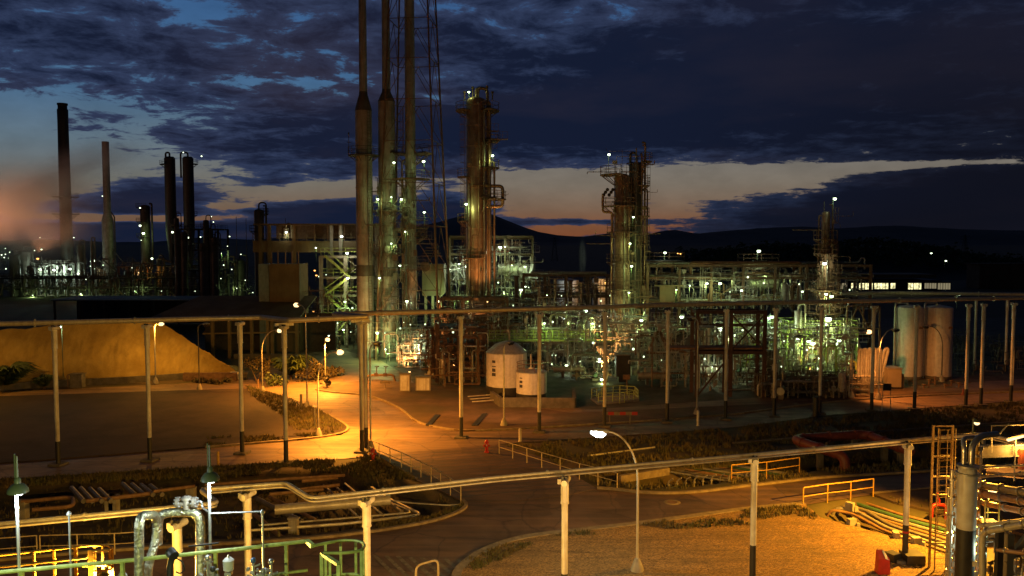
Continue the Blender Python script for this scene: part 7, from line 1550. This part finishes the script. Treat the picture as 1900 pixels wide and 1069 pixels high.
for x, y, Y, am in ((598,491,170,0),(584,502,170,1),(587,511,170,1),(606,510,170,0),(582,578,140,1),(1258,470,300,1),(1263,471,300,1),(1755,484,320,0),(1728,470,320,0),(610,623,118,0),(1077,684,97,1)):
    lampat('small '+('amber' if am else 'white')+' lamp near column '+str(0) if False else 'small far '+('amber' if am else 'white')+' lamp in the dark beyond the plant', x, y, Y, 0, AMBER, 'bulb_amber_far' if am else 'bulb_green_far', .2*Y/170, 3.0, 'small far '+('amber' if am else 'white')+' lamps')
for k, (x, y) in enumerate(((1806,570),(1815,572),(1832,570),(1840,572),(1855,571),(1860,573),(1868,572),(1884,574),(1893,573),(1799,573))):
    lampat('lamp in the distant row of lights at the right edge' if k != 4 else 'brightest amber lamp in the distant row of lights at the right edge', x, y, 260, 0, AMBER, 'bulb_amber_far' if k in (4,5,1) else 'bulb_green_far', .3 if k != 4 else .5, 5, 'distant row of lights' if k != 4 else None)
FL = [(74,441),(137,441),(77,463),(64,465),(10,461),(10,472),(3,473),(16,479),(5,484),(11,499),(17,514),(57,498),(145,508),(168,485),(175,484),(168,494),(176,499),(191,492),(160,518),(175,513),(172,544),(190,364),(260,386),(260,419),(262,446),(282,480),(298,514),(232,544),(254,532),(320,431),(351,441),(343,479),(323,492),(339,530),(314,555),(392,402),(388,439),(426,439),(378,458),(371,518),(410,517),(415,492),(362,540),(469,543),(422,457),(340,283),(374,290),(396,412),(19,583),(18,563),(404,462),(430,500),(18,468),(8,478),(170,489),(245,497),(455,520),(300,540),(372,440),(447,472)]
TZ = [('left of the white tanks',800,900,600,690,96),('behind the walkway',1000,1140,520,600,112),('behind the white tanks',1020,1130,600,680,103),('behind the yellow green railing',1060,1200,600,690,94),('behind the dark red bridge',1215,1410,585,690,90),('in the right plant',1425,1575,600,690,88),('on the upper rack',1210,1590,505,565,109),('under the open frame',835,985,505,580,128),('around the stair structure',565,665,490,640,124),('at the foot of the stacks',690,800,560,650,106)]
rt = random.Random(5)
for where, a, b, c0, c1, Y in TZ:  # glowing specks strewn at random, standing for tiny lamps and hot reflections
    for k in range(9):
        q = at(rt.uniform(a,b), rt.uniform(c0,c1), Y+rt.uniform(-2,4)); r = rt.choice((.06,.08,.11,.14)); m = MB(); m.sphere(q, r, 8, 5); o = m.build('glow_speck', M['speck_glow']); m = MB(); m.tube([q+V3(0,.02,r*.9), q+V3(0,.2,r+.1), q+V3(0,.2,-1.6)], .03, 5, .1); m.build('bracket', M['steel'], o)
        tag(o, f'small greenish speck glowing for lamps and reflections among the pipework {where}', 'lamp', f'glowing specks {where}')
for x, y, w in ((60,548,500),(150,545,500),(250,540,300),(360,545,500),(440,535,450),(410,470,400)):  # assumed lamps, added so the far rack is lit dim green
    lampat('assumed greenish lamp low in the far left plant' , x, y, 236, w, GREEN, 'bulb_green_far', .2, 2.5, 'assumed greenish lamps low in the far left plant')
f0 = None
for k, (x, y) in enumerate(FL):
    Y = 234 if 380 < x < 470 else (243 if x not in (340,374,320,351) else 246)
    s = .36 if (x, y) in ((260,419),(282,480),(339,530),(320,431),(145,508),(175,484),(172,544),(351,441)) else (.13,.17,.22,.15)[k % 4]
    q = at(x,y,Y); grp = 'far lamps of the left plant'
    m = MB(); m.sphere(q, s, 8, 5, .8); b = m.build('far_lamp', M['bulb_green_far']); lb = 'small far greenish lamp in the dark plant at the left'
    if y < 300: lb = 'far lamp at the top of a twin dark column'; grp = 'lamps on the twin dark columns'
    tag(b, lb, 'lamp', grp)
for x, y, w, col, bl, lb in ((129,499,2600,(.72,1,.78),'bulb_white','big pale green lamp in the widest lit house'),(100,501,1500,(.72,1,.78),'bulb_white','pale green lamp in the middle lit house'),(74,500,900,(.72,1,.78),'bulb_green','pale green lamp in the left lit house'),(279,497,420,AMBER,'bulb_amber','big amber lamp in the amber lit structure'),(259,506,420,(1,.4,.08),'bulb_amber','small amber lamp in the amber lit structure'),(266,433,420,GREEN,'bulb_green','green lamp washing the short dark column')):
    lampat(lb, x, y, 246 if x != 266 else 250, w, col, bl, .38, 3)

# assumed sodium floodlights, added low among the pipework, wash the columns and stacks from below
for x, y, Y, w, ax, ay, lb in ((842,690,98,12000,884,420,'assumed sodium floodlight low in the dark structure turned up at the copper column'),(905,560,112,3200,884,300,'assumed sodium floodlight on the rack under the copper column'),(1120,690,95,6500,1155,420,'assumed sodium floodlight beside the dark bin turned up at the twin column'),(676,672,104,3200,700,480,'assumed sodium floodlight at the foot of the left stack'),(760,690,99,3600,730,500,'assumed sodium floodlight by the bright skid turned up at the stacks'),(1505,690,88,700,1530,520,'assumed sodium floodlight low in front of the slim column')):
    p = at(x,y,Y); flood(lb, p, w, (1,.44,.12), 'bulb_orange', 70, at(ax,ay,Y+18), r=.13, pole=1.2)
# ------------------------------------------------------------------ smoke drifting in from the left, and a thin plume of steam
def smoke(name, label, c, size, dens, nscale, col, seed=0.0, rz=0.0, ry=0.0, power=1.6):
    m = MB(); m.sphere((0,0,0), 1.0, 20, 12); o = m.build(name, M['black_paint'], None, (0,0,0)); o.data.materials.clear()
    mm = bpy.data.materials.new(name); tt = nt(mm); L_ = tt.links.new
    out = N(tt,'ShaderNodeOutputMaterial'); pv = N(tt,'ShaderNodeVolumePrincipled'); L_(pv.outputs[0], out.inputs['Volume'])
    pv.inputs['Color'].default_value = (*col,1); pv.inputs['Anisotropy'].default_value = .2
    tco = N(tt,'ShaderNodeTexCoord'); ln = N(tt,'ShaderNodeVectorMath', operation='LENGTH'); L_(tco.outputs['Object'], ln.inputs[0])
    fall = N(tt,'ShaderNodeMapRange', interpolation_type='SMOOTHERSTEP', i={'From Min':.1,'From Max':1.0,'To Min':1.0,'To Max':0.0}); L_(ln.outputs['Value'], fall.inputs[0])
    mp = N(tt,'ShaderNodeMapping'); mp.inputs['Location'].default_value = (seed,seed,seed); L_(tco.outputs['Object'], mp.inputs[0])
    nz_ = N(tt,'ShaderNodeTexNoise', i={'Scale':nscale,'Detail':3,'Distortion':.5}); L_(mp.outputs[0], nz_.inputs['Vector'])
    nr = N(tt,'ShaderNodeMapRange', i={'From Min':.32,'From Max':.7}); L_(nz_.outputs[0], nr.inputs[0])
    mu = N(tt,'ShaderNodeMath', operation='MULTIPLY'); L_(fall.outputs[0], mu.inputs[0]); L_(nr.outputs[0], mu.inputs[1])
    m2 = N(tt,'ShaderNodeMath', operation='MULTIPLY'); L_(mu.outputs[0], m2.inputs[0]); m2.inputs[1].default_value = dens; L_(m2.outputs[0], pv.inputs['Density'])
    o.data.materials.append(mm); o.location = c; o.scale = size; o.rotation_euler = (0,ry,rz)
    return tag(o, label, 'smoke', kind='stuff')
q = at(0,395,222); smoke('smoke', 'orange lit smoke drifting across the far left chimneys', q, (40,12,19), .15, 1.1, (.9,.82,.78))
q = at(120,330,228); smoke('smoke', 'thin reddish smoke streak rising right past the slim chimney', q, (32,7,9.5), .20, 1.3, (.9,.8,.76), 3.1, 0, R(-26))
q = at(1081,478,128); smoke('steam', 'thin grey steam plume behind the white tanks', q, (.8,.8,3.8), 1.0, 1.6, (.9,.9,.9), 1.7)
for x, y, w in ((-40,475,4600),(70,480,6200)):  # assumed lamps, added so the smoke is lit orange from beneath
    p = at(x,y,214); t_ = flood('assumed sodium floodlight glowing under the smoke at the far left' if x < 0 else 'assumed sodium floodlight under the smoke, right one', p, 0, SODIUM, 'bulb_amber_far', r=.3, pole=8)
    light('lamp_light', p+V3(0,0,1.6), w, (1,.40,.17), t_, .3, 125, p+V3(6,3,20))

p = at(-75,385,212); t_ = flood('added sodium floodlight beyond the left edge shining into the smoke', p, 0, SODIUM, 'bulb_amber_far', r=.3, pole=20)
light('lamp_light', p+V3(.9,0,0), 13000, (1,.42,.20), t_, .3, 130, at(200,350,225))  # added out of view so the upper smoke is lit too
# ------------------------------------------------------------------ render settings
S.render.engine = 'CYCLES'
cy = S.cycles
cy.use_denoising = True
try:
    cy.denoiser = 'OPENIMAGEDENOISE'; cy.denoising_input_passes = 'RGB_ALBEDO_NORMAL'; cy.denoising_prefilter = 'ACCURATE'
except Exception: pass
cy.max_bounces = 4; cy.diffuse_bounces = 2; cy.glossy_bounces = 2; cy.transmission_bounces = 2; cy.volume_bounces = 0; cy.transparent_max_bounces = 8
cy.sample_clamp_indirect = 1.5; cy.sample_clamp_direct = 0; cy.use_light_tree = True; cy.caustics_reflective = False; cy.caustics_refractive = False
cy.volume_step_rate = 2.0; cy.volume_max_steps = 128
W.cycles.sampling_method = 'MANUAL'; W.cycles.sample_map_resolution = 256
